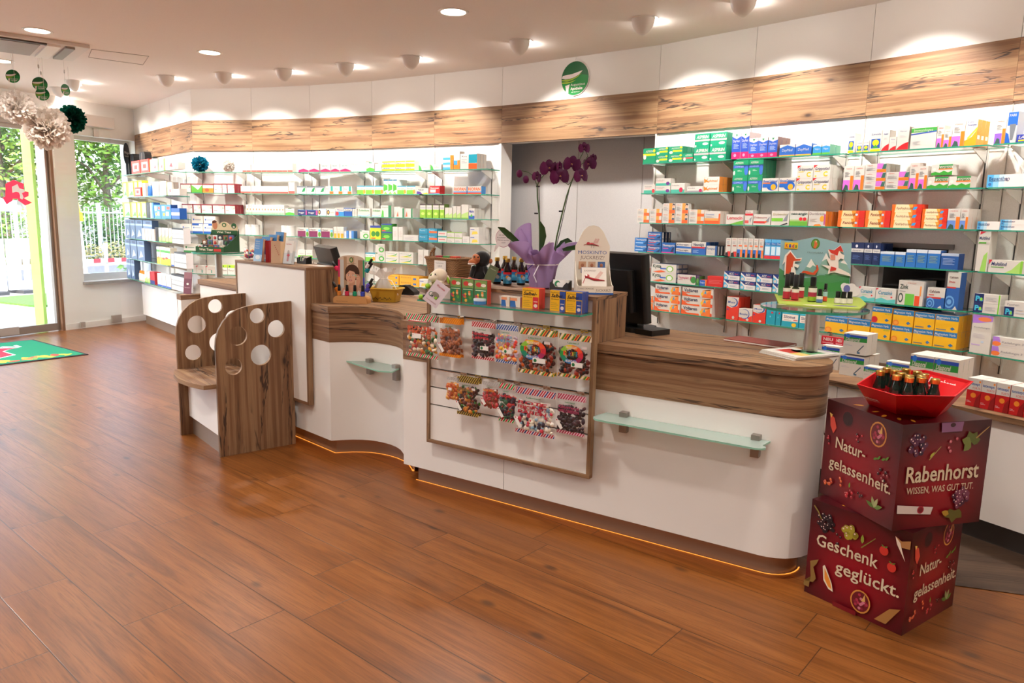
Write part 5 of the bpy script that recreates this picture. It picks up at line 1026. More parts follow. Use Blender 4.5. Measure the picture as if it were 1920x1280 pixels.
# second counter: straight at left, then a concave scoop that meets the long counter
def m2(p): return tuple(to2(c1(*p)).xy)
scoop = [(-.66, .062), (-.62, .115), (-.575, .160), (-.53, .192), (-.485, .214), (-.43, .228), (-.374, .232), (-.31, .228), (-.247, .212), (-.19, .186), (-.14, .15), (-.09, .11), (-.035, .06)]
so = [(-.72, 0), ] + [m2(p) for p in scoop] + [m2((-.004, .40)), m2((-.004, .72)), m2((-.05, .95)), (-.1, .72), (-.72, .62)]
counter('sales_counter', 'shorter white counter with wood band and concave scooped front left of the long counter', O2, Y2, so, WT2, .732, 13)
# third counter further left, hidden by the raised screen
so3 = [(-1.93, .20), (-.745, .20), (-.745, .62), (-1.85, .62)]
counter('sales_counter', 'white counter behind the raised screen, carrying the glass disc stand at left', O2, Y2, so3, .95, .90, 1)
# low cabinet at the window end
q = px2(331, 552, .82); LCW = -1.945 - q.x
t = thing('low_cabinet', 'low white cabinet with wooden top behind the wooden seat, below corner shelves', 'cabinet', c2(q.x, q.y), Y2)
b = MB(); b.box(0.004, .004, .1, LCW - .004, .46, .78, M_WHITE); b.build('body', t); b = MB(); b.box(0, 0, .78, LCW, .47, .82, M_WOOD, 'x'); b.build('worktop', t, bevel=.002)
b = MB(); b.box(.02, .05, 0, LCW - .02, .44, .1, M_PLINTH); b.build('plinth', t); print('LCW', LCW, q)
# hatch with dark glass in the back wall behind the third bay
P, tt, n, a, w = frame(9); hA, hB = onv(1661, 463, P, P + tt), onv(1762, 600, P, P + tt); u0, u1 = (hA.xy - P).dot(tt), (hB.xy - P).dot(tt)
b = MB(); b.box(u0, .003, .98, u1, .0118, hA.z, mat('#1e1a19', .12, name='hatch_glass')); b.box(u0 - .03, .001, .95, u0, .0119, hA.z + .03, M_GREY); b.box(u0, .001, hA.z, u1 + .03, .0119, hA.z + .03, M_GREY); struct(b.build('trim_hatch', None, (P.x, P.y, 0), (0, 0, a)))
# ------------------------------------------------------------------ raised display box with slatwall on the long counter
DX0, DX1, DZ0, DZ1, DY = .208, 1.216, .30, 1.16, -.047
t = thing('display_stand', 'raised wooden display box with white slatted front in middle of long counter', 'display', c1(0, 0), Y1)
fwid = .018; OF = -.014; CB = -.0145
b = MB(); b.box(DX0, DY, DZ0, DX0 + fwid, CB, DZ1 - fwid, M_WOOD, 'z'); b.box(DX1 - fwid, DY, DZ0, DX1, CB, DZ1 - fwid, M_WOOD, 'z'); b.box(DX0, DY, DZ0 - fwid, DX1, CB, DZ0, M_WOOD, 'x'); b.build('frame', t, bevel=.0015)
b = MB(); b.box(DX0, DY, DZ1 - fwid, DX1, .30, DZ1, M_WOOD, 'x'); b.build('top_board', t, bevel=.0015)
for xs in ((DX0, DX0 + fwid), (DX1 - fwid, DX1)):
 b = MB(); b.box(xs[0], CB + .001, WT1 + .001, xs[1], .29, DZ1 - fwid, M_WOOD, 'z'); b.build('side_panel', t, bevel=.0015)
slots = [.997, .698, .595, .497]; edges = [DZ0] + sorted(slots) + [DZ1 - fwid]
b = MB()
for z0, z1 in zip(edges, edges[1:]): b.box(DX0 + fwid, DY + .012, z0 + (.004 if z0 > DZ0 else 0), DX1 - fwid, CB, z1 - (.004 if z1 < 1.1 else 0), M_WHITE)
b.build('slat_panel', t)
b = MB()
for z in slots[2:]: b.box(DX0 + fwid, DY + .024, z - .004, DX1 - fwid, CB, z + .004, M_DARKGREY)
b.build('groove', t)
for z in slots[:2]:
 b = MB(); b.box(DX0 + fwid, DY + .009, z - .005, DX1 - fwid, DY + .012, z - .001, M_CHROME); b.box(DX0 + fwid, DY + .02, z - .004, DX1 - fwid, CB, z + .005, M_DARKGREY); b.build('rail', t)
# its glass shelf with two clips
GSZ = 1.085
t = thing('glass_shelf', 'narrow glass shelf with green edge on front of raised display box', 'shelf', c1(.245, 0, GSZ - .008), Y1)
b = MB(); glass_slab(b, [(0, -.17), (.955, -.17), (.955, DY + .009), (0, DY + .009)], 0, .008); b.build('glass', t)
for x in (.09, .80):
 b = MB(); b.box(x, -.12, -.012, x + .07, DY + .0115, -.0005, mat('#c9a9a0', .4)); b.build('clip', t)
# ------------------------------------------------------------------ raised screen on the second counter
t = thing('counter_screen', 'raised white screen with wooden edges at left end of counters, holding brochures', 'screen', c2(0, 0), Y2)
SX0, SX1, SZ0, SZ1, SY0 = -.742, .212, .298, 1.182, -.05
b = MB(); b.box(SX0 + fwid, SY0 + .004, SZ0 + fwid, SX1 - fwid, -.0145, SZ1 - fwid, M_WHITE); b.build('white_panel', t)
b = MB()
for q in ((SX0, SX0 + fwid, SZ0, SZ1 - fwid), (SX1 - fwid, SX1, SZ0, SZ1 - fwid)): b.box(q[0], SY0, q[2], q[1], -.0145, q[3], M_WOOD, 'z')
b.box(SX0 + fwid, SY0, SZ0, SX1 - fwid, -.0145, SZ0 + fwid, M_WOOD, 'x'); b.build('frame', t, bevel=.0015)
b = MB(); b.box(SX0, SY0, SZ1 - fwid, SX1, .20, SZ1, M_WOOD, 'x'); b.build('top_board', t, bevel=.0015)
for xs in ((SX0, SX0 + fwid), (SX1 - fwid, SX1)):
 b = MB(); b.box(xs[0], -.0135, WT2 + .001, xs[1], .19, SZ1 - fwid, M_WOOD, 'z'); b.build('side_panel', t, bevel=.0015)
# ------------------------------------------------------------------ small frosted glass ledges on the fronts
def ledge(label, O, yaw, pts, z, blocks):
 t = thing('glass_ledge', label, 'shelf', (O.x, O.y, z), yaw, 'frosted glass ledges on the counters')
 b = MB(); b.prism(pts, -.008, 0, M_FROST, mat('#8fc4ae', .3), smooth_side=True); b.build('glass', t)
 for (x, y) in blocks:
  b = MB(); b.box(x - .018, y - .035, .0005, x + .018, y, .022, M_ALU); b.box(x - .018, y - .03, -.075, x + .018, y, -.0085, M_ALU); b.build('bracket', t, bevel=.003)
ledge('frosted glass ledge on white front of long counter, under the wood band at right', O1, Y1,
   [(1.30, -.14), (1.36, -.145), (1.375, -.14), (1.41, -.14), (2.0, -.14)] + arc(2.0, -.11, .04, .03, -80, 60, 4) + [(2.03, -.003), (1.27, -.003)] + list(reversed(arc(1.30, -.10, .045, .04, 180, 260, 4)))[::-1], .612, [(1.37, -.001), (1.975, -.001)])
sc2 = [m2(p) for p in ((-.59, .140), (-.53, .186), (-.485, .208), (-.43, .222), (-.374, .226), (-.31, .222), (-.247, .206), (-.19, .18))]
ledge('frosted glass ledge in the concave front between the two counters', O2, Y2, [tuple(Vector(m2((-.65, .155)))), tuple(Vector(m2((-.42, .09)))), tuple(Vector(m2((-.23, .04)))), tuple(Vector(m2((-.15, .07))))] + list(reversed(sc2)), .612, [m2((-.45, .214)), m2((-.2, .178))])
# ------------------------------------------------------------------ wooden seat with two pierced side panels
BL = atz(340, 816, 0).xy; SA = math.radians(50.0); SDv = Vector((math.sin(SA), math.cos(SA))); SE = Vector((SDv.y, -SDv.x)); SYW = math.atan2(SE.y, SE.x)
t = thing('customer_seat', 'wooden seat between two rounded side panels pierced with round holes, before the counters', 'seat', (BL.x, BL.y, 0), SYW)
side_o = [(0, 0), (.495, 0), (.495, .955), (.27, .945)] + [(.225 - .225 * math.sin(math.radians(a)), .70 + .238 * math.cos(math.radians(a))) for a in (8, 22, 36, 50, 64, 78, 90)]
holes = [[(hx + r * math.cos(2 * PI * k / 28), hz + r * math.sin(2 * PI * k / 28)) for k in range(28)] for hx, hz, r in ((.265, .874, .048), (.385, .782, .056), (.137, .757, .060), (.28, .622, .066), (.105, .566, .053))]
for x0 in (-.022, .602):
 dy = .053 if x0 > .1 else 0; b = MB(); b.prism([(y + dy, z) for y, z in side_o], x0, x0 + .022, M_WOOD, axis='x', smooth_side=False, holes=[[(y + dy, z) for y, z in h] for h in holes], grain='b'); b.build('side_panel', t, bevel=.0012)
b = MB(); b.prism([(.0005, -.02), (.14, -.066), (.30, -.085), (.46, -.066), (.6015, -.02), (.6015, .36), (.0005, .36)], .435, .462, M_WOOD, smooth_side=True, grain='a'); b.build('seat_board', t, bevel=.003)
b = MB(); b.box(.0005, .06, .13, .6015, .079, .434, M_WHITE); b.build('white_panel', t)
b = MB(); b.box(.0005, .08, 0, .6015, .1, .129, M_PLINTH); b.build('plinth', t)
# ------------------------------------------------------------------ base cabinets under the right-hand shelves
def offset_pts(i0, i1, v):
 L_ = []
 for i in range(i0, i1 + 1):
  P, t, n, a, w = frame(i); A = P - n * v
  if i == i0: L_.append(A); pA, pt = A, t; continue
  d = pt.x * t.y - pt.y * t.x; k = ((A - pA).x * t.y - (A - pA).y * t.x) / d if abs(d) > 1e-6 else 0
  L_.append(pA + pt * k); pA, pt = A, t
 P, t, n, a, w = frame(i1); L_.append(P + t * w - n * v); return L_
CZ = .655; fr_t = offset_pts(7, 11, .80); fr_d = offset_pts(7, 11, .775); fr_p = offset_pts(7, 11, .72)
bk = [c - frame(min(i, 11))[2] * .0 for i, c in zip(range(7, 13), C[7:13])]
def poly_slab(name, front, z0, z1, m, label, cat, grain=None):
 back = [bay_pt(min(i, 11), 0 if i < 12 else frame(11)[4], .001).xy for i in range(7, 13)]
 b = MB(); pts = [tuple(p) for p in front] + [tuple(p) for p in reversed(back)]; b.prism(pts, z0, z1, m, grain=grain); o = b.build(name); return o
o = poly_slab('worktop', fr_t, CZ - .03, CZ, M_WOOD, '', '', 'a'); tag(o, 'wooden worktop running over the base cabinets under the right-hand shelves', 'worktop')
dh = None
for i in range(7, 12):
 A, B = fr_d[i - 7], fr_d[i - 6]; d = B - A; yaw = math.atan2(d.y, d.x); Wd = d.length - .004
 t = thing('base_cabinet', 'white two-door base cabinet under the %s' % {7: 'first shelf bay right of alcove', 8: 'second shelf bay after alcove', 9: 'third shelf bay after alcove', 10: 'rightmost shelf bay', 11: 'wall past the rightmost shelves'}[i], 'cabinet', (A.x, A.y, 0), yaw, 'white base cabinets')
 b = MB(); b.box(.004, .02, .12, Wd, .6, CZ - .031, mat('#d9d4cd', .5)); b.build('body', t)
 b = MB(); b.box(.0, .06, 0, Wd, .58, .119, M_DARKGREY); b.build('plinth', t)
 for k in range(2):
  x0 = .003 + k * Wd / 2; x1 = x0 + Wd / 2 - .004
  b = MB(); b.box(x0, 0, .125, x1, .018, CZ - .033, M_WHITE); dr = b.build('door', t, bevel=.0015)
  hx = x1 - .045 if k == 0 else x0 + .045
  b = MB(); b.tube([(hx, -.002, .33), (hx, -.018, .35), (hx, -.030, .40), (hx, -.033, .44), (hx, -.030, .48), (hx, -.018, .53), (hx, -.002, .55)], .006, M_CHROME, 10); b.build('handle', dr)
# low base under the left-hand shelves
for i in (0,):
 P, tt, n, a, w = frame(i); t = thing('base_cabinet', 'white base cabinet with dark plinth under the corner shelves', 'cabinet', (P.x, P.y, 0), a)
 b = MB(); b.box(.33, -.11, .13, w - .5, -.001, .54, M_WHITE); b.build('body', t); b = MB(); b.box(.33, -.08, 0, w - .5, -.001, .129, M_PLINTH); b.build('plinth', t)
# round sign on the fascia
P, tt, n, a, w = frame(6); cs = onv(1079, 147, P, P + tt); u = (cs.xy - P).dot(tt); R0 = (onv(1104.5, 147, P, P + tt) - onv(1054, 147, P, P + tt)).length / 2
def logo(b, r, y0, face=1, txt=True):
 G1, G2, LM, PK = mat('#05602f', .4), mat('#0a8a3a', .4), mat('#9cc43c', .4), mat('#efe4e2', .45)
 b.disc((0, y0, 0), r, G1, 40); st = .0006 * face
 def P3(pts, k): return [(x * r, y0 - st * k, z * r) for x, z in pts]
 low = [(math.cos(a_) * .985, math.sin(a_) * .985) for a_ in [math.radians(x) for x in range(185, 372, 11)]]
 b.poly(P3([(-.98, -.12), ] + low + [(.95, .1), (.5, .2), (0, -.06), (-.5, -.22)], 1), G2)
 b.poly(P3([(-.9, .22), (-.2, .27), (.56, .42), (.3, .2), (0, .07), (-.35, 0), (-.7, 0), (-.98, .06)], 2), PK)
 b.poly(P3([(-.98, -.08), (-.6, -.15), (-.2, -.1), (.2, .06), (.5, .28), (.1, .08), (-.3, -.02), (-.97, -.02)], 2), LM)
 b.poly(P3([(-.95, -.24), (-.6, -.28), (-.2, -.22), (.1, -.1), (-.3, -.17), (-.96, -.18)], 2), LM)
 b.poly(P3([(-.7, -.4), (-.36, -.33), (-.44, -.6), (-.46, -.92), (-.66, -.8), (-.64, -.6)], 2), PK)
 if txt:
  for s_, z, h, w_, bo in (('Augustinus', -.44, .15, 1.05, 0), ('Apotheke', -.68, .17, .88, .03), ('am Klinikum', -.84, .07, .6, 0)): b.text(s_, -.3 * r + (.08 * r if h < .1 else 0), z * r, w_ * r, h * r, PK, y0 - .0012 * face, 0, 'l', bo)
b = MB(); b.T = Matrix.Translation((u, 0, cs.z)); b.prism([(R0 * 1.04 * math.cos(2 * PI * k / 48), R0 * 1.04 * math.sin(2 * PI * k / 48)) for k in range(48)], -.008, -.001, mat('#e9e4de', .4), axis='y'); logo(b, R0, -.0085)
o = b.build('round_sign', None, (P.x, P.y, 0), (0, 0, a)); tag(o, 'round green pharmacy logo sign on the white wall above the alcove', 'sign')
# ================================================================== THINGS ON AND AROUND THE COUNTERS
M_PAPER = mat('#ece8e2', .6); M_ACRYL = film('acrylic', (.93, .95, .97), .9, .03); M_FILM = film('cellophane', (.97, .96, .96), .9, .08, .02, '#d8d0cc')
GOLD = mat('#c9a24a', .3, .8, name='gold_cap'); M_BOTTLE = mat('#1a0f0a', .08, 0, .6, name='brown_glass'); M_BOT2 = mat('#12211b', .08, 0, .6, name='green_glass')
def at1(px, py, z): return atz(px, py, z)
def mpp(P): return depth_of(P) / FPX      # metres per photo pixel at P
def wpt(o, dx, dy, dz): return Vector((o.x + dx, o.y + dy, o.z + dz))
# ---------------------------------------------------------------- two printed gift boxes and the tray
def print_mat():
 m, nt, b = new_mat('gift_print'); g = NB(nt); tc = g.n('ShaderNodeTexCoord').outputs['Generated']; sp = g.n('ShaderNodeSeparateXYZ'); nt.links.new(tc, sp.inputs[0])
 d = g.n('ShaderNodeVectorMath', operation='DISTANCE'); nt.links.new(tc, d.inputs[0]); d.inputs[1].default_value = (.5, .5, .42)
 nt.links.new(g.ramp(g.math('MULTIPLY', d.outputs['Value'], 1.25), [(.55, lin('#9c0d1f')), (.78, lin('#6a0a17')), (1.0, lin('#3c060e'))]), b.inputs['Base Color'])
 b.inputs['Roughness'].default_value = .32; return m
M_GIFT = print_mat(); K = mat
CREAM = K('#d8c8a8', .5)
class Face:
 def __init__(s, b, s_): s.b = b; s.s = s_; s.k = 1
 def y(s): s.k += 1; return -.0004 - .00008 * s.k
 def dot(s, u, z, r, c, ry=None, n=14, rot=0): s.b.disc((u * s.s, s.y(), z * s.s), r * s.s, K(c, .4), n, 'y', (ry or r) * s.s, rot)
 def pg(s, pts, c): s.b.poly([(u * s.s, s.y0, z * s.s) for (u, z), s.y0 in [(p, s.yy) for p in pts]], K(c, .4))
 def poly(s, pts, c):
  s.yy = s.y(); a = sum(pts[i][0] * pts[(i + 1) % len(pts)][1] - pts[(i + 1) % len(pts)][0] * pts[i][1] for i in range(len(pts)))
  s.pg(pts if a > 0 else pts[::-1], c)
 def txt(s, t, u0, u1, z, h, c=None, bold=.012, shear=0): s.b.text(t, u0 * s.s, z * s.s, (u1 - u0) * s.s, h * s.s, c or CREAM, s.y(), shear, 'l', bold)
 def berries(s, u, z, n, r, spread, c, sh='#2a0a10'):
  rr = random.Random(int(u * 977 + z * 331))
  for i in range(n):
   a, d = rr.random() * 6.28, spread * math.sqrt(rr.random()); s.dot(u + d * math.cos(a), z + d * math.sin(a), r, c if i % 3 else sh)
   s.dot(u + d * math.cos(a) - r * .3, z + d * math.sin(a) + r * .3, r * .3, '#e8c8c0', n=6)
 def pom(s, u, z, r):
  s.dot(u, z, r, '#d08a3c', r * 1.15, 18); s.dot(u, z, r * .86, '#6a0f1c', r, 18); rr = random.Random(5)
  for i in range(16):
   a, d = rr.random() * 6.28, r * .7 * math.sqrt(rr.random()); s.dot(u + d * math.cos(a), z + d * math.sin(a), r * .15, ('#b0304a', '#8c1c34', '#d0788a')[i % 3], n=8)
  s.poly([(u + r * .1, z + r * .1), (u + r * .4, z + r * .9), (u + r * .5, z + r * .2)], '#e0b060')
 def leaf(s, u, z, L_, a, c, w=.35):
  ca, sa = math.cos(a), math.sin(a); s.poly([(u + L_ * (x * ca - y * sa), z + L_ * (x * sa + y * ca)) for x, y in ((0, 0), (.3, -w * .5), (.65, -w * .45), (1, 0), (.65, w * .45), (.3, w * .5))], c)
def natur(F):
 F.dot(.31, .87, .085, '#5a0e18'); F.dot(.31, .87, .07, '#2c060c'); F.pom(.72, .83, .105)
 F.poly([(.06, .86), (.13, .83), (.17, .74), (.13, .67), (.08, .74)], '#d84a38'); F.poly([(.05, .87), (.10, .86), (.08, .82)], '#e8c060')
 F.berries(.48, .74, 7, .012, .05, '#c02434'); F.berries(.08, .60, 6, .012, .05, '#c02434')
 for k_ in range(4): F.leaf(.70 + .05 * k_, .585 + .012 * k_, .06, .5 + .4 * (k_ % 2), '#5a8a2c')
 F.berries(.83, .47, 7, .016, .075, '#2a0a10', '#8c1c2c')
 F.txt('Natur-', .19, .60, .545, .115); F.txt('gelassenheit.', .12, .95, .33, .115)
 F.berries(.13, .16, 9, .016, .06, '#e8682c', '#c83a20'); F.berries(.28, .21, 3, .015, .06, '#e8682c', '#e8682c'); F.berries(.44, .15, 8, .016, .05, '#d02834', '#a01828'); F.leaf(.44, .21, .06, 1.5, '#6aa030')
 for a, c in ((.4, '#6a8a3a'), (1.9, '#9aa468'), (2.8, '#5a7a30'), (1.2, '#a8ac78')): F.leaf(.78, .14, .11, a, c)
 F.berries(.62, .18, 4, .013, .06, '#24080e', '#24080e')
def rabenhorst(F):
 F.berries(.18, .80, 26, .026, .095, '#5a2a48', '#36203a'); F.berries(.60, .80, 4, .015, .1, '#d06a78', '#c04a5a')
 for a in (.2, 1.0, 1.9, 2.9, 4.0): F.leaf(.77, .80, .11, a, '#5a6424' if a < 2 else '#74803a', .7)
 F.poly([(.82, .84), (.96, .94), (.965, .935), (.83, .83)], '#b08a4a'); F.leaf(.32, .68, .07, .8, '#b4b43c'); F.poly([(.31, .66), (.43, .78), (.435, .775), (.32, .655)], '#a89a50')
 F.poly([(.41, 1.0), (.42, .91), (.65, .91), (.66, 1.0)], '#8a5a80'); F.dot(.54, .975, .03, '#3a1018', .02)
 F.txt('Rabenhorst', .08, .90, .455, .155, bold=.018); F.txt('WISSEN, WAS GUT TUT.', .10, .86, .345, .065, bold=.006)
 F.poly([(.015, .25), (.02, .17), (.40, .13), (.42, .20)], '#d8ccc4'); F.dot(.28, .185, .038, '#a8283a'); F.dot(.28, .185, .027, '#7a0f1f')
 F.berries(.72, .27, 24, .024, .09, '#7a3a54', '#4a2038')
 for a in (3.6, 4.6, 5.6): F.leaf(.66, .15, .12, a, '#5e5a20', .7)
 F.leaf(.60, .12, .09, 2.8, '#b08a2c', .6)
def geschenk(F):
 F.berries(.17, .80, 34, .022, .095, '#24141c', '#1a0d14'); F.poly([(.04, .95), (.09, .90), (.13, .83), (.12, .83), (.08, .89), (.03, .94)], '#8a7a3a'); F.berries(.30, .69, 4, .014, .05, '#1a0d14', '#1a0d14')
 F.berries(.43, .80, 14, .03, .07, '#a89a2c', '#8a7c20'); F.leaf(.56, .74, .09, 1.6, '#8a9a34'); F.poly([(.55, .70), (.68, .84), (.685, .835), (.56, .695)], '#7a7a30')
 for u, z in ((.77, .75), (.855, .62)): F.dot(u, z, .042, '#d03428', .045); F.leaf(u, z + .03, .04, .6, '#5a7a2c'); F.leaf(u, z + .03, .04, 2.4, '#5a7a2c')
 F.poly([(.86, .93), (.92, .90), (1, .93), (1, .85), (.92, .84), (.90, .88)], '#b07a48'); F.poly([(.86, .93), (.88, .86), (.97, .72), (.93, .82), (.91, .88)], '#e8d4c0')
 F.poly([(.05, .36), (.14, .41), (.12, .35), (.09, .31), (.13, .20), (.10, .15), (0, .13), (0, .08), (.06, .08), (.07, .2)], '#8a6a34')
 F.poly([(.19, .36), (.21, .38), (.24, .33), (.30, .22), (.32, .14), (.27, .15), (.21, .22)], '#e8dcc0'); F.poly([(.21, .35), (.28, .24), (.305, .16), (.265, .175), (.22, .24)], '#e89030')
 F.txt('Geschenk', .10, .73, .555, .125); F.txt('geglückt.', .32, .95, .36, .125); F.pom(.60, .165, .10)
 F.poly([(.75, .06), (.86, .06), (.98, .26), (.88, .22)], '#a8743c')
 F.poly([(.33, .005), (.33, .05), (.57, .05), (.57, .005)], '#7c0c18')
def gift(label, corner, az, S_, z, left, right):
 xa = Vector((math.sin(math.radians(az)), math.cos(math.radians(az)))); o0 = corner - xa * S_; yaw = math.atan2(xa.y, xa.x)
 t = thing('gift_box', label, 'box', (o0.x, o0.y, z), yaw, 'printed red gift boxes')
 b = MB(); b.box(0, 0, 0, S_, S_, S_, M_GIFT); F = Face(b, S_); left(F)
 b.T = Matrix.Translation((S_, 0, 0)) @ Matrix.Rotation(PI / 2, 4, 'Z'); F = Face(b, S_); right(F); b.T = None
 for x, y, r in ((.55, .10, .018), (.70, .06, .022), (.82, .12, .02), (.9, .2, .018), (.3, .12, .02)): b.disc((x * S_, y * S_, .0004 + S_), r, K('#d8a030', .4), 10, 'z', r * .35, x * 3)
 b.build('carton', t); return t
GS = .405
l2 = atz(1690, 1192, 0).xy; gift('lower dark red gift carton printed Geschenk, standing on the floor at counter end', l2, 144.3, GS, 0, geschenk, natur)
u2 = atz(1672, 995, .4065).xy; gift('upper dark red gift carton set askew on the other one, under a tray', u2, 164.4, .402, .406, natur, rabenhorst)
TZ = .8085
rim = [atz(1560 + x * .1875, 640 + y * .1875, TZ + .118) for x, y in ((245, 425), (640, 540), (1235, 548), (1418, 398), (935, 282), (440, 300))]
ctr = sum(rim, Vector()) / 6; t = thing('gift_tray', 'bright red flared cardboard tray with small bottles on top of gift cartons', 'tray', (ctr.x, ctr.y, TZ))
ro = [(p.x - ctr.x, p.y - ctr.y) for p in rim]; base = [tuple((atz(1560 + x * .1875, 640 + y * .1875, TZ) - ctr).xy) for x, y in ((372, 632), (640, 724), (1042, 760), (1150, 690), (900, 560), (520, 560))]; RED = K('#d4101c', .4)
b = MB(); n_ = 6
def ring(pts, z): return [(x, y, z) for x, y in pts]
V_ = ring(base, 0) + ring(ro, .118) + ring([(x * .97, y * .97) for x, y in ro], .118) + ring([(x * .94, y * .94) for x, y in base], .004)
F_ = [(i, (i + 1) % 6, 6 + (i + 1) % 6, 6 + i) for i in range(6)] + [(6 + i, 6 + (i + 1) % 6, 12 + (i + 1) % 6, 12 + i) for i in range(6)] + [(12 + i, 12 + (i + 1) % 6, 18 + (i + 1) % 6, 18 + i) for i in range(6)] + [tuple(range(18, 24)), tuple(reversed(range(6)))]
b.add(V_, F_, RED); TRAYB = b
def on_wall(bb, i, inside, txts):
 j = (i + 1) % 6
 if inside: lo0, lo1, hi0, hi1 = [Vector((*base[j], .0)) * .94, Vector((*base[i], 0)) * .94, Vector((ro[j][0] * .97, ro[j][1] * .97, .118)), Vector((ro[i][0] * .97, ro[i][1] * .97, .118))]
 else: lo0, lo1, hi0, hi1 = Vector((*base[i], 0)), Vector((*base[j], 0)), Vector((*ro[i], .118)), Vector((*ro[j], .118))
 ux = (hi1 - hi0).normalized(); uz = ((hi0 + hi1) / 2 - (lo0 + lo1) / 2); uz = (uz - ux * uz.dot(ux)).normalized(); nn = ux.cross(uz)
 M_ = Matrix((ux, -nn, uz)).transposed().to_4x4(); M_.translation = (lo0 + lo1) / 2; bb.T = M_;
 for s_, x, z, w, h, bo in txts: bb.text(s_, x - w / 2, z, w, h, K('#f2e8e4', .4), -.0012, .12, 'l', bo)
 bb.T = None
b = TRAYB; on_wall(b, 0, False, (('Rabenhorst', 0, .085, .11, .018, .03), ('WISSEN, WAS GUT TUT.', .005, .070, .09, .007, .01))); on_wall(b, 3, True, (('Rabenhorst', -.0, .085, .125, .022, .03), ('WISSEN, WAS GUT TUT.', 0, .066, .105, .009, .01))); b.build('tray', t)
def bottle_parts(t, r, h, glass, lab_bands, cap=GOLD, lab=True, nk=.42):
 b = MB(); b.lathe([(r * .9, 0), (r, .004), (r, h * .55), (r * .85, h * .64), (r * (nk + .05), h * .76), (r * nk, h * .86)], glass, 18); b.build('glass_body', t)
 b = MB(); b.lathe([(r * (nk + .14), h * .86), (r * (nk + .16), h * .87), (r * (nk + .16), h * .985), (r * (nk + .08), h)], cap, 18); b.build('cap', t)
 if lab:
  b = MB(); z0, z1 = h * .08, h * .5; zs = [z0 + (z1 - z0) * k for k, _ in lab_bands] + [z1]
  b.lathe([(r * 1.015, z) for z in zs], None, 18, mats=[K(c, .45) for _, c in lab_bands]) if False else None
  for (k, c), (za, zb) in zip(lab_bands, zip(zs, zs[1:])): b.lathe([(r * 1.02, za), (r * 1.02, zb)], K(c, .45), 18, caps=False)
  b.build('label', t)
def relax(pts, d, it=60, inside=None):
 for _ in range(it):
  for i in range(len(pts)):
   for j in range(i):
    v = pts[i] - pts[j]
    if v.length < d:
     m_ = (d - v.length) / 2 * (v.normalized() if v.length > 1e-6 else Vector((1, 0))); pts[i] += m_; pts[j] -= m_
   if inside: pts[i] = inside(pts[i])
 return pts
caps_px = [(400, 310), (495, 275), (615, 300), (745, 290), (740, 345), (860, 318), (850, 375), (905, 345), (370, 400), (540, 410), (680, 430), (960, 450), (1020, 460)]
bp = [atz(1560 + x * .1875, 640 + y * .1875, TZ + .135).xy - ctr.xy for x, y in caps_px]
bxa = Vector(ro[0]).normalized()
def in_tray(p):
 for i in range(6):
  a, c = Vector(base[i]) * .9, Vector(base[(i + 1) % 6]) * .9; e = (c - a).normalized(); nn = Vector((-e.y, e.x)); d = (p - a).dot(nn)
  s_ = 1 if nn.dot(-a) > 0 else -1
  if d * s_ < .012: p = p + nn * s_ * (.012 - d * s_)
 return p
bp = relax(bp, .0455, 300, in_tray); proto = None
order = sorted(range(len(bp)), key=lambda k: (bp[k].x - bp[k].y * .2))
for rk, k in enumerate(order):
 loc = (ctr.x + bp[k].x, ctr.y + bp[k].y, TZ + .0048); L_ = 'small dark juice bottle with gold cap in red tray, %s from left of thirteen' % ORD[rk]
 if proto is None:
  proto = thing('juice_bottle', L_, 'bottle', loc, 0, 'small bottles in the red tray'); bottle_parts(proto, .0222, .138, M_BOT2, [(0, '#b01c28'), (.35, '#d8c8b8'), (.6, '#a01820')], nk=.58)
 else: dup(proto, loc, k * .9, L_)
# ---------------------------------------------------------------- things on top of the raised display box
TOPZ = DZ1 + .0005
proto = None
for i, (px, py) in enumerate(((931.5, 531.5), (951, 535), (976.7, 534), (946, 527), (963, 529), (990, 530))):
 P_ = atz(px, py, TOPZ); q = to1(P_); q.y = max(-.02, q.y); P_ = c1(q.x, q.y, TOPZ)
 L_ = 'brown juice bottle, blue label, %s of six beside the toy monkey' % ('front left', 'front middle', 'front right', 'back left', 'back middle', 'back right')[i]
 if proto is None:
  proto = thing('juice_bottle', L_, 'bottle', P_, 0, 'juice bottles beside the toy monkey'); bottle_parts(proto, .0225, .142, M_BOTTLE, [(0, '#3aa0d0'), (.3, '#58b4dc'), (.55, '#2a78b0'), (.8, '#d8202c')])
  b = MB(); b.T = Matrix.Translation((0, -.0232, 0)); b.disc((-.004, 0, .046), .009, K('#f0a030', .4), 12); b.disc((.004, -.0003, .038), .010, K('#d4ecf4', .4), 12); b.build('fruit_print', proto)
 else: dup(proto, P_, .2 * i, L_)
# potted orchid in lilac wrapping
OP = atz(1042, 536, TOPZ); q = to1(OP); OP = c1(q.x, min(.17, max(.10, q.y)), TOPZ); s = mpp(OP)
t = thing('potted_orchid', 'purple flowering orchid in a pot wrapped in lilac organza on display box', 'orchid', OP)
LIL = paper('#b598c8', .3); LIL2 = K('#9a7cb2', .55, 0, .3)
b = MB(); b.lathe([(.052, 0), (.056, .01), (.068, .115), (.066, .12), (.05, .118)], LIL2, 24); b.build('wrapped_pot', t)
b = MB(); N_ = 64; prof = [(.060, .005, .002), (.073, .115, .004), (.079, .125, .006), (.105, .165, .022), (.135, .205, .035)]; pts = []
for k_, (r, z, w) in enumerate(prof):
 for j in range(N_):
  a = 2 * PI * j / N_; f = math.sin(a * 9 + k_ * .4) * w + math.sin(a * 4 + 1) * w * .8; zz = z + (math.sin(a * 5 + 2) * .035 + (.10 if abs(a - 2.6) < .45 else 0) * math.cos((a - 2.6) * 3.4)) * (k_ / 4) ** 2
  pts.append(((r + f) * math.cos(a), (r + f) * math.sin(a), zz))
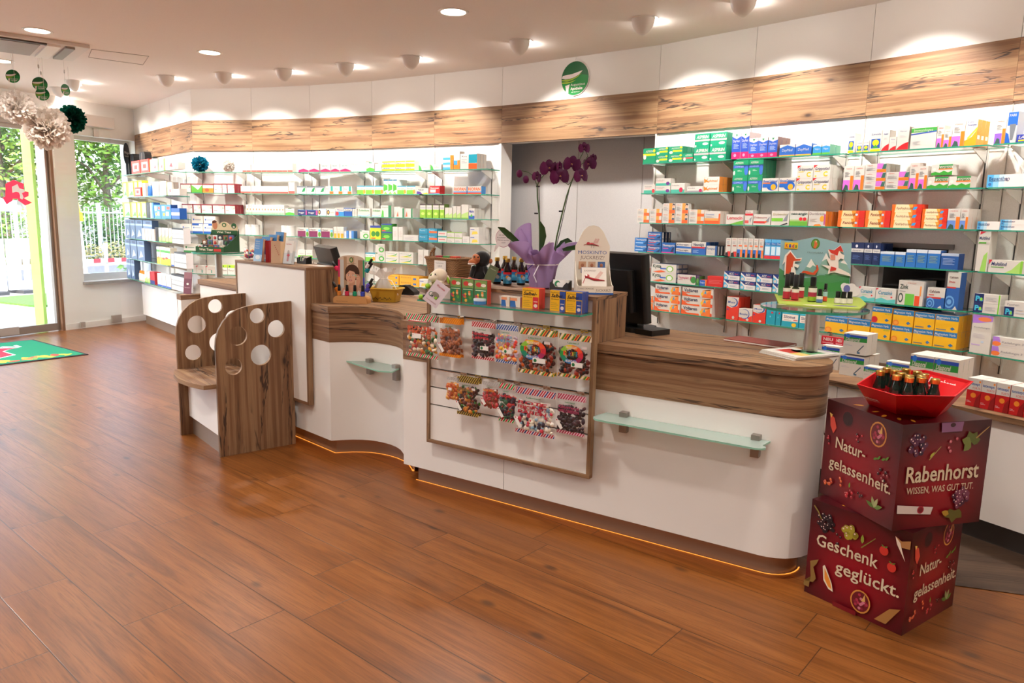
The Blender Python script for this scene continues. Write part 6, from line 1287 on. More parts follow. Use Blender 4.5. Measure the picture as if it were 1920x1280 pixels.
b.add(pts, [(i * N_ + j, i * N_ + (j + 1) % N_, (i + 1) * N_ + (j + 1) % N_, (i + 1) * N_ + j) for i in range(4) for j in range(N_)], LIL, True)
for a0, dx, hz in ((2.7, -.02, .30), (.6, .02, .24), (4.4, .0, .2)):   # raised folds of wrapping
 c_, s_ = math.cos(a0), math.sin(a0); P0 = [Vector((c_ * .06 - s_ * w, s_ * .06 + c_ * w, .12)) for w in (-.05, 0, .05)]; P1 = [Vector((c_ * .085 - s_ * w, s_ * .085 + c_ * w, .12 + (hz - .12) * .6)) for w in (-.065, .0, .06)]; P2 = [Vector((c_ * .105 - s_ * w + dx, s_ * .10 + c_ * w, hz + e)) for w, e in ((-.03, -.01), (.0, .01), (.035, -.04))]
 P1[1] += Vector((c_, s_, 0)) * -.02; L_ = P0 + P1 + P2; b.add(L_, [(0, 1, 4, 3), (1, 2, 5, 4), (3, 4, 7, 6), (4, 5, 8, 7)], LIL, True)
o = b.build('organza_wrap', t); sm = o.modifiers.new('s', 'SUBSURF'); sm.levels = sm.render_levels = 1
b = MB(); b.tube([(.083 * math.cos(a_ * PI / 12), .083 * math.sin(a_ * PI / 12), .122) for a_ in range(24)], .003, K('#e8e2dc', .3), 6, closed=True)
b.tube([(-.02, -.085, .12), (-.03, -.095, .10), (-.045, -.10, .07), (-.035, -.10, .05), (-.03, -.10, .035)], .003, K('#ded8e4', .3), 6); b.tube([(-.05, -.08, .122), (-.075, -.085, .10), (-.065, -.085, .075), (-.075, -.085, .05)], .0025, K('#4a3a8c', .3), 6); b.build('ribbon', t)
GRN = K('#2c4a22', .35); GRN2 = K('#3d5a2a', .4)
def oleaf(bb, pts, w, m):
 L_ = []; k_ = len(pts)
 for i, p in enumerate(pts):
  p = Vector(p); d = (Vector(pts[min(i + 1, k_ - 1)]) - Vector(pts[max(i - 1, 0)])).normalized(); side = d.cross(Vector((0, 1, .3))).normalized(); ww = w * math.sin(PI * (i + .25) / (k_ - .3)) if i < k_ - 1 else .001
  L_ += [p - side * ww, p + Vector((0, .004, -.004)), p + side * ww]
 bb.add(L_, [(3 * i + a_, 3 * i + a_ + 1, 3 * i + a_ + 4, 3 * i + a_ + 3) for i in range(k_ - 1) for a_ in (0, 1)], m, True)
def opx(px, py, y=0.0):
 """photo pixel -> orchid-local point in the plane facing the camera"""
 return ((px - 1042) * s, y, (536 - py) * s)
for pts, w in (([opx(1005, 462), opx(995, 452), opx(980, 440), opx(968, 430), opx(958, 425)], .017), ([opx(1036, 470, -.03), opx(1040, 455, -.04), opx(1042, 440, -.05), opx(1040, 425, -.05), opx(1036, 413, -.05)], .016), ([opx(1072, 466, -.02), opx(1088, 462, -.03), opx(1103, 459, -.03), opx(1118, 456, -.03)], .014), ([opx(1068, 462, .03), opx(1078, 452, .04), opx(1090, 447, .04), opx(1098, 449, .04)], .014)):
 b = MB(); oleaf(b, pts, w, GRN); b.build('leaf', t)
st1 = [opx(1037, 470), opx(1036, 430), opx(1034, 400), opx(1030, 370), opx(1029, 350), opx(1032, 340), opx(1042, 328), opx(1050, 320)]; st2 = [opx(1064, 470), opx(1068, 440), opx(1076, 400), opx(1084, 365), opx(1092, 340), opx(1101, 316), opx(1106, 298), opx(1112, 286)]
for st, spr in ((st1, [[opx(1029, 350), opx(1022, 332), opx(1012, 325), opx(1000, 323)]]), (st2, [[opx(1092, 340), opx(1086, 346), opx(1080, 342), opx(1072, 338)], [opx(1101, 316), opx(1112, 306), opx(1120, 294), opx(1116, 286)]])):
 b = MB(); b.tube(st, [.004, .004, .0038, .0035, .003, .0025, .002, .0015], GRN2, 8)
 for sp_ in spr: b.tube(sp_, .0018, GRN2, 6)
 b.build('stem', t)
b = MB(); b.tube([opx(1039, 470, .006), opx(1032, 349, .006)], .002, K('#1a1a18', .5), 6); b.tube([opx(1066, 470, .006), opx(1090, 345, .006)], .002, K('#1a1a18', .5), 6)
for px, py in ((1030, 350), (1028, 399), (1073, 394)): b.tube([opx(px - 3, py, 0), opx(px + 4, py, 0)], .004, K('#141414', .5), 6)
b.build('support_stick', t)
PUR = (K('#4e0a3e', .5, 0, .3), K('#5e1048', .5, 0, .3)); YEL = K('#d8a040', .5)
def oflower(px, py, r, yaw, open_=1.0, y=-.012):
 b = MB(); M_ = Matrix.Translation(opx(px, py, y)) @ Matrix.Rotation(yaw, 4, 'Z') @ Matrix.Rotation(random.uniform(-.25, .25), 4, 'Y'); b.T = M_
 for a, L_, w in ((90, 1.0, .42), (210, .95, .4), (330, .95, .4), (178, 1.05, .75), (2, 1.05, .75)):
  a = math.radians(a); ca, sa = math.cos(a), math.sin(a); P_ = []
  for x, ww, yy in ((.08, .12, 0), (.4, w * .85, -.06), (.7, w, -.02), (.92, w * .6, .1), (1.02, .05, .16)):
   for v in (-1, 0, 1): P_.append(((x * L_ * ca - v * ww * sa) * r, (yy * (2 - open_) + .08 * abs(v) - (1 - open_) * x * .8) * r, (x * L_ * sa + v * ww * ca) * r))
  b.add(P_, [(3 * i + k_, 3 * i + k_ + 1, 3 * i + k_ + 4, 3 * i + k_ + 3) for i in range(4) for k_ in (0, 1)], PUR[int(a * 7) % 2], True)
 b.ball((0, -.16 * r, -.14 * r), (.16 * r, .2 * r, .2 * r), PUR[0], 8, 6); b.ball((0, -.2 * r, .02 * r), (.09 * r, .08 * r, .08 * r), YEL, 8, 6)
 b.build('flower', t)
for px, py, r, yw, op_ in ((1050, 318, .045, .1, 1), (1068, 314, .026, .9, .6), (1091, 310, .044, -.2, 1), (1070, 332, .048, .2, 1), (1109, 330, .040, .5, .9), (1122, 309, .038, -.6, 1), (1112, 281, .030, .3, .6), (1130, 298, .022, -.8, .5), (1027, 334, .030, .7, .6)): oflower(px, py, r, yw, op_)
for px, py in ((996, 328), (1008, 338)):
 b = MB(); b.T = Matrix.Translation(opx(px, py)); b.ball((0, 0, 0), (.016, .013, .020), PUR[1], 10, 8); b.build('bud', t)
# mosquito-remedy counter display
MP = c1(*px1(1113, 547, TOPZ).xy, TOPZ); q = to1(MP); MP = c1(min(q.x + .035, 1.14), max(.035, min(q.y, .1)), TOPZ); s = mpp(MP); yw = Y1 + .62
t = thing('mosquito_display', 'cream cardboard counter display with red mosquito print, right of the orchid', 'counter display', MP, yw)
CRM = K('#e6dccb', .55); NAV = K('#2a5aa0', .5); INK = K('#8a7466', .5); RDM = K('#a8202c', .45)
hw = .105
b = MB(); out = [(-.085, 0), (.085, 0), (.085, .225), (.07, .255), (.055, .285)] + [(.0 + .055 * math.cos(math.radians(a_)), .27 + .055 * math.sin(math.radians(a_))) for a_ in (30, 60, 90, 120, 150)] + [(-.055, .285), (-.07, .25), (-.085, .225)]
b.prism(out, .085, .09, CRM, axis='y'); b.build('back_board', t)
b = MB(); b.poly([(.04, .0848, .145), (-.075, .0848, .145), (-.075, .0848, .155), (.04, .0848, .155)][::-1], NAV) if False else None
b.text('MOSKINTO', -.07, .185, .14, .017, NAV, .0845); b.text('JUCKREIZ?', -.06, .16, .12, .017, INK, .0845, .1)
for k_, c in enumerate(('#c89a78', '#c8a488', '#4a6a9a')): b.box(-.066 + k_ * .047, .083, .112, -.03 + k_ * .047, .0848, .148, K(c, .5)); b.ball((-.048 + k_ * .047, .083, .13), (.008, .002, .009), K('#a86a4a', .5), 8, 6)
b.tube([(-.03, .0835, .232), (-.005, .0835, .236), (.03, .0835, .226)], [.002, .005, .0015], RDM, 6); b.ball((-.022, .0835, .237), (.008, .0015, .007), RDM, 8, 6); b.tube([(-.028, .0835, .235), (-.045, .0835, .228)], .0012, RDM, 5)
for dx in (.0, .012): b.tube([(dx - .005, .0835, .235), (dx - .008, .0835, .215)], .0009, INK, 4); b.add([(dx, .0835, .238), (dx + .012, .0835, .262), (dx + .020, .0835, .258), (dx + .012, .0835, .238)], [(3, 2, 1, 0)], K('#d8b0a4', .5))
b.build('board_print', t)
b = MB()
for x0 in (-.085, .082): b.prism([(-.06, .0), (.085, 0), (.085, .15), (.06, .12), (.03, .075), (-.02, .045), (-.06, .04)], x0, x0 + .003, CRM, axis='x')
b.box(-.085, -.06, 0, .085, -.057, .04, CRM); b.box(-.085, -.06, .0, .085, .085, .003, CRM); b.build('tray', t)
b = MB(); b.box(-.0855, -.0606, 0, .0855, -.0602, .009, NAV); b.box(.0852, -.06, 0, .0856, .085, .009, NAV); b.text('JUCKREIZ?', .0, .014, .075, .013, INK, -.0606, .1); b.text('OHNE CHEMISCHE', -.08, .024, .07, .008, INK, -.0606); b.build('tray_print', t)
b = MB(); b.T = Matrix.Translation((0, -.02, .02)) @ Matrix.Rotation(-.35, 4, 'X'); b.box(-.06, 0, 0, .06, .004, .11, K('#e4dcd2', .5)); b.box(-.06, .0042, .09, .06, .03, .112, NAV)
b.text('JUCKREIZ?', -.05, .09, .06, .008, INK, -.0006, .1); b.tube([(-.03, -.002, .06), (0, -.002, .05), (.05, -.002, .045)], [.004, .006, .002], RDM, 6); b.ball((-.034, -.002, .066), (.012, .002, .010), RDM, 10, 6); b.ball((-.038, -.004, .07), (.005, .001, .005), M_PAPER, 8, 6); b.tube([(-.042, -.002, .06), (-.055, -.002, .03)], .0016, RDM, 5)
b.add([(.0, -.002, .055), (.03, -.002, .092), (.045, -.002, .085), (.02, -.002, .053)], [(3, 2, 1, 0)], K('#d8b4a8', .5)); b.build('card', t)
# business-card holders
def card_holder(label, P, yaw, col):
 t = thing('card_holder', label, 'card holder', P, yaw, 'business card holders'); mm = K(col, .4)
 b = MB(); b.prism([(-.05, 0), (.05, 0), (.05, .038), (.04, .042), (.028, .03), (.02, .018), (-.02, .018), (-.028, .03), (-.04, .042), (-.05, .038)], -.03, -.027, mm, axis='y'); b.box(-.05, -.027, 0, .05, .018, .003, mm); b.box(-.05, .015, 0, .05, .018, .05, mm)
 for x in (-.05, .047): b.prism([(-.027, .003), (.015, .003), (.015, .05), (-.027, .038)], x, x + .003, mm, axis='x')
 b.build('holder', t)
 b = MB(); b.T = Matrix.Translation((0, -.015, .004)) @ Matrix.Rotation(-.25, 4, 'X'); b.box(-.043, 0, 0, .043, .015, .05, M_PAPER); b.T = b.T @ Matrix.Translation((-.018, 0, .03)); b.disc((0, -.0005, 0), .015, K('#1f7a48', .4), 16); b.disc((.006, -.0008, -.003), .010, M_PAPER, 12); b.build('cards', t)
q = px1(1052, 544, TOPZ); card_holder('dark grey business card holder before the orchid pot', c1(q.x, max(-.012, q.y), TOPZ), Y1 + .1, '#3a3a3c')
q = px2(572, 494, SZ1 + .0005); card_holder('black business card holder on the white screen, before the tilted monitor', c2(q.x, max(-.012, q.y), SZ1 + .0005), Y2 + .1, '#161616')
# wicker basket with papers
BP = c1(*px1(843, 527, TOPZ).xy, TOPZ); q = to1(BP); BP = c1(pl1(842, 505, .16).x, .16, TOPZ); s = mpp(BP)
def wick():
 m, nt, bb = new_mat('wicker'); g = NB(nt); uv = g.n('ShaderNodeTexCoord').outputs['Object']; sp = g.n('ShaderNodeSeparateXYZ'); nt.links.new(uv, sp.inputs[0])
 a = g.math('SINE', g.math('ADD', g.math('MULTIPLY', sp.outputs[0], 520.0), g.math('MULTIPLY', g.math('FLOOR', g.math('MULTIPLY', sp.outputs[2], 150.0)), 3.14)))
 z = g.math('SINE', g.math('MULTIPLY', sp.outputs[2], 940.0)); f = g.math('ADD', g.math('MULTIPLY', a, .35), g.math('MULTIPLY', z, .65))
 nt.links.new(g.ramp(g.math('ADD', g.math('MULTIPLY', f, .5), .5), [(.1, lin('#5a3a20')), (.6, lin('#a87848')), (1, lin('#c49a68'))]), bb.inputs['Base Color']); bb.inputs['Roughness'].default_value = .6
 bp_ = g.n('ShaderNodeBump'); bp_.inputs['Strength'].default_value = .8; bp_.inputs['Distance'].default_value = .003; nt.links.new(f, bp_.inputs['Height']); nt.links.new(bp_.outputs[0], bb.inputs['Normal']); return m
M_WICK = wick()
t = thing('wicker_basket', 'brown wicker basket with handwritten price card and small packs inside, behind toy lamb', 'basket', BP, Y1)
def rrect(w, d, r, n=4):
 P_ = []
 for cx_, cy_, a0 in ((w / 2 - r, d / 2 - r, 0), (-w / 2 + r, d / 2 - r, 90), (-w / 2 + r, -d / 2 + r, 180), (w / 2 - r, -d / 2 + r, 270)): P_ += [(cx_ + r * math.cos(math.radians(a0 + 90 * k / n)), cy_ + r * math.sin(math.radians(a0 + 90 * k / n))) for k in range(n + 1)]
 return P_
def shell(bb, rings, m, wall=.006, floor=.005):
 """open vessel from stacked outlines [(outline, z)...]"""
 n = len(rings[0][0]); pts = []
 for o_, z in rings: pts += [(x, y, z) for x, y in o_]
 k = len(rings)
 for o_, z in reversed(rings):
  cl = [(x * (1 - wall / max(.02, math.hypot(x, y))), y * (1 - wall / max(.02, math.hypot(x, y)))) for x, y in o_]; pts += [(x, y, max(z, floor)) for x, y in cl]
 F_ = [(i * n + j, i * n + (j + 1) % n, (i + 1) * n + (j + 1) % n, (i + 1) * n + j) for i in range(2 * k - 1) for j in range(n)]
 F_ += [tuple(reversed(range(n))), tuple(range((2 * k - 1) * n, 2 * k * n))]; bb.add(pts, F_, m, True)
b = MB(); shell(b, [(rrect(.20, .13, .03), 0), (rrect(.225, .15, .035), .07), (rrect(.25, .165, .04), .125)], M_WICK); b.build('basket_body', t)
b = MB(); b.tube([(-.125, 0.02, .12), (-.128, .02, .15), (-.118, .02, .175), (-.112, .0, .175), (-.115, -.02, .15), (-.12, -.02, .12)], .006, M_WICK, 8); b.tube([(x, y, .127) for x, y in rrect(.25, .165, .04)], .006, M_WICK, 8, closed=True); b.build('handle', t)
b = MB(); b.box(-.035, -.0865, .055, .045, -.0845, .115, M_PAPER); b.text('Taschentücher', -.025, .098, .055, .007, K('#6a6a70', .6), -.087); b.text('0,50 €', -.01, .08, .03, .010, K('#6a6a70', .6), -.087); b.build('price_card', t)
for k_, (x, c) in enumerate(((-.05, '#b0303c'), (.0, '#3f9a4a'), (.05, '#d84a30'))):
 b = MB(); b.box(x - .022, -.03, .10, x + .022, .012, .138, K(c, .35)); b.box(x - .022, -.0305, .112, x + .022, -.0302, .124, K('#f0e8d8', .4)); o = b.build('tissue_pack', None, BP, (0, 0, Y1)); tag(o, '%s tissue pack in the wicker basket' % ('maroon', 'green', 'orange-red')[k_], 'tissue pack', 'packs in the wicker basket')
# ---- soft toys: one continuous body each (voxel-merged)
def plush(parent, name, balls, m, vox=.0035):
 b = MB()
 for c_, r_ in balls: b.ball(c_, r_, m, 16, 10)
 o = b.build(name, parent); md = o.modifiers.new('merge', 'REMESH'); md.mode = 'VOXEL'; md.voxel_size = vox; md.use_smooth_shade = True; sm_ = o.modifiers.new('smooth', 'SMOOTH'); sm_.iterations = 3; return o
def limb(p0, p1, r0, r1, n=6):
 p0, p1 = Vector(p0), Vector(p1); return [((p0.lerp(p1, i / n)), (r0 + (r1 - r0) * i / n,) * 3) for i in range(n + 1)]
KP = atz(899, 524, TOPZ); q = to1(KP); KP = c1(pl1(899, 520, .06).x, .06, TOPZ); s = mpp(KP)
t = thing('toy_monkey', 'black plush monkey with tan face sitting on display box, holding a green card', 'soft toy', KP)
FUR = K('#120f0e', .85, 0, .2, 0, .5); TAN = K('#b4683c', .75, 0, .2, 0, .4)
plush(t, 'body', [((0, 0, .045), (.04, .034, .05)), ((.004, 0, .08), (.032, .03, .04)), ((.012, 0, .137), (.046, .042, .043))] + limb((-.03, -.02, .09), (-.045, -.035, .04), .014, .011) + limb((.03, -.02, .09), (.045, -.04, .05), .014, .011) + limb((-.025, -.02, .02), (-.04, -.055, .014), .018, .014) + limb((.02, -.02, .02), (.02, -.06, .014), .018, .014), FUR)
plush(t, 'face', [((-.014, -.024, .138), (.024, .024, .024)), ((-.034, -.03, .122), (.024, .022, .017)), ((-.02, -.02, .15), (.018, .02, .014))], TAN, .003)
b = MB(); b.ball((-.04, -.046, .113), (.02, .009, .006), K('#e0d4cc', .8), 12, 8); b.build('mouth', t)
b = MB(); b.ball((-.006, -.048, .148), .005, K('#3a3028', .2), 10, 8); b.ball((-.026, -.044, .149), .005, K('#3a3028', .2), 10, 8); b.build('eye', t)
for x, z in ((.056, .128), (-.02, .172)):
 if x > 0: b = MB(); b.ball((x, -.012, z), (.012, .008, .014), TAN, 10, 8); b.build('ear', t)
for x, y, z in ((-.047, -.042, .034), (.048, -.046, .045)): b = MB(); b.ball((x, y, z), (.013, .012, .011), TAN, 10, 8); b.build('hand', t)
for x, y in ((-.044, -.066), (.022, -.072)): b = MB(); b.ball((x, y, .013), (.017, .012, .013), TAN, 10, 8); b.build('foot', t)
CPt = wpt(KP, .048, -.061, .028); o_ = thing('greeting_card', 'olive green card leaning in the lap of toy monkey', 'card', CPt, .15, None, (-.12, .42)); b = MB(); b.box(-.024, 0, 0, .028, .006, .082, K('#5f6a4a', .55)); b.box(-.0235, .0005, .0005, .0275, .0055, .0825, M_PAPER); b.text('Warmies', -.014, .062, .03, .006, K('#c4ccb0', .5), -.0006, 0, 'l'); b.build('card_body', o_)
SPt = onv(944, 446, KP.xy, KP.xy + Vector((1, 0))); t = thing('speech_bubble_sign', 'white round speech bubble sign with German text above the toy monkey', 'sign', (SPt.x, KP.y - .012, SPt.z), .1)
b = MB(); PINK = K('#b86a86', .5); circ = [(.041 * math.cos(2 * PI * k_ / 32), .041 * math.sin(2 * PI * k_ / 32) * 1.18) for k_ in range(32)]; tail = [circ[k_] for k_ in range(21)] + [(-.046, -.078)] + [circ[k_] for k_ in range(23, 32)] if False else None
b.prism(circ, 0, .002, PINK, axis='y'); b.prism([(x * .95, z * .95) for x, z in circ], -.0005, .0, K('#efe9e6', .5), axis='y'); b.prism([(-.034, -.02), (-.018, -.038), (-.052, -.075)], -.0004, .0015, K('#efe9e6', .5), axis='y')
for k_, (s_, w) in enumerate((('Ich bin ein', .045), ('Kuscheltier, das', .066), ('Wärme spendet,', .064), ('weil!', .02))): b.text(s_, -w / 2, .012 - .013 * k_, w, .007, K('#5a4a50', .5), -.0009)
b.text('°', -.004, .026, .008, .008, PINK, -.0009); b.build('bubble', t)
b = MB(); b.tube([(-.045, .003, -.07), (-.02, .003, -.02)], .0015, PINK, 6); b.build('stick', t)
LP = c1(*px1(818, 556, GSZ).xy, GSZ); q = to1(LP); LP = c1(pl1(822, 545, -.112).x, -.112, GSZ + .0005); s = mpp(LP)
t = thing('toy_lamb', 'cream plush lamb with green ears and feet on left end of display shelf', 'soft toy', LP)
CRE = K('#dccdb4', .9, 0, .2, 0, .6); LG = K('#8cc02c', .7, 0, .2, 0, .4); NVY = K('#1c2438', .8)
plush(t, 'body', [((0, .0, .05), (.035, .032, .05)), ((.006, -.004, .125), (.042, .036, .038)), ((-.022, -.03, .114), (.024, .024, .019))] + limb((-.03, -.012, .085), (-.045, -.035, .075), .012, .011) + limb((.02, -.02, .09), (.0, -.045, .085), .012, .011) + limb((-.02, -.012, .018), (-.045, -.03, .014), .016, .013), CRE)
for x, z, a in ((-.03, .135, .5), (.048, .118, -.25)):
 b = MB(); b.T = Matrix.Translation((x, -.008, z)) @ Matrix.Rotation(a, 4, 'Y'); b.ball((0, 0, -.014), (.011, .007, .026), CRE, 10, 8); b.ball((0, -.003, -.016), (.008, .006, .02), LG, 10, 8); b.build('ear', t)
for x, y, z in ((-.05, -.045, .074), (-.008, -.053, .084)): b = MB(); b.ball((x, y, z), .0145, LG, 10, 8); b.build('hoof', t)
b = MB(); b.tube([(-.045, -.03, .016), (-.075, -.035, .016)], [.014, .013], NVY, 10); b.ball((-.084, -.036, .016), (.016, .014, .014), LG, 10, 8); b.build('foot', t)
b = MB(); b.ball((-.012, -.042, .135), .004, K('#141414', .2), 8, 6); b.ball((-.034, -.043, .130), .0035, K('#141414', .2), 8, 6); b.build('eye', t)
CP_ = onv(818, 551, LP.xy + Vector((0, -.082)), LP.xy + Vector((1, -.082))); t = thing('toy_card', 'white tilted card with lamb picture before the toy lamb', 'card', CP_, .0, None, (0, .62))
b = MB(); b.box(-.042, 0, -.062, .042, .004, .062, K('#dcd0d8', .5)); Pn = K('#c08a96', .5); b.text('Warmies', -.025, .035, .05, .012, K('#b84a50', .5), -.0006); b.ball((.0, -.001, -.005), (.02, .0008, .013), K('#8a8078', .6), 12, 6); b.ball((.01, -.0015, -.018), (.008, .0008, .008), LG, 8, 6)
for dx in (-.02, -.012, .006, .014): b.box(dx, -.0012, -.026, dx + .004, -.0002, -.01, NVY)
b.disc((-.022, -.0009, -.014), .012, K('#1f6a4a', .5), 16); b.disc((-.022, -.0012, -.014), .009, K('#e8e4e0', .5), 14); b.text('Lavendelduft', -.03, -.048, .06, .007, Pn, -.0006); b.build('card_body', t)
# ---- boxes on the glass shelf
def shelf_box(name, label, cat, px0, px1_, py, h_px, d, body, front, group=None, side=None, n=1, words=None):
 A_ = px1(px0, py, GSZ + .0004); B_ = px1(px1_, py + (px1_ - px0) * .055, GSZ + .0004); y0 = max(-.163, min(A_.y, -.11)); x0, x1 = pl1(px0, py, y0).x, pl1(px1_, py, y0).x; w = x1 - x0; h = h_px * mpp(c1(x0, y0, GSZ))
 for k_ in range(n):
  L_ = label if n == 1 else '%s, %s' % (label, ('front one', 'one behind', 'rearmost one')[k_])
  b = MB(); b.box(0, 0, 0, w, d, h, K(side or body, .45), None, {'front': K(body, .42)})
  front(b, w, h) if k_ == 0 or n > 1 else None
  o = b.build(name, None, c1(x0, y0 + k_ * (d + .001), GSZ + .0006), (0, 0, Y1)); tag(o, L_, cat, group)
def R4(b, w, h, x0, z0, x1, z1, c, y=-.0004): b.quad((x0 * w, y, z0 * h), (x1 * w, y, z0 * h), (x1 * w, y, z1 * h), (x0 * w, y, z1 * h), K(c, .42))
def gbox(b, w, h):
 R4(b, w, h, .04, .62, .96, .97, '#7a9a50'); b.disc((.35 * w, -.0006, .8 * h), .24 * w, K('#c83a34', .42), 14, 'y', .1 * h); b.disc((.72 * w, -.0007, .78 * h), .2 * w, K('#e8e0d0', .42), 12, 'y', .07 * h); R4(b, w, h, .1, .54, .9, .57, '#cfe0c0', -.0005)
 rr = random.Random(3)
 for k_ in range(12): b.disc((rr.uniform(.12, .88) * w, -.0005 - k_ * .00003, rr.uniform(.08, .36) * h), rr.uniform(.06, .12) * w, K(('#d86a2c', '#5a9a3a', '#a83a5a', '#e8b040', '#3a6a3a')[k_ % 5], .42), 10)
 b.disc((.64 * w, -.001, .38 * h), .1 * w, K('#e8b48a', .42), 12, 'y', .06 * h); b.disc((.64 * w, -.0011, .46 * h), .1 * w, K('#e8843a', .42), 10, 'y', .05 * h)
for k_, (a, c) in enumerate(((844, 864.5), (866, 888), (889, 913))): shelf_box('sweets_box', 'green illustrated sweets box with red edge, %s of three by the toy lamb' % ORD[k_], 'box', a, c, 561 + k_ * 1.6, 44, .035, '#2f7a4c', gbox, 'green illustrated boxes', '#b8402c')
t_p = px1(928.5, 566, GSZ); o = MB(); r_ = 11.2 * mpp(c1(t_p.x, t_p.y)); o.lathe([(r_, 0), (r_, .016)], K('#3a7ab8', .35), 24); o.lathe([(r_ * .99, .0161), (r_ * 1.02, .0165), (r_ * 1.02, .026), (r_ * .97, .028)], K('#c8d4dc', .35), 24); o = o.build('cream_tin', None, c1(t_p.x, -.12, GSZ + .0006)); tag(o, 'round blue tin with pale lid on the display shelf', 'tin')
for k_, (a, c) in enumerate(((940, 955), (956.5, 975))): shelf_box('lozenge_box', 'small beige box with blue-orange corner, %s of two beside the blue tin' % ORD[k_], 'box', a, c, 569 + k_, 19, .03, '#e4dacb', lambda b, w, h: (b.poly([(0, -.0004, 0), (.6 * w, -.0004, 0), (.45 * w, -.0004, .9 * h), (0, -.0004, .6 * h)], K('#2a6ab4', .42)), R4(b, w, h, .0, .62, .7, .9, '#e89a6a', -.0006)), 'small beige boxes')
def salbei(col):
 def f(b, w, h):
  b.text('Kaufmanns', .06 * w, .86 * h, .6 * w, .06 * h, K('#3a3018', .5), -.0004); b.text('Salbei-', .06 * w, .66 * h, .84 * w, .16 * h, K('#2a2410', .5), -.0004, .3, 'l', .03); b.text('Bonbons', .08 * w, .54 * h, .5 * w, .07 * h, K('#2a2410', .5), -.0004, .2)
  R4(b, w, h, .64, 0, .98, .58, col);
  for k_ in range(4): R4(b, w, h, .06, .1 + k_ * .09, .54 - .1 * (k_ % 2), .125 + k_ * .09, '#b09430', -.0005)
  R4(b, w, h, .70, .34, .92, .37, '#f0e8e0', -.0006); b.disc((.81 * w, -.0006, .16 * h), .11 * w, K('#e8d8d0', .42), 12, 'y', .09 * h)
  if col.startswith('#2'): R4(b, w, h, .62, .62, 1, .96, col)
 return f
shelf_box('sage_candy_box', 'yellow sage candy box with red field on the display shelf', 'box', 979, 1010, 571.5, 38, .028, '#f0b81c', salbei('#d02a34'), 'yellow sage candy boxes', '#c83a2c', 2)
for k_, (a, c) in enumerate(((1031, 1059.5), (1060.5, 1091))): shelf_box('sage_candy_box', 'yellow sage candy box with blue field, %s stack at right shelf end' % ('left', 'right')[k_], 'box', a, c, 575.5 + k_ * 2, 39, .03, '#f0b81c', salbei('#2a4a9c'), 'yellow sage candy boxes', '#3a4a8c', 1 + k_)
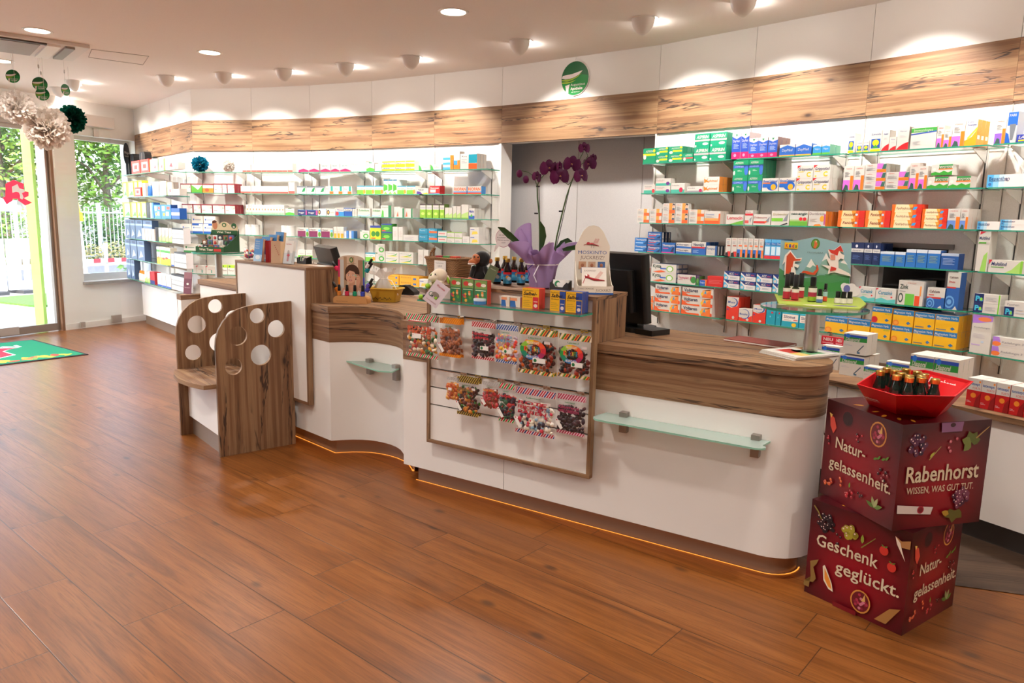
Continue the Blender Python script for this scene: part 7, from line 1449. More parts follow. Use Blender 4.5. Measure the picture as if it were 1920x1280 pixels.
# ---------------------------------------------------------------- sweet bags on hooks
def stripe_strip(b, x0, x1, z0, z1, y, cols, sl=.7, w=.0135):
 h = z1 - z0; k_ = 0; x = x0 - h
 base_ = K(cols[0], .4); b.quad((x0, y, z0), (x1, y, z0), (x1, y, z1), (x0, y, z1), base_)
 while x < x1:
  a, c = x, x + w * .64; q = [(max(x0, min(x1, a)), z0), (max(x0, min(x1, c)), z0), (max(x0, min(x1, c + h * sl)), z1), (max(x0, min(x1, a + h * sl)), z1)]
  if q[1][0] - q[0][0] > .0005 or q[2][0] - q[3][0] > .0005: b.add([(u, y - .0004, v) for u, v in q], [(0, 1, 2, 3)], K(cols[1 + k_ % (len(cols) - 1)], .4))
  x += w; k_ += 1
CLOGO = K('#1f7a48', .4)
def sweet_bag(label, px0, px1_, pyt, pyb, stripes, candy, title, tcol, tagstyle, oval=None, deep=1, y=-.135, seed=1, foot=True):
 x0 = pl1(px0, (pyt + pyb) / 2, y).x; x1 = pl1(px1_, (pyt + pyb) / 2, y).x; xm = (px0 + px1_) / 2; z1 = pl1(xm, pyt, y).z; z0 = pl1(xm, pyb, y).z; w, h = x1 - x0, z1 - z0
 rr = random.Random(seed)
 for dd in range(deep):
  t = thing('sweets_bag', label + ('' if deep == 1 else (', front one', ', hanging behind', ', hanging third')[dd]), 'sweets bag', c1(x0, y + dd * .026, z0), Y1, 'bags of sweets on hooks')
  hh = h * .86; zf = h * (.08 if foot else .03)
  b = MB(); NX, NZ = 8, 8; P_ = []
  for sgn in (-1, 1):
   for i in range(NZ + 1):
    for j in range(NX + 1):
     u, v = j / NX, i / NZ; bul = (math.sin(PI * u) ** .5) * (math.sin(PI * min(1, v * .92 + .04)) ** .6) * (1.15 - .5 * v); P_.append((w * u, sgn * .011 * bul + rr.uniform(-.0012, .0012) * (0 < j < NX), zf + (hh - zf) * v))
  n1 = (NX + 1) * (NZ + 1); F_ = [(i * (NX + 1) + j, i * (NX + 1) + j + 1, (i + 1) * (NX + 1) + j + 1, (i + 1) * (NX + 1) + j) for i in range(NZ) for j in range(NX)]
  b.add(P_, F_ + [tuple(n1 + k_ for k_ in reversed(f)) for f in F_], M_FILM, True); b.build('pouch', t)
  b = MB()
  for k_ in range(125 if dd == 0 else 40):
   u, v = rr.uniform(.07, .93), rr.uniform(.04, .80); cc = candy[rr.randrange(len(candy))]; rx = rr.uniform(.009, .015); b.T = Matrix.Translation((w * u, rr.uniform(-.004, .004), zf + (hh - zf) * v)) @ Matrix.Rotation(rr.random() * 3, 4, 'Y'); b.ball((0, 0, 0), (rx, .005, rx * rr.uniform(.5, .9)), K(cc, .3), 8, 5)
  b.T = None; o = b.build('sweets', t); o['kind'] = 'stuff'
  b = MB(); stripe_strip(b, 0, w, hh, h, 0, stripes); b.quad((w, .0006, hh), (0, .0006, hh), (0, .0006, h), (w, .0006, h), K(stripes[0], .4)); b.build('header_strip', t)
  if foot: b = MB(); stripe_strip(b, w * .01, w * .99, 0, zf, 0, stripes); b.quad((w, .0006, 0), (0, .0006, 0), (0, .0006, zf), (w, .0006, zf), K(stripes[0], .4)); b.build('foot_strip', t)
  if dd: continue
  b = MB(); yy = -.0145
  if oval:
   segs = ('#e8502c', '#e88a2c', '#e8c82c', '#8cc43c', '#2f9a44', '#1f8a6c', '#2a78b8', '#4a4aa8', '#a82c5a', '#d02c3c'); N_ = 30
   for k_ in range(N_):
    a0, a1 = 2 * PI * k_ / N_ + .3, 2 * PI * (k_ + 1) / N_ + .3; b.add([(w * .45 + w * r * math.cos(a), yy, h * .55 + h * r2 * math.sin(a)) for r, r2, a in ((.22, .13, a0), (.36, .22, a0), (.36, .22, a1), (.22, .13, a1))], [(0, 1, 2, 3)], K(segs[k_ * 10 // N_], .4))
   for s_, z, ww in (('FRUCHTSAFT', .68, .34), ('12 SORTEN', .52, .5), ('BÄRCHEN', .37, .34)):
    for j_, ch in enumerate(s_):
     if ch != ' ': b.text(ch, w * (.45 - ww / 2 + ww * j_ / len(s_)), h * z, w * ww / len(s_) * .85, h * (.1 if z == .52 else .05), K(('#e8502c', '#f0c82c', '#5ab43c', '#2a8ab8')[j_ % 4] if z == .52 else '#f0e8dc', .4), yy - .0006, 0, 'l', .02)
  else:
   for k_, s_ in enumerate(title): b.text(s_, w * .1, h * (.66 - .1 * k_), w * .72, h * .075, K(tcol, .4), yy, .1, 'l', .03)
  b.text('Lakritzol', w * .3, h * .79, w * .34, h * .035, K('#2f8a4c', .4), yy + .006, 0, 'l', .02); b.quad((w * .74, yy + .004, h * .70), (w * .9, yy + .004, h * .70), (w * .9, yy + .004, h * .76), (w * .74, yy + .004, h * .76), K('#dcd0cc', .5)); b.build('print', t)
  b = MB()
  if tagstyle == 'r': b.box(w * .45, yy - .001, h * .27, w * .8, yy, h * .38, M_PAPER); b.disc((w * .52, yy - .0014, h * .325), h * .04, CLOGO, 14)
  elif tagstyle == 'm': b.box(w * .25, yy - .001, h * .45, w * .52, yy, h * .56, M_PAPER); b.disc((w * .28, yy - .0014, h * .53), h * .012, K('#c82a3c', .4), 8)
  else: b.T = Matrix.Translation((w * .03, yy, h * .36)) @ Matrix.Rotation(.95, 4, 'Y'); b.box(0, -.001, -.008, h * .28, 0, .008, M_PAPER); b.disc((h * .03, -.0014, .002), .0035, K('#c82a3c', .4), 8)
  b.build('price_sticker', t)
 ht = z1 - h * .03; hx = x0 + w * .5; rail = .997 if ht > .85 else .698
 t = thing('wire_hook', 'chrome wire hook carrying ' + label.replace('clear bag of ', '').replace(' bag', '').replace(',', ''), 'hook', c1(hx, 0, 0), Y1, 'chrome hooks on the slatted front')
 b = MB(); yl = y - .008;
 for dx in (-.012, .012): b.tube([(dx, DY + .008, rail - .006), (dx, DY - .01, rail + .0), (dx, yl + .02, ht - .001), (dx * .5, yl - .004, ht + .002)], .0016, M_CHROME, 6)
 b.box(-.02, DY + .001, rail - .01, .02, DY + .0085, rail + .006, M_CHROME); b.build('wire', t)
RWG = ('#f0e8dc', '#c8202c', '#2f8a3c'); RW = ('#f0e8e0', '#b81c2c'); BW = ('#f0ece8', '#2a5aa0'); YM = ('#f0c83c', '#c8202c', '#2a3a5c', '#f0ece0', '#2f7a4c'); OY = ('#f0a01c', '#d87810'); RBW = ('#f0e8e4', '#b82c44', '#b82c44', '#3a3a7c'); YB = ('#d8b84a', '#4a3a20')
sweet_bag('clear bag of mushroom-shaped fruit gums, red-green stripes', 761, 823, 590, 670, RWG, ('#e8dcc4', '#d8c4a4', '#3a2a20', '#c86a34', '#2f6a34', '#b82c2c', '#e8a030'), ('BUNTE', 'PILZE'), '#c8502c', 'm', seed=2)
sweet_bag('clear bag of brown cola bottles, orange stripes', 824, 864, 597, 669, OY, ('#8a4a2c', '#a05a34', '#74402a', '#b87048'), ('SAURE', 'FLASCHEN'), '#b86a3c', 'd', deep=2, seed=3)
sweet_bag('clear bag of black liquorice, red-white stripes', 884, 928, 604, 674, RW, ('#1c1416', '#2a2024', '#3a2a2c', '#5a1c24'), ('Himbeer', 'Lakritz'), '#c8303c', 'r', seed=4)
sweet_bag('clear bag of pastel sweets, blue-white stripes', 930, 971, 609, 681, BW, ('#f0c030', '#e88a3c', '#e8607a', '#f0e0d0', '#d8c8e0', '#e84a3c'), ('SÜSSER', 'MIX'), '#6a98bc', 'r', seed=5)
sweet_bag('clear bag of dark fruit gum bears with rainbow oval, left', 972, 1040, 617, 702, YM, ('#3a1414', '#5a1c18', '#8a2c1c', '#c85a1c', '#1c1c20', '#2a2018'), (), '#c8303c', 'r', True, 2, seed=6)
sweet_bag('clear bag of dark fruit gum bears with rainbow oval, right', 1047, 1108, 627, 709, YM, ('#3a1414', '#5a1c18', '#a0341c', '#1c1c20', '#2a2018'), (), '#c8303c', 'r', True, 1, seed=7)
sweet_bag('small clear bag of orange gums at left of lower row', 838, 861, 707, 750, ('#c8c4c0', '#b4b0ac'), ('#c87a2c', '#b8501c', '#d89a3c'), ('FRUIT', 'MIX'), '#c8502c', 'm', seed=8, foot=False)
sweet_bag('clear bag of mixed gums with pale oval, yellow-black stripes', 857, 897, 708, 779, YB, ('#5a2a1c', '#8a3c20', '#c8802c', '#3f7a2c', '#3a1a14'), ('Mix',), '#8a6a3a', 'd', seed=9, deep=2)
sweet_bag('small clear bag of brown gums in the lower row', 905, 936, 716, 765, ('#c4c0bc', '#b0aca8'), ('#6a3020', '#8a4428', '#b82c2c'), ('SAURE',), '#d8842c', 'd', seed=10, foot=False)
sweet_bag('clear bag of dark berry gums, red-green-white stripes, lower row', 935, 966, 719, 791, RWG, ('#24202c', '#3a2430', '#2f5a3c', '#b82c2c'), ('NoFett',), '#c8303c', 'd', seed=11)
sweet_bag('clear bag of white-red fruit juice bears, largest of lower row', 966, 1042, 730, 816, RBW, ('#e8e0cc', '#d8ccb8', '#c83a4c', '#2a2438', '#e8e0d4', '#8ab4cc'), ('ROTE', 'FRUCHTSAFT', 'BÄREN'), '#b8303c', 'd', seed=12, y=-.15)
sweet_bag('clear bag of dark forest berries, pink-white stripes, lower right', 1044, 1098, 740, 815, ('#f0e4e4', '#b83a5c'), ('#2c2024', '#3c2830', '#4a2c34', '#24181c'), ('Gummi', 'WALDBEEREN'), '#a83a5c', 'd', seed=13)
# ================================================================== TILLS, STANDS, BROCHURES, DECORATIONS
# ---------------------------------------------------------------- monitors (seen from behind)
t = thing('till_monitor', 'black till monitor seen from behind, standing on long counter beside display box', 'monitor', c1(1.13, .54, WT1 + .0005), Y1 - .32)
b = MB(); b.T = Matrix.Translation((-.05, -.03, .05)) @ Matrix.Rotation(.12, 4, 'X'); b.prism(rrect(.42, .06, .02), 0, .36, M_BLACK); b.T = b.T @ Matrix.Translation((0, -.045, .06)); b.prism(rrect(.30, .05, .02), 0, .22, M_BLACK); b.build('housing', t, bevel=.01)
b = MB(); b.prism(rrect(.24, .20, .04), 0, .025, M_BLACK); b.box(-.07, -.02, .025, .07, .03, .09, M_BLACK); b.build('stand', t, bevel=.006)
b = MB(); b.box(.13, -.10, 0, .24, .04, .028, M_BLACK); b.build('cable_box', t, bevel=.008)
q = px2(633, 480, 1.15)
t = thing('till_monitor', 'black tilted till monitor behind the nail polish poster on left counter', 'monitor', c2(-.10, .40, WT2 + .0005), Y2 - .30)
b = MB(); b.T = Matrix.Translation((0, -.01, .04)) @ Matrix.Rotation(.30, 4, 'X'); b.prism(rrect(.47, .05, .02), 0, .315, M_BLACK); b.T = b.T @ Matrix.Translation((0, -.032, .03)); b.prism(rrect(.38, .03, .012), 0, .17, K('#141416', .45)); b.build('housing', t, bevel=.008)
b = MB(); b.prism(rrect(.2, .18, .04), 0, .02, M_BLACK); b.box(-.05, -.02, .02, .05, .02, .10, M_BLACK); b.build('stand', t, bevel=.005)
# ---------------------------------------------------------------- nail polish display
NPp = atz(656, 569, WT2); NPq = to2(NPp); s = mpp(NPp)
t = thing('nail_polish_display', 'wooden nail polish display with portrait poster on left counter', 'counter display', (NPp.x, NPp.y, WT2 + .0005), Y2 + .62)
WB = K('#c9935c', .5); hw = .112
b = MB(); b.prism([(-hw, 0), (hw, 0), (hw, .022)] + [(hw - .03 + .03 * math.cos(math.radians(a)), .024 + .022 * math.sin(math.radians(a))) for a in (20, 50, 80)] + [(-hw + .03 + .03 * math.cos(math.radians(a)), .024 + .022 * math.sin(math.radians(a))) for a in (100, 130, 160)] + [(-hw, .022)], 0, .085, WB, axis='y'); b.text('PRIMAVERA Naturkosmetik', -.09, .010, .075, .006, K('#6a4424', .5), -.0006); b.build('wooden_base', t, bevel=.003)
b = MB(); bw, bz0, bz1 = .088, .047, .275; top = [(bw * math.cos(math.pi * k / 12), bz1 + .03 * math.sin(math.pi * k / 12)) for k in range(13)]
b.prism([(-bw, bz0), (bw, bz0)] + top, .035, .041, K('#d8c8b4', .45), axis='y'); o = b.build('poster_board', t)
b = MB(); Y_ = .0346
def pp(pts, c):
 global Y_; Y_ -= .00012; a = sum(pts[i][0] * pts[(i + 1) % len(pts)][1] - pts[(i + 1) % len(pts)][0] * pts[i][1] for i in range(len(pts))); pts = pts if a > 0 else pts[::-1]; b.poly([(x, Y_, z) for x, z in pts], K(c, .45))
def pe(x, z, rx, rz, c, n=20): pp([(x + rx * math.cos(2 * PI * k / n), z + rz * math.sin(2 * PI * k / n)) for k in range(n)], c)
pp([(-bw, bz0), (-bw + .012, bz0), (-bw + .012, bz1), (-bw, bz1)], '#e8842c'); pp([(-bw, .165), (-bw + .012, .165), (-bw + .012, bz1), (-bw, bz1)], '#d8306a'); pp([(bw - .012, bz0), (bw, bz0), (bw, bz1), (bw - .012, bz1)], '#3f4fb0'); pp([(bw - .012, .165), (bw, .165), (bw, bz1), (bw - .012, bz1)], '#2f9a6a')
for x0, x1, c in ((-.074, -.05, '#cfd0cc'), (-.05, -.03, '#b89878'), (-.03, .0, '#d8c0a4'), (.0, .02, '#c8a484'), (.02, .045, '#dcc8b0'), (.045, .074, '#b08c70')): pp([(x0, bz0 + .05), (x1, bz0 + .05), (x1, bz1 + (.02 if abs(x0 + x1) < .1 else 0)), (x0, bz1 + (.02 if abs(x0 + x1) < .1 else 0))], c)
pe(0, .275, .012, .017, '#3f7a3a'); pe(0, .275, .006, .011, '#d8c890'); pp([(-.03, .251), (.03, .251), (.03, .254), (-.03, .254)], '#a08a70')
pe(.006, .195, .048, .052, '#4a3022'); pp([(-.04, .2), (-.046, .15), (-.03, .14), (-.02, .2)], '#5a3a28')                       # hair
pp([(-.07, bz0 + .002), (-.058, .09), (-.03, .115), (.0, .122), (.03, .115), (.06, .095), (.072, bz0 + .002)], '#d8a488'); pp([(-.016, .11), (.022, .11), (.024, .15), (-.012, .15)], '#cf9a7c')   # shoulders, neck
pp([(-.062, bz0 + .002), (-.05, .085), (-.03, .068), (.03, .066), (.05, .084), (.066, bz0 + .002)], '#e8e4e0')                        # top
pe(-.004, .170, .033, .043, '#dfae92', 26); pp([(-.037, .18), (-.03, .215), (.0, .226), (.03, .212), (.032, .18), (.02, .2), (-.01, .208)], '#4a3022')
for x in (-.018, .011): pe(x, .178, .0075, .0035, '#f0e8e0', 12); pe(x, .178, .0032, .0034, '#4a3428', 10); pp([(x - .009, .186), (x, .189), (x + .009, .186), (x, .187)], '#4a3022')
pp([(-.007, .178), (-.011, .160), (-.002, .158)], '#cf957a'); pe(-.005, .146, .0115, .0045, '#b84a50', 14); pe(-.005, .1465, .008, .0015, '#f0e8e4', 10)
pp([(.032, .11), (.05, .10), (.062, .15), (.058, .172), (.046, .178), (.036, .17), (.034, .14)], '#d8a488')
for k in range(4): pp([(.03 - .001 * k, .158 + .008 * k), (.05, .153 + .008 * k), (.051, .159 + .008 * k), (.031 - .001 * k, .164 + .008 * k)], ('#e0b094', '#d8a488')[k % 2])
pp([(.02, .182), (.034, .166), (.038, .170), (.025, .186)], '#8cd0b4'); b.build('poster_print', t)
def polish(px_, py_, pz_, rot, c, par, r=.0125, capc=M_BLACK):
 b = MB(); b.T = Matrix.Translation((px_, py_, pz_)) @ Matrix.Rotation(rot, 4, 'Y'); b.lathe([(r * .8, 0), (r, .003), (r, .026), (r * .5, .032)], K(c, .15), 14); o = b.build('polish_bottle', par)
 b = MB(); b.T = Matrix.Translation((px_, py_, pz_)) @ Matrix.Rotation(rot, 4, 'Y'); b.lathe([(r * .62, .031), (r * .7, .034), (r * .6, .068), (r * .5, .07)], capc, 12); b.build('bottle_cap', o)
for x, c in ((-.078, '#d88a3c'), (-.026, '#c82a50'), (.026, '#1f9a72'), (.078, '#3a4ab8')): polish(x, .02, .047, 0, c, t, .0135)
for k, (x, z, r_, c) in enumerate(((-.093, .205, -.62, '#d8305a'), (-.093, .07, -.55, '#e8842c'), (.094, .2, .62, '#1f9aa8'), (.098, .225, .55, '#e8e0e0'), (.094, .075, .62, '#4a4ab8'), (.1, .1, .55, '#6a5ac0'))): polish(x, .045, z, r_, c, t, .014)
# yellow basket with organza bag
YBp = atz(722, 566, WT2); t = thing('yellow_basket', 'yellow basket with white organza bag on left counter', 'basket', (YBp.x, YBp.y + .05, WT2 + .0005), Y1 + .34)
b = MB(); shell(b, [(rrect(.16, .11, .02), 0), (rrect(.18, .125, .022), .05), (rrect(.205, .145, .025), .085)], K('#c49a2c', .45)); b.build('basket_body', t)
b = MB(); b.tube([(x, y, .086) for x, y in rrect(.21, .15, .026)], .005, K('#d0a838', .4), 8, closed=True); b.build('rim', t)
b = MB()
for k in range(14): b.disc((-.06 + .009 * k, -.0625 - .0005 * (k % 3), .022 + .006 * math.sin(k * 1.7)), .0035, K('#3a3020', .6), 8)
b.build('dotted_print', t)
t2 = thing('organza_bag', 'white organza gift bag with ribbon, standing in the yellow basket', 'gift bag', wpt(t.location, -.02, .0, .006), .3)
ORG = film('organza', (.86, .85, .84), .3, .4, .55, '#f0ece8'); b = MB(); N_ = 40; pts = []
prof = [(.035, 0, .0), (.055, .03, .004), (.058, .08, .005), (.035, .125, .005), (.018, .145, .004), (.03, .16, .008), (.065, .185, .016), (.075, .20, .02)]
for k, (r, z, w) in enumerate(prof):
 for j in range(N_): a = 2 * PI * j / N_; f = w * math.sin(a * 8 + k * .6) + w * .6 * math.sin(a * 5); pts.append(((r + f) * math.cos(a), (r + f) * .8 * math.sin(a), z + (.012 * math.sin(a * 6) if k > 5 else 0)))
b.add(pts, [(i * N_ + j, i * N_ + (j + 1) % N_, (i + 1) * N_ + (j + 1) % N_, (i + 1) * N_ + j) for i in range(len(prof) - 1) for j in range(N_)], ORG, True); b.build('pouch', t2)
b = MB(); b.tube([(.019 * math.cos(a * PI / 8), .016 * math.sin(a * PI / 8), .145) for a in range(16)], .0025, M_PAPER, 6, closed=True); b.tube([(.02, -.012, .145), (.05, -.04, .13), (.07, -.07, .09), (.085, -.085, .04)], .003, M_PAPER, 6); b.build('ribbon', t2)
b = MB()
for k, (x, y, z, c) in enumerate(((0, 0, .02, '#c89a6a'), (.02, .01, .035, '#8a6a4a'), (-.02, .0, .04, '#d8c0a0'), (.01, -.01, .06, '#b07a4a'))): b.ball((x, y, z), .02, K(c, .5), 8, 6)
b.build('filling', t2)
P_ = atz(761, 553, WT2); t = thing('card_terminal', 'black card terminal lying on left counter beside the yellow basket', 'card terminal', (P_.x, P_.y + .04, WT2 + .0005), Y1 + .2)
b = MB(); b.prism([(-.07, 0), (.08, 0), (.085, .02), (.03, .06), (-.03, .07), (-.075, .03)], -.04, .04, M_BLACK, axis='y'); b.build('housing', t, bevel=.008); b = MB(); b.box(-.02, -.03, .066, .02, .03, .07, K('#3a4a44', .2)); b.build('display', t)
P_ = atz(784, 585, WT1); b = MB(); b.box(-.06, -.1, 0, .06, .06, .004, K('#c8242c', .5)); b.box(-.055, -.095, .0041, .055, .03, .0045, M_PAPER); o = b.build('leaflet', None, c1(.09, .10, WT1 + .0005), (0, 0, Y1 + .1)); tag(o, 'red and white leaflet lying on the counter left of display box', 'leaflet')
# ---------------------------------------------------------------- right end of the long counter
mg = [c1(*px1(*p, WT1 + .01).xy) for p in ((1423, 657), (1492, 673), (1506, 655), (1440, 645))]; mo = mg[0]; mx = mg[1] - mg[0]; myw = math.atan2(mx.y, mx.x)
for k in range(4):
 b = MB(); b.box(0, 0, 0, .205, .27, .0035, K('#e4dfd8', .45))
 if k == 3:
  for x0, y0, x1, y1, c in ((.02, .18, .10, .24, '#d8a070'), (.07, .10, .18, .2, '#5a9a6a'), (.03, .05, .12, .14, '#c83a34'), (.12, .04, .19, .10, '#e8c870'), (.01, .245, .19, .262, '#8a7ab0'), (.05, .12, .09, .17, '#f0ece4'), (.11, .14, .15, .19, '#3a7ab0')): b.add([(x0, y0, .0037), (x1, y0, .0037), (x1, y1, .0037), (x0, y1, .0037)], [(0, 1, 2, 3)], K(c, .4))
 o = b.build('magazine', None, (mo.x + .003 * k, mo.y - .002 * k, WT1 + .0006 + .0042 * k), (0, 0, myw + .03 * (k % 2))); tag(o, '%s magazine in the stack at right end of long counter' % ('bottom', 'second', 'third', 'topmost, illustrated')[k], 'magazine', 'magazine stack on the counter')
fo = px1(1425, 643, WT1); b = MB(); b.box(-.14, -.02, 0, .16, .13, .012, K('#8a3a30', .5)); b.box(-.1405, -.0205, .003, .1605, .12, .009, M_PAPER); o = b.build('folder', None, c1(1.80, .47, WT1 + .0006), (0, 0, Y1 - .22)); tag(o, 'red-brown folder lying at the back of long counter', 'folder')
# steel pole with glass disc and children's aroma display
def disc_stand(label, P, z0, z1, r, pr):
 t = thing('disc_stand', label, 'display stand', (P.x, P.y, z0), 0, 'glass disc stands')
 b = MB(); b.lathe([(pr, 0), (pr, z1 - z0 - .012)], M_STEEL, 28); b.build('pole', t); b = MB(); b.lathe([(pr * 1.5, 0), (pr * 1.5, .004), (pr * 1.02, .006)], M_STEEL, 28); b.build('base_ring', t)
 b = MB(); o_ = [(r * math.cos(2 * PI * k / 56), r * math.sin(2 * PI * k / 56)) for k in range(56)]; glass_slab(b, o_, z1 - z0 - .011, z1 - z0); b.build('glass_disc', t); return t
PP = c1(2.04, .27); PP = atz(1518, 664, WT1); zd = zup(PP, 1525, 575)
disc_stand('steel pole with round glass disc at right end of long counter', PP, WT1 + .0004, zd, .225, .031)
s = mpp((PP.x, PP.y, zd)); AP = Vector((PP.x, PP.y, zd + .0006)); _a, _b = atz(1459, 556, zd).xy, atz(1593, 563, zd).xy; AY = math.atan2((_b - _a).y, (_b - _a).x); AYO = (_a - AP.xy).dot(Vector((-math.sin(AY), math.cos(AY)))); print('aroma', zd, AYO, AY - Y1)
t = thing('aroma_display', 'green children aroma oil display with dragon and witch cut-outs on glass disc', 'counter display', AP, AY)
def bpt(px, py):
 """photo pixel on the display's back board -> local x, z"""
 yaw = AY; dx = Vector((math.cos(yaw), math.sin(yaw))); nrm = Vector((-dx.y, dx.x)); A = AP.xy + nrm * AYO; X = onv(px, py, A, A + dx); return ((X.xy - AP.xy).dot(dx), X.z - AP.z)
SKY, HIL, LIM = K('#8fb4bc', .5), K('#3f8a4a', .5), K('#a8c04a', .5)
tl, tr_, ml, mr = bpt(1464, 450), bpt(1597, 456), bpt(1458, 556), bpt(1592, 563)
b = MB(); b.prism([ml, mr, tr_] + [bpt(*p) for p in ((1575, 456), (1552, 449), (1528, 444), (1510, 448), (1488, 452))] + [tl], AYO, AYO + .003, SKY, axis='y'); b.build('back_board', t)
b = MB(); Y_ = AYO - .0004; pq = lambda pts, c: pp([bpt(*p) for p in pts], c)
pq([(1459, 555), (1592, 562), (1593, 505), (1572, 510), (1548, 513), (1520, 520), (1490, 522), (1461, 502)], '#4a8a5a'); pq([(1502, 515), (1521, 485), (1548, 516)], '#7aa89c'); pq([(1512, 500), (1521, 485), (1530, 500), (1524, 497), (1519, 502)], '#ece8e4')
pq([(1530, 512), (1549, 474), (1565, 500), (1582, 486), (1594, 508), (1594, 518)], '#8ab0a4'); pq([(1541, 490), (1549, 474), (1556, 488), (1550, 485)], '#ece8e4'); pq([(1576, 492), (1582, 486), (1589, 496)], '#ece8e4')
pq([(1461, 540), (1592, 548), (1592, 524), (1560, 530), (1520, 528), (1462, 524)], '#3f8a4a')
bxx = bpt(1529, 457); pe(bxx[0], bxx[1], .020, .025, '#4a7a2c'); pe(bxx[0], bxx[1], .0155, .0205, '#6a9a3c'); pq([(1527, 452), (1531, 452), (1533, 458), (1529, 466), (1525, 464), (1527, 458)], '#d86a3c'); pq([(1529, 450), (1532, 452), (1530, 455)], '#e8c8a8')
kx = bpt(1471, 461); b.add([(kx[0], AYO - .0036, kx[1] - .012), (kx[0] + .062, AYO - .0036, kx[1] - .012), (kx[0] + .062, AYO - .0036, kx[1] + .018), (kx[0], AYO - .0036, kx[1] + .018)], [(0, 1, 2, 3)], K('#f0c020', .45))
for j, (ch, c) in enumerate(zip('Kids', ('#d02a34', '#3a5ab0', '#b02a6a', '#2f8a3c'))): b.text(ch, kx[0] + .006 + .014 * j, kx[1] - .006, .011, .017, K(c, .45), AYO - .004, 0, 'l', .03)
qx = bpt(1514, 474); b.text('PRIMAVERA', qx[0], qx[1], .072, .007, K('#6a7a78', .5), AYO - .004); b.build('board_print', t)
def cutout(name, shapes, y):
 b = MB(); k_ = 0
 for pts, c in shapes:
  L_ = [bpt(*p) for p in pts]; a = sum(L_[i][0] * L_[(i + 1) % len(L_)][1] - L_[(i + 1) % len(L_)][0] * L_[i][1] for i in range(len(L_))); L_ = L_ if a > 0 else L_[::-1]
  b.prism(L_, y - .0012 * k_ - .003, y - .0012 * k_, K(c, .5), axis='y'); k_ += 1
 b.build(name, t)
cutout('dragon_cutout', [([(1470, 515), (1472, 490), (1467, 496), (1472, 478), (1476, 474), (1482, 468), (1486, 474), (1494, 484), (1504, 483), (1502, 489), (1491, 490), (1490, 494), (1499, 497), (1496, 502), (1489, 499), (1493, 517)], '#efe6dc'), ([(1473, 514), (1475, 480), (1482, 472), (1492, 485), (1502, 485), (1500, 488), (1488, 489), (1486, 500), (1488, 516)], '#d0502c'), ([(1482, 515), (1484, 500), (1491, 504), (1493, 517)], '#efe6dc')], AYO - .006)
cutout('tail_cutout', [([(1501, 512), (1506, 507), (1514, 508), (1524, 511), (1531, 504), (1530, 497), (1533, 496), (1535, 505), (1528, 515), (1515, 514), (1508, 511), (1503, 515)], '#d0502c')], AYO - .007)
cutout('witch_cutout', [([(1552, 468), (1564, 468), (1576, 459), (1582, 473), (1574, 471), (1578, 476), (1583, 478), (1582, 486), (1576, 484), (1572, 488), (1572, 502), (1592, 512), (1596, 518), (1580, 514), (1564, 510), (1552, 513), (1554, 504), (1540, 496), (1556, 498), (1550, 486), (1556, 484)], '#eee0da'), ([(1553, 467), (1564, 469), (1576, 460), (1581, 472), (1573, 470), (1570, 479), (1558, 474)], '#d0362c'), ([(1557, 477), (1566, 477), (1566, 487), (1557, 487)], '#dc8a78'), ([(1558, 499), (1568, 502), (1567, 506), (1556, 508)], '#d0362c')], AYO - .006)
sx = bpt(1592, 540); b = MB(); CW = K('#e4dce4', .6)
for dx, dz, r in ((0, 0, .024), (.02, .006, .02), (.036, -.012, .024), (.012, -.022, .024), (-.012, .01, .016)): b.disc((sx[0] - .012 + dx, AYO - .026 - dx * .01, sx[1] + dz), r, CW, 18)
b.disc((sx[0] - .012, AYO - .0275, sx[1] - .002), .015, K('#6a6ab0', .6), 16, 'y', .019); b.build('sheep_cutout', t)
foot = [px1(*p, zd) for p in ((1452, 553), (1460, 571), (1535, 577), (1612, 581), (1624, 572), (1612, 560))]; yaw = AY; Rm = Matrix.Rotation(-yaw, 2)
fl_ = []
for p in foot: w_ = c1(p.x, p.y).xy - AP.xy; fl_.append(tuple(Rm @ w_))
a = sum(fl_[i][0] * fl_[(i + 1) % 6][1] - fl_[(i + 1) % 6][0] * fl_[i][1] for i in range(6)); fl_ = fl_ if a > 0 else fl_[::-1]
b = MB(); b.prism(fl_, 0, .006, LIM);
def fpt(px, py): w_ = atz(px, py, AP.z + .007).xy - AP.xy; return tuple(Rm @ w_)
for px, py, rx, c in ((1483, 563, .045, '#c8382c'), (1585, 573, .05, '#5a4a9c'), (1528, 572, .05, '#e8dcd0'), (1466, 570, .02, '#e8e4d0')): x, y = fpt(px, py); b.disc((x, y, .0064 + (.0002 if c[1] == 'c' else 0)), rx, K(c, .5), 20, 'z', rx * .42)
b.build('platform', t)
def aroma(label, px, py, r, h, bands, caph, n):
 x, y = fpt(px, py); w_ = Matrix.Rotation(yaw, 2) @ Vector((x, y)); P_ = (AP.x + w_.x, AP.y + w_.y, AP.z + .0068); t = thing('aroma_bottle', label, 'bottle', P_, 0, 'little bottles on the aroma display'); hb = h - caph
 b = MB(); b.lathe([(r, 0), (r, hb * .9), (r * .6, hb)], K('#1a2410', .12), 16); b.build('glass_body', t)
 b = MB()
 for k, c in enumerate(bands): b.lathe([(r * 1.03, hb * (.05 + .8 * k / len(bands))), (r * 1.03, hb * (.05 + .8 * (k + 1) / len(bands)))], K(c, .45), 16, caps=False)
 b.build('label', t); b = MB(); b.lathe([(r * .72, hb), (r * .72, h * .97), (r * .55, h)], M_BLACK, 14); b.build('cap', t)
RB, WBn = ('#b8283a', '#b8283a', '#e4dcd4'), ('#e4dcd4', '#e4dcd4')
for k, (px, py) in enumerate(((1474, 560), (1490, 562), (1500, 558), (1481, 556), (1505, 555))): aroma('red-white pump bottle with black cap, %s of five at left of aroma display' % ORD[k], px, py, .0165, .120, RB, .058, k)
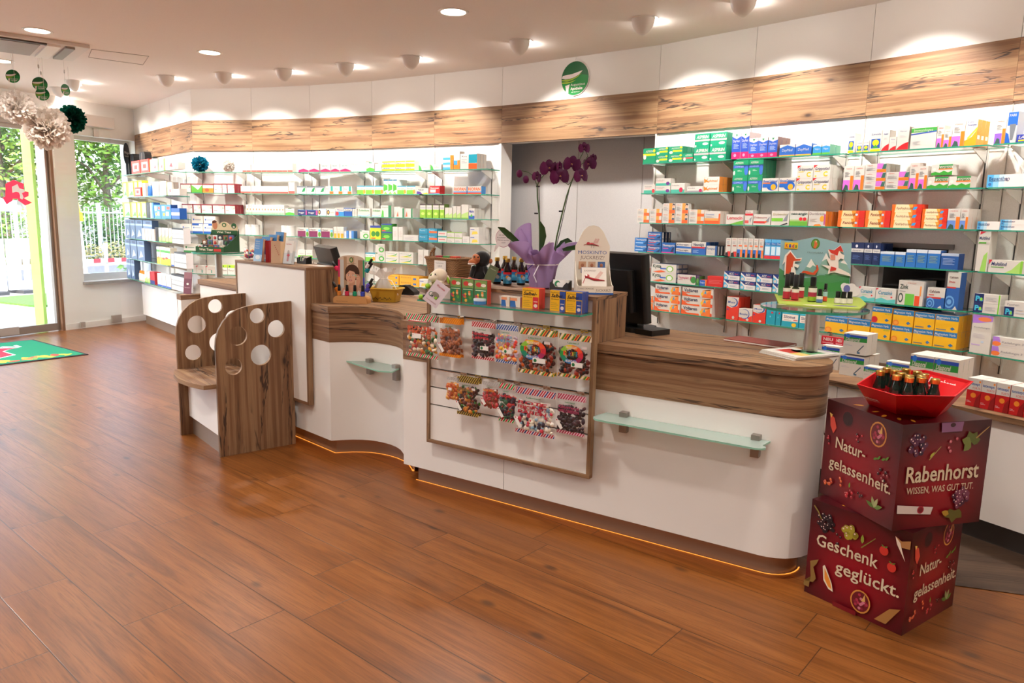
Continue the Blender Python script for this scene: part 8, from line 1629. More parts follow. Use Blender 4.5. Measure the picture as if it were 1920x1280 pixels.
aroma('single green-red pump bottle with black cap near middle of aroma display', 1522, 565, .0185, .115, ('#8cb02c', '#b02c4a', '#e4dcd4'), .04, 9)
for k, (px, py) in enumerate(((1540, 556), (1556, 555), (1569, 556))): aroma('slim orange-white roll-on bottle, %s of three at back of aroma display' % ORD[k], px, py, .0135, .105, ('#d8502c', '#e4dcd4'), .034, k)
aroma('tiny blue-white bottle with black cap before the roll-ons', 1536, 567, .0135, .062, ('#5a7ab8', '#e4dcd4'), .026, 1); aroma('small orange-mint bottle with black cap beside the tiny blue-white one', 1546, 565, .010, .085, ('#d8502c', '#a8d0d0'), .03, 1)
for k, (px, py) in enumerate(((1570, 568), (1581, 569), (1592, 569))): aroma('short white bottle with broad black cap, %s of three before the sheep' % ORD[k], px, py, .0145, .055, WBn, .026, k)
# ---------------------------------------------------------------- on the white screen and the third counter
SCZ = SZ1 + .0006
def sc(px, py): q = px2(px, py, SCZ); return c2(max(SX0 + .05, min(SX1 - .05, q.x)), max(.0, min(.14, q.y)), SCZ)
def book(label, P, yaw, w, h, d, col, front=None, tilt=-.14, group=None, name='booklet'):
 t = thing(name, label, 'booklet', P, yaw, group, (tilt, 0)); b = MB(); b.box(-w / 2, 0, .001, w / 2, d, h, K('#d8b48c', .6)); b.box(-w / 2 - .0005, -.0012, 0, w / 2 + .0005, 0, h + .001, K(col, .4))
 if front: front(b, w, h)
 b.build('pages', t); return t
def blue(b, w, h):
 b.quad((-w / 2, -.0014, 0), (w / 2, -.0014, 0), (w / 2, -.0014, h * .3), (-w / 2, -.0014, h * .3), K('#a8cce8', .4))
 for k, s_ in enumerate(('Leben', 'ohne', 'Schmerz', 'heute')): b.text(s_, -w * .38, h * (.86 - .1 * k), w * .5, h * .07, K('#dcecf8', .4), -.0018)
 b.ball((0, -.0015, h * .18), (w * .3, .0006, h * .1), K('#e8f0f8', .5), 12, 6)
sy = Y2 + .25
for k, (px, py, hh) in enumerate(((486, 486, .155), (500, 481, .17), (511, 478, .185), (521, 475, .205))):
 P_ = sc(px, py); P_ = c2(-.508 + .026 * k, .0 + .036 * k, SCZ); book('blue booklet, %s of the stepped row on white screen' % ('front lowest', 'second', 'third', 'tallest rear')[k], P_, sy, .078, hh, .022, '#2a82cc', blue, -.16, 'stepped blue booklets')
P_ = c2(-.365, .0, SCZ); b = MB(); b.box(-.012, 0, 0, .012, .10, .145, K('#a01820', .4)); o = b.build('red_book', None, P_, (0, 0, sy + .55)); tag(o, 'dark red book spine standing between the blue booklets and white leaflets', 'book')
t = book('tan greeting cards in a row, right of the dark red book', c2(-.28, .015, SCZ), sy + .3, .07, .145, .045, '#d8b898', lambda b, w, h: [b.disc((-w * .1 + .006 * k, -.0016, h * .8 - .012 * k), .003, K('#b02a30', .4), 8) for k in range(6)], -.05, None, 'card_row')
t = thing('leaflet_holder', 'clear holder with white illustrated leaflets on the white screen', 'leaflet holder', c2(-.135, .012, SCZ), sy - .05)
b = MB(); b.T = Matrix.Rotation(-.2, 4, 'X'); b.box(-.04, .004, .004, .04, .026, .155, K('#e8e4de', .5)); b.text('tischlein', -.03, .13, .05, .011, K('#c84a4a', .5), .0034); b.ball((.0, .003, .075), (.012, .001, .02), K('#b8b0a8', .5), 10, 6); b.ball((.004, .002, .06), (.014, .001, .009), K('#c8303a', .5), 10, 6); b.box(-.006, .003, .02, .01, .0038, .05, K('#d8908c', .5)); b.build('leaflets', t)
b = MB(); b.T = Matrix.Rotation(-.2, 4, 'X'); b.box(-.046, 0, 0, .046, .002, .075, M_ACRYL); b.box(-.046, .03, 0, .046, .032, .175, M_ACRYL); b.box(-.046, 0, 0, -.044, .032, .09, M_ACRYL); b.box(.044, 0, 0, .046, .032, .09, M_ACRYL); b.build('acrylic', t)
t = thing('sweets_pouch', 'clear pouch of colourful wrapped sweets at left end of white screen', 'sweets pouch', c2(-.68, .03, SCZ), sy)
b = MB(); cs_ = ('#d85a8c', '#e8c030', '#3a8ac8', '#8a4a9a', '#d84a30', '#6a9a3c'); rr = random.Random(4)
for k in range(26): b.ball((rr.uniform(-.035, .035), rr.uniform(-.02, .02), .015 + .055 * rr.random()), (.011, .008, .008), K(cs_[k % 6], .35), 8, 5)
o = b.build('sweets', t); o['kind'] = 'stuff'
b = MB(); b.lathe([(.046, 0), (.05, .01), (.05, .06), (.04, .085), (.012, .095), (.035, .115)], M_FILM, 24, sy=.62); b.build('film', t)
o = MB(); o.box(-.09, -.03, 0, .09, .05, .001, M_PAPER); o.box(-.10, -.05, .0011, .02, .01, .002, K('#c8a888', .5)); o = o.build('flyer', None, c2(.08, .09, SCZ), (0, 0, sy)); tag(o, 'flat paper flyers lying at right end of the white screen', 'flyer')
# tea-bag display on a glass disc
PT = atz(411, 520, .9505); zt = zup(PT, 408, 472)
disc_stand('steel pole with glass disc carrying the green tea display at left', PT, .9505, zt, .215, .030)
TP = Vector((PT.x, PT.y, zt + .0006)); t = thing('tea_display', 'green cardboard tea bag display with portrait header on glass disc', 'counter display', TP, Y2 + .55)
GD = K('#14582c', .5); GD2 = K('#0f4422', .5)
b = MB(); side = [(-.12, 0), (.12, 0), (.12, .20), (.10, .15), (.03, .11), (-.06, .06), (-.12, .045)]
for x0 in (-.135, .132): b.prism(side, x0, x0 + .003, GD, axis='x')
b.box(-.135, -.12, 0, .135, -.117, .045, GD); b.box(-.135, .117, 0, .135, .12, .18, GD2); b.box(-.132, -.117, 0, .132, .117, .004, GD)
for y0, z in ((-.05, .055), (.02, .095)): b.box(-.132, y0, .004, .132, y0 + .003, z, GD)
b.text('Wet Teas', -.10, .014, .13, .02, K('#e4dcc4', .5), -.1206, .1, 'l', .03); b.box(.04, -.1212, .008, .11, -.1204, .03, K('#d8302c', .5)); b.build('stepped_tray', t)
b = MB(); hd = [(-.125, .15), (.125, .15), (.13, .22), (.10, .25), (.06, .235)] + [(.0 + .055 * math.cos(math.radians(a)), .215 + .045 * math.sin(math.radians(a))) for a in (20, 55, 90, 125, 160)] + [(-.06, .255), (-.09, .27), (-.12, .24)]
b.prism(hd, .105, .109, K('#e0cfa8', .5), axis='y'); Y_ = .1046
pp([(-.125, .15), (.125, .15), (.128, .185), (-.127, .185)], '#14582c'); b.text('Wet Teas', -.075, .160, .14, .018, K('#e4dcc4', .5), .1036, .1, 'l', .03); pe(-.09, .225, .024, .034, '#c8845c'); pp([(-.12, .24), (-.115, .265), (-.09, .272), (-.068, .258), (-.08, .25), (-.105, .245)], '#5a2c18'); pe(0, .232, .022, .019, '#2c6a3a'); pe(0, .23, .012, .011, '#e0cfa8'); pe(.095, .225, .025, .024, '#14582c'); pe(.095, .215, .012, .008, '#d8d0c0'); b.build('header', t)
b = MB()
for j, (y0, z) in enumerate(((-.10, .035), (-.035, .075), (.04, .115))):
 for k in range(5):
  x0 = -.128 + .052 * k; b.box(x0, y0, z - .03, x0 + .047, y0 + .02, z + .028, K(('#d8dcd8', '#3a3a44', '#8a5a3a', '#5a6a9a', '#c8b8a8')[(k + j * 2) % 5], .5)); b.ball((x0 + .023, y0 - .001, z + .004), (.014, .002, .014), K(('#c83a34', '#e8e0d4', '#2f6a3c')[(k + j) % 3], .5), 8, 6)
b.build('tea_packs', t)
P_ = atz(351, 551, .821); b = MB(); b.T = Matrix.Rotation(-.12, 4, 'X'); b.box(-.045, 0, 0, .045, .002, .185, K('#6a1230', .45)); b.quad((-.045, -.0004, .13), (.045, -.0004, .13), (.045, -.0004, .185), (-.045, -.0004, .185), K('#8a4a54', .45)); b.disc((0, -.0008, .085), .014, K('#e8e0d8', .5), 16, 'y', .009); b.text('Dermasence', -.032, .05, .06, .010, K('#d8a8b4', .5), -.0006); b.box(.04, .002, 0, .045, .05, .17, M_ACRYL)
o = b.build('leaflet_display', None, (P_.x, P_.y, .8215), (0, 0, Y2 + .35)); tag(o, 'maroon leaflet display standing on the low cabinet by corner shelves', 'leaflet display')
# ---------------------------------------------------------------- low worktop under the right shelves
WLOC = 'on low worktop'
place('dia', 8, 5, 'w', [(60, 300)], 205, 412, v=.62, z=CZ + .0005, dd=.07, words='white-green magnesium box, lower left pile', loc=WLOC, deep=3)
place('dia', 8, 5, 'w', [(95, 330)], 208, 212, v=.62, z=CZ + .128, dd=.07, words='white-green magnesium box, upper left pile', loc=WLOC, deep=2)
place('dia', 8, 5, 'w', [(-130, 52)], 235, 365, v=.52, z=CZ + .0005, dd=.06, words='white-green magnesium box half behind counter end', loc=WLOC)
place('neured', 8, 5, 'w', [(-120, 15), (18, 100)], 85, 135, v=.45, z=CZ + .135, dd=.02, words='red NEU sign card', loc=WLOC)
place('dia', 9, 5, 'w', [(300, 470)], 150, 420, v=.64, z=CZ + .0005, dd=.07, words='white-green magnesium box behind the red tray', loc=WLOC)
place('dia', 9, 5, 'w', [(520, 750)], 210, 440, v=.55, z=CZ + .0005, dd=.07, words='second white-green magnesium box behind red tray', loc=WLOC)
place('dia', 9, 5, 'w', [(745, 985), (988, 1235)], 330, 520, v=.55, z=CZ + .0005, dd=.06, deep=3, words='tall white-green magnesium box right of tray', loc=WLOC)
place('tet', 10, 5, 'w', [(1325, 1470), (1472, 1615), (1618, 1765), (1770, 1915), (1920, 2060)], 295, 660, v=.74, z=CZ + .0005, dd=.06, deep=2, loc=WLOC)
# ---------------------------------------------------------------- other things on the left shelves
def pompom(name, label, P, r, c1_, c2_, n, hang=None, group=None):
 t = thing(name, label, 'paper pompom', P, 0, group); b = MB(); rr = random.Random(int(r * 1000) + n); ma, mb2 = paper(c1_), paper(c2_)
 for k in range(n):
  z = 1 - 2 * (k + .5) / n; ph = k * 2.39996 + rr.uniform(-.2, .2); s_ = math.sqrt(1 - z * z); d = Vector((s_ * math.cos(ph), s_ * math.sin(ph), z)); L_ = r * rr.uniform(.86, 1.05); u = d.orthogonal().normalized(); u = Matrix.Rotation(rr.random() * 6.28, 3, d) @ u; v_ = d.cross(u); w = r * rr.uniform(.10, .15); cu = rr.uniform(-.10, .10); P_ = []
  for f, ww, cup in ((.3, .4, 0), (.68, .9, .1), (.88, 1.05, .5), (1.0, .45, 1.0)):
   for e in (-1, 0, 1): P_.append(d * L_ * f + u * w * ww * e + v_ * (r * cu * cup + w * .3 * abs(e)))
  b.add(P_, [(3 * i + e, 3 * i + e + 1, 3 * i + e + 4, 3 * i + e + 3) for i in range(3) for e in (0, 1)], (ma, mb2)[k % 3 == 0], True)
 b.build('petals', t)
 if hang: b = MB(); b.tube([(0, 0, r * .3), (0, 0, hang)], .0015, K('#e8e2dc', .5), 4); b.build('string', t)
 return t
fr = frame(1); u_ = (onv(377, 320, bay_pt(1, 0, .1).xy, bay_pt(1, 1, .1).xy).xy - fr[0]).dot(fr[1]); P_ = bay_pt(1, u_, .11, SHZ[0] + .086); pompom('paper_pompom', 'blue-teal paper pompom on top glass shelf near the corner', P_, .094, '#167a98', '#0f5a78', 260)
u_ = (onv(430, 318, bay_pt(1, 0, .1).xy, bay_pt(1, 1, .1).xy).xy - fr[0]).dot(fr[1]); P_ = bay_pt(1, u_, .11, SHZ[0] + .070); pompom('paper_pompom', 'small white paper pompom on top glass shelf beside the blue one', P_, .072, '#e8e2da', '#d8d0c6', 220)
def hanging(px, py, att_y, att_x=None): A = atz(att_x or px, att_y, CEIL); return Vector((A.x, A.y, zup(A, px, py))), CEIL
for name_lab, px, py, rpx, cols, n, ay in (('large cream-white paper pompom hanging lowest before the entrance door', 77, 239, 40, ('#faf2ea', '#f2e8de'), 620, 97), ('smaller cream-white paper pompom hanging at left picture edge', 22, 200, 31, ('#faf4ee', '#f2eae2'), 460, 84), ('dark green paper pompom hanging behind the large white one', 126, 223, 26, ('#0f5a48', '#0a4438'), 380, 115)):
 P_, zc = hanging(px, py, ay); pompom('hanging_pompom', name_lab, P_, rpx * mpp(P_), cols[0], cols[1], n, zc - P_.z - .048, 'hanging paper pompoms')
P_, zc = hanging(92, 226, 108); 0 and pompom('hanging_pompom', 'green paper pompom almost hidden behind the large cream-white one', P_, 38 * mpp(P_), '#0f5a48', '#0a4438', 200, zc - P_.z, 'hanging paper pompoms')
for lab, px, py, rp, yw, ay in (('leftmost green logo disc hanging from ceiling', 20, 142.5, 12, -.1, 96), ('upper of two overlapping green logo discs hanging from ceiling', 70, 157, 12.5, .1, 98), ('lower of two overlapping green logo discs hanging from ceiling', 74, 176, 11.5, .0, 104), ('rightmost green logo disc turned edgeways, hanging from ceiling', 118.5, 168, 10.5, 1.0, 106)):
 P_, zc = hanging(px, py, ay); r = rp * mpp(P_); t = thing('hanging_disc', lab, 'hanging sign', P_, .35 + yw, 'hanging green logo discs')
 b = MB(); b.prism([(r * math.cos(2 * PI * k / 36), r * math.sin(2 * PI * k / 36)) for k in range(36)], 0, .002, K('#0a6a34', .45), axis='y'); logo(b, r * .99, -.001); b.build('disc', t)
 b = MB(); b.tube([(0, .001, r), (0, .001, zc - P_.z)], .0012, K('#e8e2dc', .5), 4); b.box(-.006, -.001, min(.2, (zc - P_.z) * .5), .006, .002, min(.2, (zc - P_.z) * .5) + .03, M_PAPER); b.build('string', t)
# dark bags and sign on the corner shelves
for k, u0 in enumerate((.38, .60)):
 t = thing('black_bag', 'black bag with strap on top corner shelf, %s of two' % ('left', 'right')[k], 'bag', bay_pt(0, (onv((252, 273)[k], 300, bay_pt(0, 0, .11).xy, bay_pt(0, 1, .11).xy).xy - C[0]).dot(frame(0)[1]), .11, SHZ0[0] + .0005), frame(0)[3], 'black bags on the top corner shelf')
 b = MB(); b.prism([(-.12, 0), (.12, 0), (.125, .24), (.09, .28), (-.09, .28), (-.125, .24)], -.04, .04, K('#1a1a1c', .7), axis='y'); b.build('bag_body', t, bevel=.012); b = MB(); b.box(-.015, -.044, .02, .0, -.040, .27, K('#6a6460', .6)); b.build('strap', t)
t = thing('shelf_flag_sign', 'dark round blade sign with white letters between window and corner shelves', 'sign', onv(238, 297, fac(0, -.14).xy, fac(1, -.14).xy), FY + .5)
b = MB(); b.prism([(.085 * math.cos(2 * PI * k / 32), .14 * math.sin(2 * PI * k / 32) + .06) for k in range(32)], 0, .006, K('#2a3440', .5), axis='y'); b.box(-.03, 0, -.22, .03, .006, -.05, K('#4a5666', .5)); b.build('sign_board', t); b = MB(); b.text('Pflege', -.06, .06, .12, .03, M_PAPER, -.0008); b.text('Kosmetik', -.06, .02, .12, .02, M_PAPER, -.0008); b.build('lettering', t)
for k in range(4):
 t = thing('orange_bottle', 'slim cream-orange bottle, %s of four on lowest corner shelf' % ORD[k], 'bottle', bay_pt(0, .72 + .07 * k, .215, SHZ0[5] + .0005), 0, 'cream-orange bottles'); b = MB(); b.lathe([(.02, 0), (.022, .05), (.018, .085)], K('#e8dcc8', .4), 14); b.build('bottle_body', t); b = MB(); b.lathe([(.012, .085), (.014, .09), (.008, .125)], K('#e8902c', .4), 12); b.build('spout', t)
t = thing('shelf_basket', 'brown woven tray with packets on fifth corner shelf', 'basket', bay_pt(0, (onv(270, 488, bay_pt(0, 0, .19).xy, bay_pt(0, 1, .19).xy).xy - C[0]).dot(frame(0)[1]), .19, SHZ0[4] + .0005), frame(0)[3]); b = MB(); shell(b, [(rrect(.22, .11, .02), 0), (rrect(.25, .13, .02), .06)], M_WICK); b.build('tray', t); b = MB(); b.box(-.08, -.03, .02, .0, .03, .09, K('#e0d0c0', .5)); b.box(.01, -.03, .02, .08, .02, .075, K('#c86a4a', .5)); b.build('packets', t)
t = thing('blue_bottle', 'blue lotion bottle on second corner shelf', 'bottle', bay_pt(0, 1.33, .2, SHZ0[1] + .0005), 0); b = MB(); b.lathe([(.035, 0), (.038, .01), (.036, .11), (.018, .13)], K('#2a6ab8', .35), 16, sy=.7); b.build('bottle_body', t); b = MB(); b.lathe([(.018, .13), (.018, .155)], K('#f0f0f0', .35), 14); b.build('cap', t)
for bay_, px0, n_ in ((1, 1040, 1), (1, 1090, 1), (2, 1330, 1), (2, 1372, 1)):
 A = bay_pt(bay_, 0, .13); Bq = bay_pt(bay_, 1, .13); X = onv(220 + (px0 + 18) * 360 / 1536, 260 + 740 * 360 / 1536, A.xy, Bq.xy); u_ = (X.xy - frame(bay_)[0]).dot(frame(bay_)[1]); t = thing('white_tub', 'white plastic tub on fourth shelf behind the blue booklets, %s' % {1040: 'first from left', 1090: 'second from left', 1330: 'third from left', 1372: 'rightmost'}[px0], 'tub', bay_pt(bay_, u_, .13, SHZ[3] + .0005), 0, 'white plastic tubs'); b = MB(); b.lathe([(.045, 0), (.046, .09)], K('#e8e6e2', .4), 18); b.build('tub_body', t); b = MB(); b.lathe([(.047, .09), (.047, .112)], K('#dcdad6', .4), 18); b.build('lid', t)
# ---------------------------------------------------------------- door mat
mc = [atz(*p, 0).xy for p in ((105, 630), (166, 665))]; mw = (mc[1] - mc[0]).length; mdv = (mc[1] - mc[0]).normalized(); lf = Vector((-mdv.y, mdv.x)); lf = lf if lf.x < 0 else -lf; lf = (lf + FD).normalized(); mw = 1.38
myaw = math.atan2(-lf.y, -lf.x); MLn = 1.55; o0 = mc[1] + lf * MLn
t = thing('door_mat', 'green entrance mat with red apothecary letter and white lettering on the floor', 'mat', (o0.x, o0.y, .0005), myaw)
def pile(name, col, c2_):
 return speckle(name, col, c2_, 420, .35, .65, .95, .5)
b = MB(); b.box(0, 0, 0, MLn, mw, .007, K('#2a2226', .9)); b.build('rubber_border', t); b = MB(); b.box(.03, .03, .0071, MLn - .03, mw - .03, .0095, pile('mat_pile', '#0a7a54', '#0f9468')); b.build('pile', t)
b = MB(); RM, WM = K('#d8203c', .9), K('#e8e4e0', .9); cx_ = MLn - .78
def flat(pts, c, z): a = sum(pts[i][0] * pts[(i + 1) % len(pts)][1] - pts[(i + 1) % len(pts)][0] * pts[i][1] for i in range(len(pts))); pts = pts if a > 0 else pts[::-1]; b.poly([(x, y, z) for x, y in pts], c)
A_ = [(-.46, .86), (-.34, .80), (-.26, .72), (-.26, .44), (0, .30), (.26, .44), (.26, .72), (.34, .80), (.46, .86), (.28, .95), (.08, .78), (.08, .70), (-.08, .70), (-.08, .78), (-.28, .95)]
A_ = [(cx_ + x * .95, (y - .30) * 1.0 + .34) for x, y in A_]; ce = (cx_, .70)
flat([(ce[0] + (x - ce[0]) * 1.08, ce[1] + (y - ce[1]) * 1.08) for x, y in A_], WM, .0098); flat(A_, RM, .0101)
flat([(cx_ - .1, .50), (cx_ + .02, .44), (cx_ + .14, .5), (cx_ + .12, .60), (cx_ - .08, .62)], WM, .0104); flat([(cx_ - .06, .52), (cx_ + .02, .48), (cx_ + .1, .53), (cx_ + .06, .58)], RM, .0107)
for sx_, ww in ((MLn - .35, .45), (MLn - .85, .4), (.3, .35)):
 rr = random.Random(int(sx_ * 100))
 for k in range(16): x, y = sx_ + rr.uniform(-ww / 2, ww / 2), rr.uniform(.10, .22); b.disc((x, y, .0100 + k * .00005), rr.uniform(.04, .08), K(('#c8b83c', '#a8b43c', '#d89a4a', '#7a9a4a', '#b84a3c')[k % 5], .9), 9, 'z', rr.uniform(.02, .04), rr.random() * 3)
b.T = Matrix.Translation((MLn - .45, mw - .10, .0100)) @ Matrix.Rotation(PI, 4, 'Z') @ Matrix.Rotation(-PI / 2, 4, 'X')
b.text('gesund', .0, -.02 if False else .0, .62, .13, WM, 0, 0, 'l', .03); b.T = Matrix.Translation((MLn - .28, mw - .30, .0100)) @ Matrix.Rotation(PI, 4, 'Z') @ Matrix.Rotation(-PI / 2, 4, 'X'); b.text('Natürlich', 0, 0, .85, .14, WM, 0, 0, 'l', .03); b.T = None; b.build('mat_print', t)
# ================================================================== OUTSIDE THE SHOP FRONT
def out(s, y, z=0.0): return fac(s, y, z)
def obox(b, s0, s1, y0, y1, z0, z1, m, **k): b.box(-s1, y0, z0, -s0, y1, z1, m, **k)
def ostruct(name, parts_):
 b = MB()
 for q in parts_: obox(b, *q)
 return struct(b.build(name, None, FO, (0, 0, FY)))
M_PAVE = speckle('paving', '#a49d92', '#b8b2a8', 5, .3, .7, .8); M_ASPH = speckle('asphalt', '#5a5a60', '#68686e', 40, .3, .7, .9); M_GRASS = speckle('lawn', '#3c6a1c', '#5a862c', 30, .35, .65, .95, .6)
ostruct('ground_paving', [(-3, 13, .32, 5.6, -.06, -.02, M_PAVE)]); ostruct('ground_street', [(-14, 24, 5.6, 11.0, -.10, -.05, M_ASPH)]); ostruct('ground_verge', [(-14, 24, 11.0, 30, -.08, 0.0, speckle('verge', '#6a5a3c', '#8a7a4c', 12, .35, .65, .95))])
ostruct('trim_kerb', [(-14, 24, 10.9, 11.1, -.05, .06, K('#b4b0aa', .8))]); o = MB(); obox(o, -3, -.12, 2.6, 4.3, -.02, .012, M_GRASS); o = o.build('lawn', None, FO, (0, 0, FY)); tag(o, 'patch of green lawn beside the paved path outside entrance door', 'lawn', None, 'stuff')
o = MB(); obox(o, 1.15, 1.20, .5, 5.2, -.02, .03, K('#a8a49c', .8)); struct(o.build('trim_path_edge', None, FO, (0, 0, FY))); o = MB()
for k in range(12): obox(o, 1.7 + .09 * k, 1.75 + .09 * k, .42, 1.0, -.02, -.012, K('#8a9098', .5))
struct(o.build('trim_door_grate', None, FO, (0, 0, FY)))
# lime green post by the door
o = MB(); obox(o, 1.185, 1.225, .32, .50, -.02, 2.7, K('#9cc458', .6)); o = o.build('green_pillar', None, FO, (0, 0, FY)); tag(o, 'lime green pillar outside right beside the glazed entrance door', 'pillar')
# street barriers of white plastic
def barrier(label, s0, s1, y, z1=1.0):
 t = thing('street_barrier', label, 'barrier', out(s1, y, -.02), FY, 'white street barriers'); L_ = s1 - s0; PW = K('#f2f0ee', .45)
 b = MB(); b.box(0, -.03, .06, L_, .03, .22, PW); b.box(0, -.03, z1 - .34, L_, .03, z1, PW); b.box(0, -.03, .06, .12, .03, z1, PW); b.box(L_ - .12, -.03, .06, L_, .03, z1, PW)
 n_ = int(L_ / .16)
 for k in range(1, n_): b.box(L_ * k / n_ - .05, -.018, .22, L_ * k / n_ + .05, .018, z1 - .34, PW)
 for k in range(5):
  for z in (z1 - .12, z1 - .24): b.ball((L_ * (k + .5) / 5, -.03, z), (.018, .004, .018), K('#b8b4b0', .5), 8, 6)
 b.build('barrier_panel', t); b = MB(); b.box(.1, -.25, 0, .3, .25, .06, K('#3a3a3c', .8)); b.box(L_ - .3, -.25, 0, L_ - .1, .25, .06, K('#3a3a3c', .8)); b.build('foot', t)
barrier('white plastic street barrier with slots, seen through the entrance door', -2.45, -1.1, 5.0); barrier('white plastic street barrier left of the one before the door', -1.05, .9, 5.0)
# red-white barrier plank with post and amber lamp behind the window
t = thing('barrier_plank', 'red and white striped barrier plank before the street, seen through window', 'barrier', out(-2.0, 4.55, -.02), FY); b = MB()
for k in range(28): b.box(.15 * k, -.012, .52, .15 * (k + 1), .012, .60, K(('#e8e4e2', '#c8303a')[k % 2], .5))
b.build('plank', t); b = MB()
for x in (.6, 3.2): b.box(x, -.3, 0, x + .3, .3, .08, K('#3a3a3c', .8)); b.box(x + .12, .013, .08, x + .18, .05, .9, K('#c8c4c0', .5))
b.build('support', t)
q = onv(163, 500, out(0, 3.2).xy, out(1, 3.2).xy); t = thing('warning_lamp_post', 'slanted white post with amber warning lamp outside the window', 'lamp post', (q.x, q.y, -.02), FY, None, (0, -.07)); b = MB(); b.box(-.03, -.02, 0, .03, .02, 1.35, K('#efece8', .5)); b.build('post', t); b = MB(); b.box(-.07, -.03, 1.35, .07, .03, 1.5, K('#e8a01c', .4)); b.lathe([(.05, 1.5), (.055, 1.56), (.04, 1.68), (.015, 1.72)], K('#f0b020', .3), 16); b.build('warning_lamp', t)
# iron fence beyond the street
t = thing('iron_fence', 'pale iron railing fence beyond the street before the hedge', 'fence', out(14, 11.6, 0), FY); b = MB(); IR = K('#a8acb4', .5)
for z in (.18, 1.45): b.box(0, -.02, z, 28, .02, z + .04, IR)
for k in range(12): b.box(2.4 * k, -.04, 0, 2.4 * k + .08, .04, 1.75, IR)
b.build('rails', t); b = MB()
for k in range(215): b.box(.13 * k, -.008, .1, .13 * k + .018, .008, 1.62, IR)
o = b.build('bars', t); o['kind'] = 'stuff'
# hedge and trees: leaf clusters on trunks
def leaf_mat(n, a, c):
 m = speckle(n, a, c, 9, .35, .65, .6); m.node_tree.nodes['Principled BSDF'].inputs['Transmission Weight'].default_value = 0; return m
LM_ = [leaf_mat('leaves_mid', '#466c20', '#6c9032'), leaf_mat('leaves_pale', '#587c2c', '#86a248'), leaf_mat('leaves_dark', '#30541c', '#507628'), leaf_mat('leaves_dry', '#6a6a3a', '#8a7c4c')]
M_BARK = speckle('bark', '#5a4a3c', '#8a7a68', 30, .3, .7, .9, .4)
def leaves(b, c, r, n, m, size, rr):
 for k in range(n):
  d = Vector((rr.gauss(0, 1), rr.gauss(0, 1), rr.gauss(0, 1))).normalized() * (rr.random() ** .4); p = Vector((c[0] + d.x * r[0], c[1] + d.y * r[1], c[2] + d.z * r[2])); a = Vector((rr.gauss(0, 1), rr.gauss(0, 1), rr.gauss(0, .6))).normalized(); u = a.orthogonal().normalized(); w = size * rr.uniform(.6, 1.3)
  b.add([p - a * w, p + u * w * .45, p + a * w, p - u * w * .45], [(0, 1, 2, 3)], m)
def tree(label, s, y, h, cr, n, mi, seed, group='trees beyond the street'):
 rr = random.Random(seed); t = thing('tree', label, 'tree', out(s, y, -.05), FY + rr.random(), group); b = MB(); zc = h * .62
 b.tube([(0, 0, 0), (.05, 0, h * .2), (-.05, .05, h * .4), (.02, 0, h * .6)], [.16, .13, .11, .06], M_BARK, 8)
 for k in range(7): a = k * 2.4; b.tube([(0, 0, h * (.3 + .04 * k)), (cr * .4 * math.cos(a), cr * .4 * math.sin(a), h * (.45 + .04 * k)), (cr * .8 * math.cos(a), cr * .8 * math.sin(a), h * (.5 + .05 * k))], [.06, .04, .015], M_BARK, 6)
 b.build('trunk', t); b = MB(); leaves(b, (0, 0, zc), (cr, cr, h * .36), n, LM_[mi], .11, rr)
 for k in range(6): a = rr.random() * 6.28; leaves(b, (cr * .7 * math.cos(a), cr * .7 * math.sin(a), zc + rr.uniform(-.3, .3) * h), (cr * .5, cr * .5, h * .14), n // 9, LM_[(mi + k) % 2], .1, rr)
 b.build('crown', t)
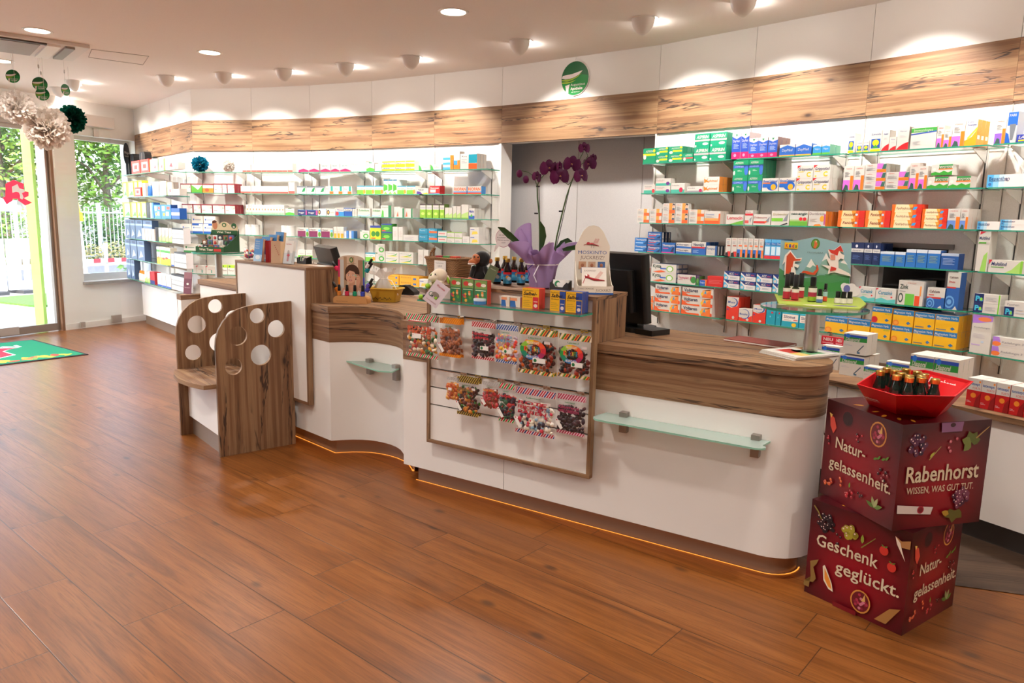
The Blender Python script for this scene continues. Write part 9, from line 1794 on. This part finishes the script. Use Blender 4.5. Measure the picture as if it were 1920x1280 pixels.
for k, (s, y, h, cr, n, mi) in enumerate(((-9.6, 13.8, 6.0, 1.9, 2600, 0), (-13, 16, 7.0, 2.4, 2600, 1), (-8.2, 17.5, 7.5, 2.4, 2400, 2), (-6.6, 14.4, 6.4, 2.1, 2600, 1), (-4.2, 15.6, 7.0, 2.4, 2400, 0), (.6, 16, 7, 2.6, 1600, 2), (-17.5, 17, 7.5, 2.6, 1600, 0), (5.8, 16, 7, 2.4, 1200, 1))):
 tree(('bushy mid-green tree behind the fence, right part of window view', 'pale green tree at the far right of window view', 'dark green tree further back between door and window', 'pale green tree behind the fence, right part of door view', 'mid-green tree behind the fence, left part of door view', 'dark green tree beyond the fence, left of the door view', 'mid-green tree beyond the window view, hidden by shelves', 'pale green tree far left beyond the street')[k], s, y, h, cr, n, mi, 20 + k)
for k, (s, w) in enumerate(((-12.6, 1.9), (-8.7, 1.9), (-4.8, 1.9), (-.9, 1.9))):
 rr = random.Random(50 + k); b = MB(); leaves(b, (0, 0, .85), (w, .55, .95), 2200, LM_[(0, 2, 1, 0)[k]], .075, rr); o = b.build('hedge', None, out(s, 12.6, 0), (0, 0, FY)); tag(o, 'leafy green hedge behind the iron fence, %s section' % ('far right', 'window view', 'door view', 'far left')[k], 'hedge', 'hedge sections behind the fence')
rr = random.Random(77); b = MB(); leaves(b, (0, 0, .3), (1.6, .3, .35), 700, LM_[3], .06, rr); o = b.build('dry_shrub', None, out(-8.1, 11.18, 0), (0, 0, FY)); tag(o, 'low dry yellowish shrubs at foot of the iron fence', 'shrub')
rr = random.Random(78); b = MB(); b.tube([(0, 0, 0), (0, 0, .6)], .006, M_BARK, 5); leaves(b, (0, 0, .55), (.16, .12, .22), 60, LM_[0], .06, rr); o = b.build('garden_shrub', None, out(-.45, 1.0, -.02), (0, 0, FY)); tag(o, 'small green leafy plant just outside the window at its lower right', 'plant')
# white market umbrella out in front of the door
t = thing('market_parasol', 'large white parasol outside, left part of the door view', 'parasol', out(-.7, 6.8, -.05), FY); b = MB(); b.lathe([(.03, 0), (.03, 2.3)], K('#d8d4d0', .4), 12); b.build('pole', t); b = MB(); b.lathe([(1.6, 1.55), (1.61, 1.6), (.8, 2.0), (.04, 2.35)], K('#f6f4f2', .7), 8, caps=False, smooth=False); b.build('canopy', t); b = MB(); b.box(-.3, -.3, 0, .3, .3, .08, K('#6a6a6c', .8)); b.build('foot_plate', t)
# building wall across the street so that the view ends in green and stone
o = MB(); obox(o, -16, 24, 21, 21.4, -.1, 3.2, K('#cfc8be', .8)); struct(o.build('wall_across_street', None, FO, (0, 0, FY)))
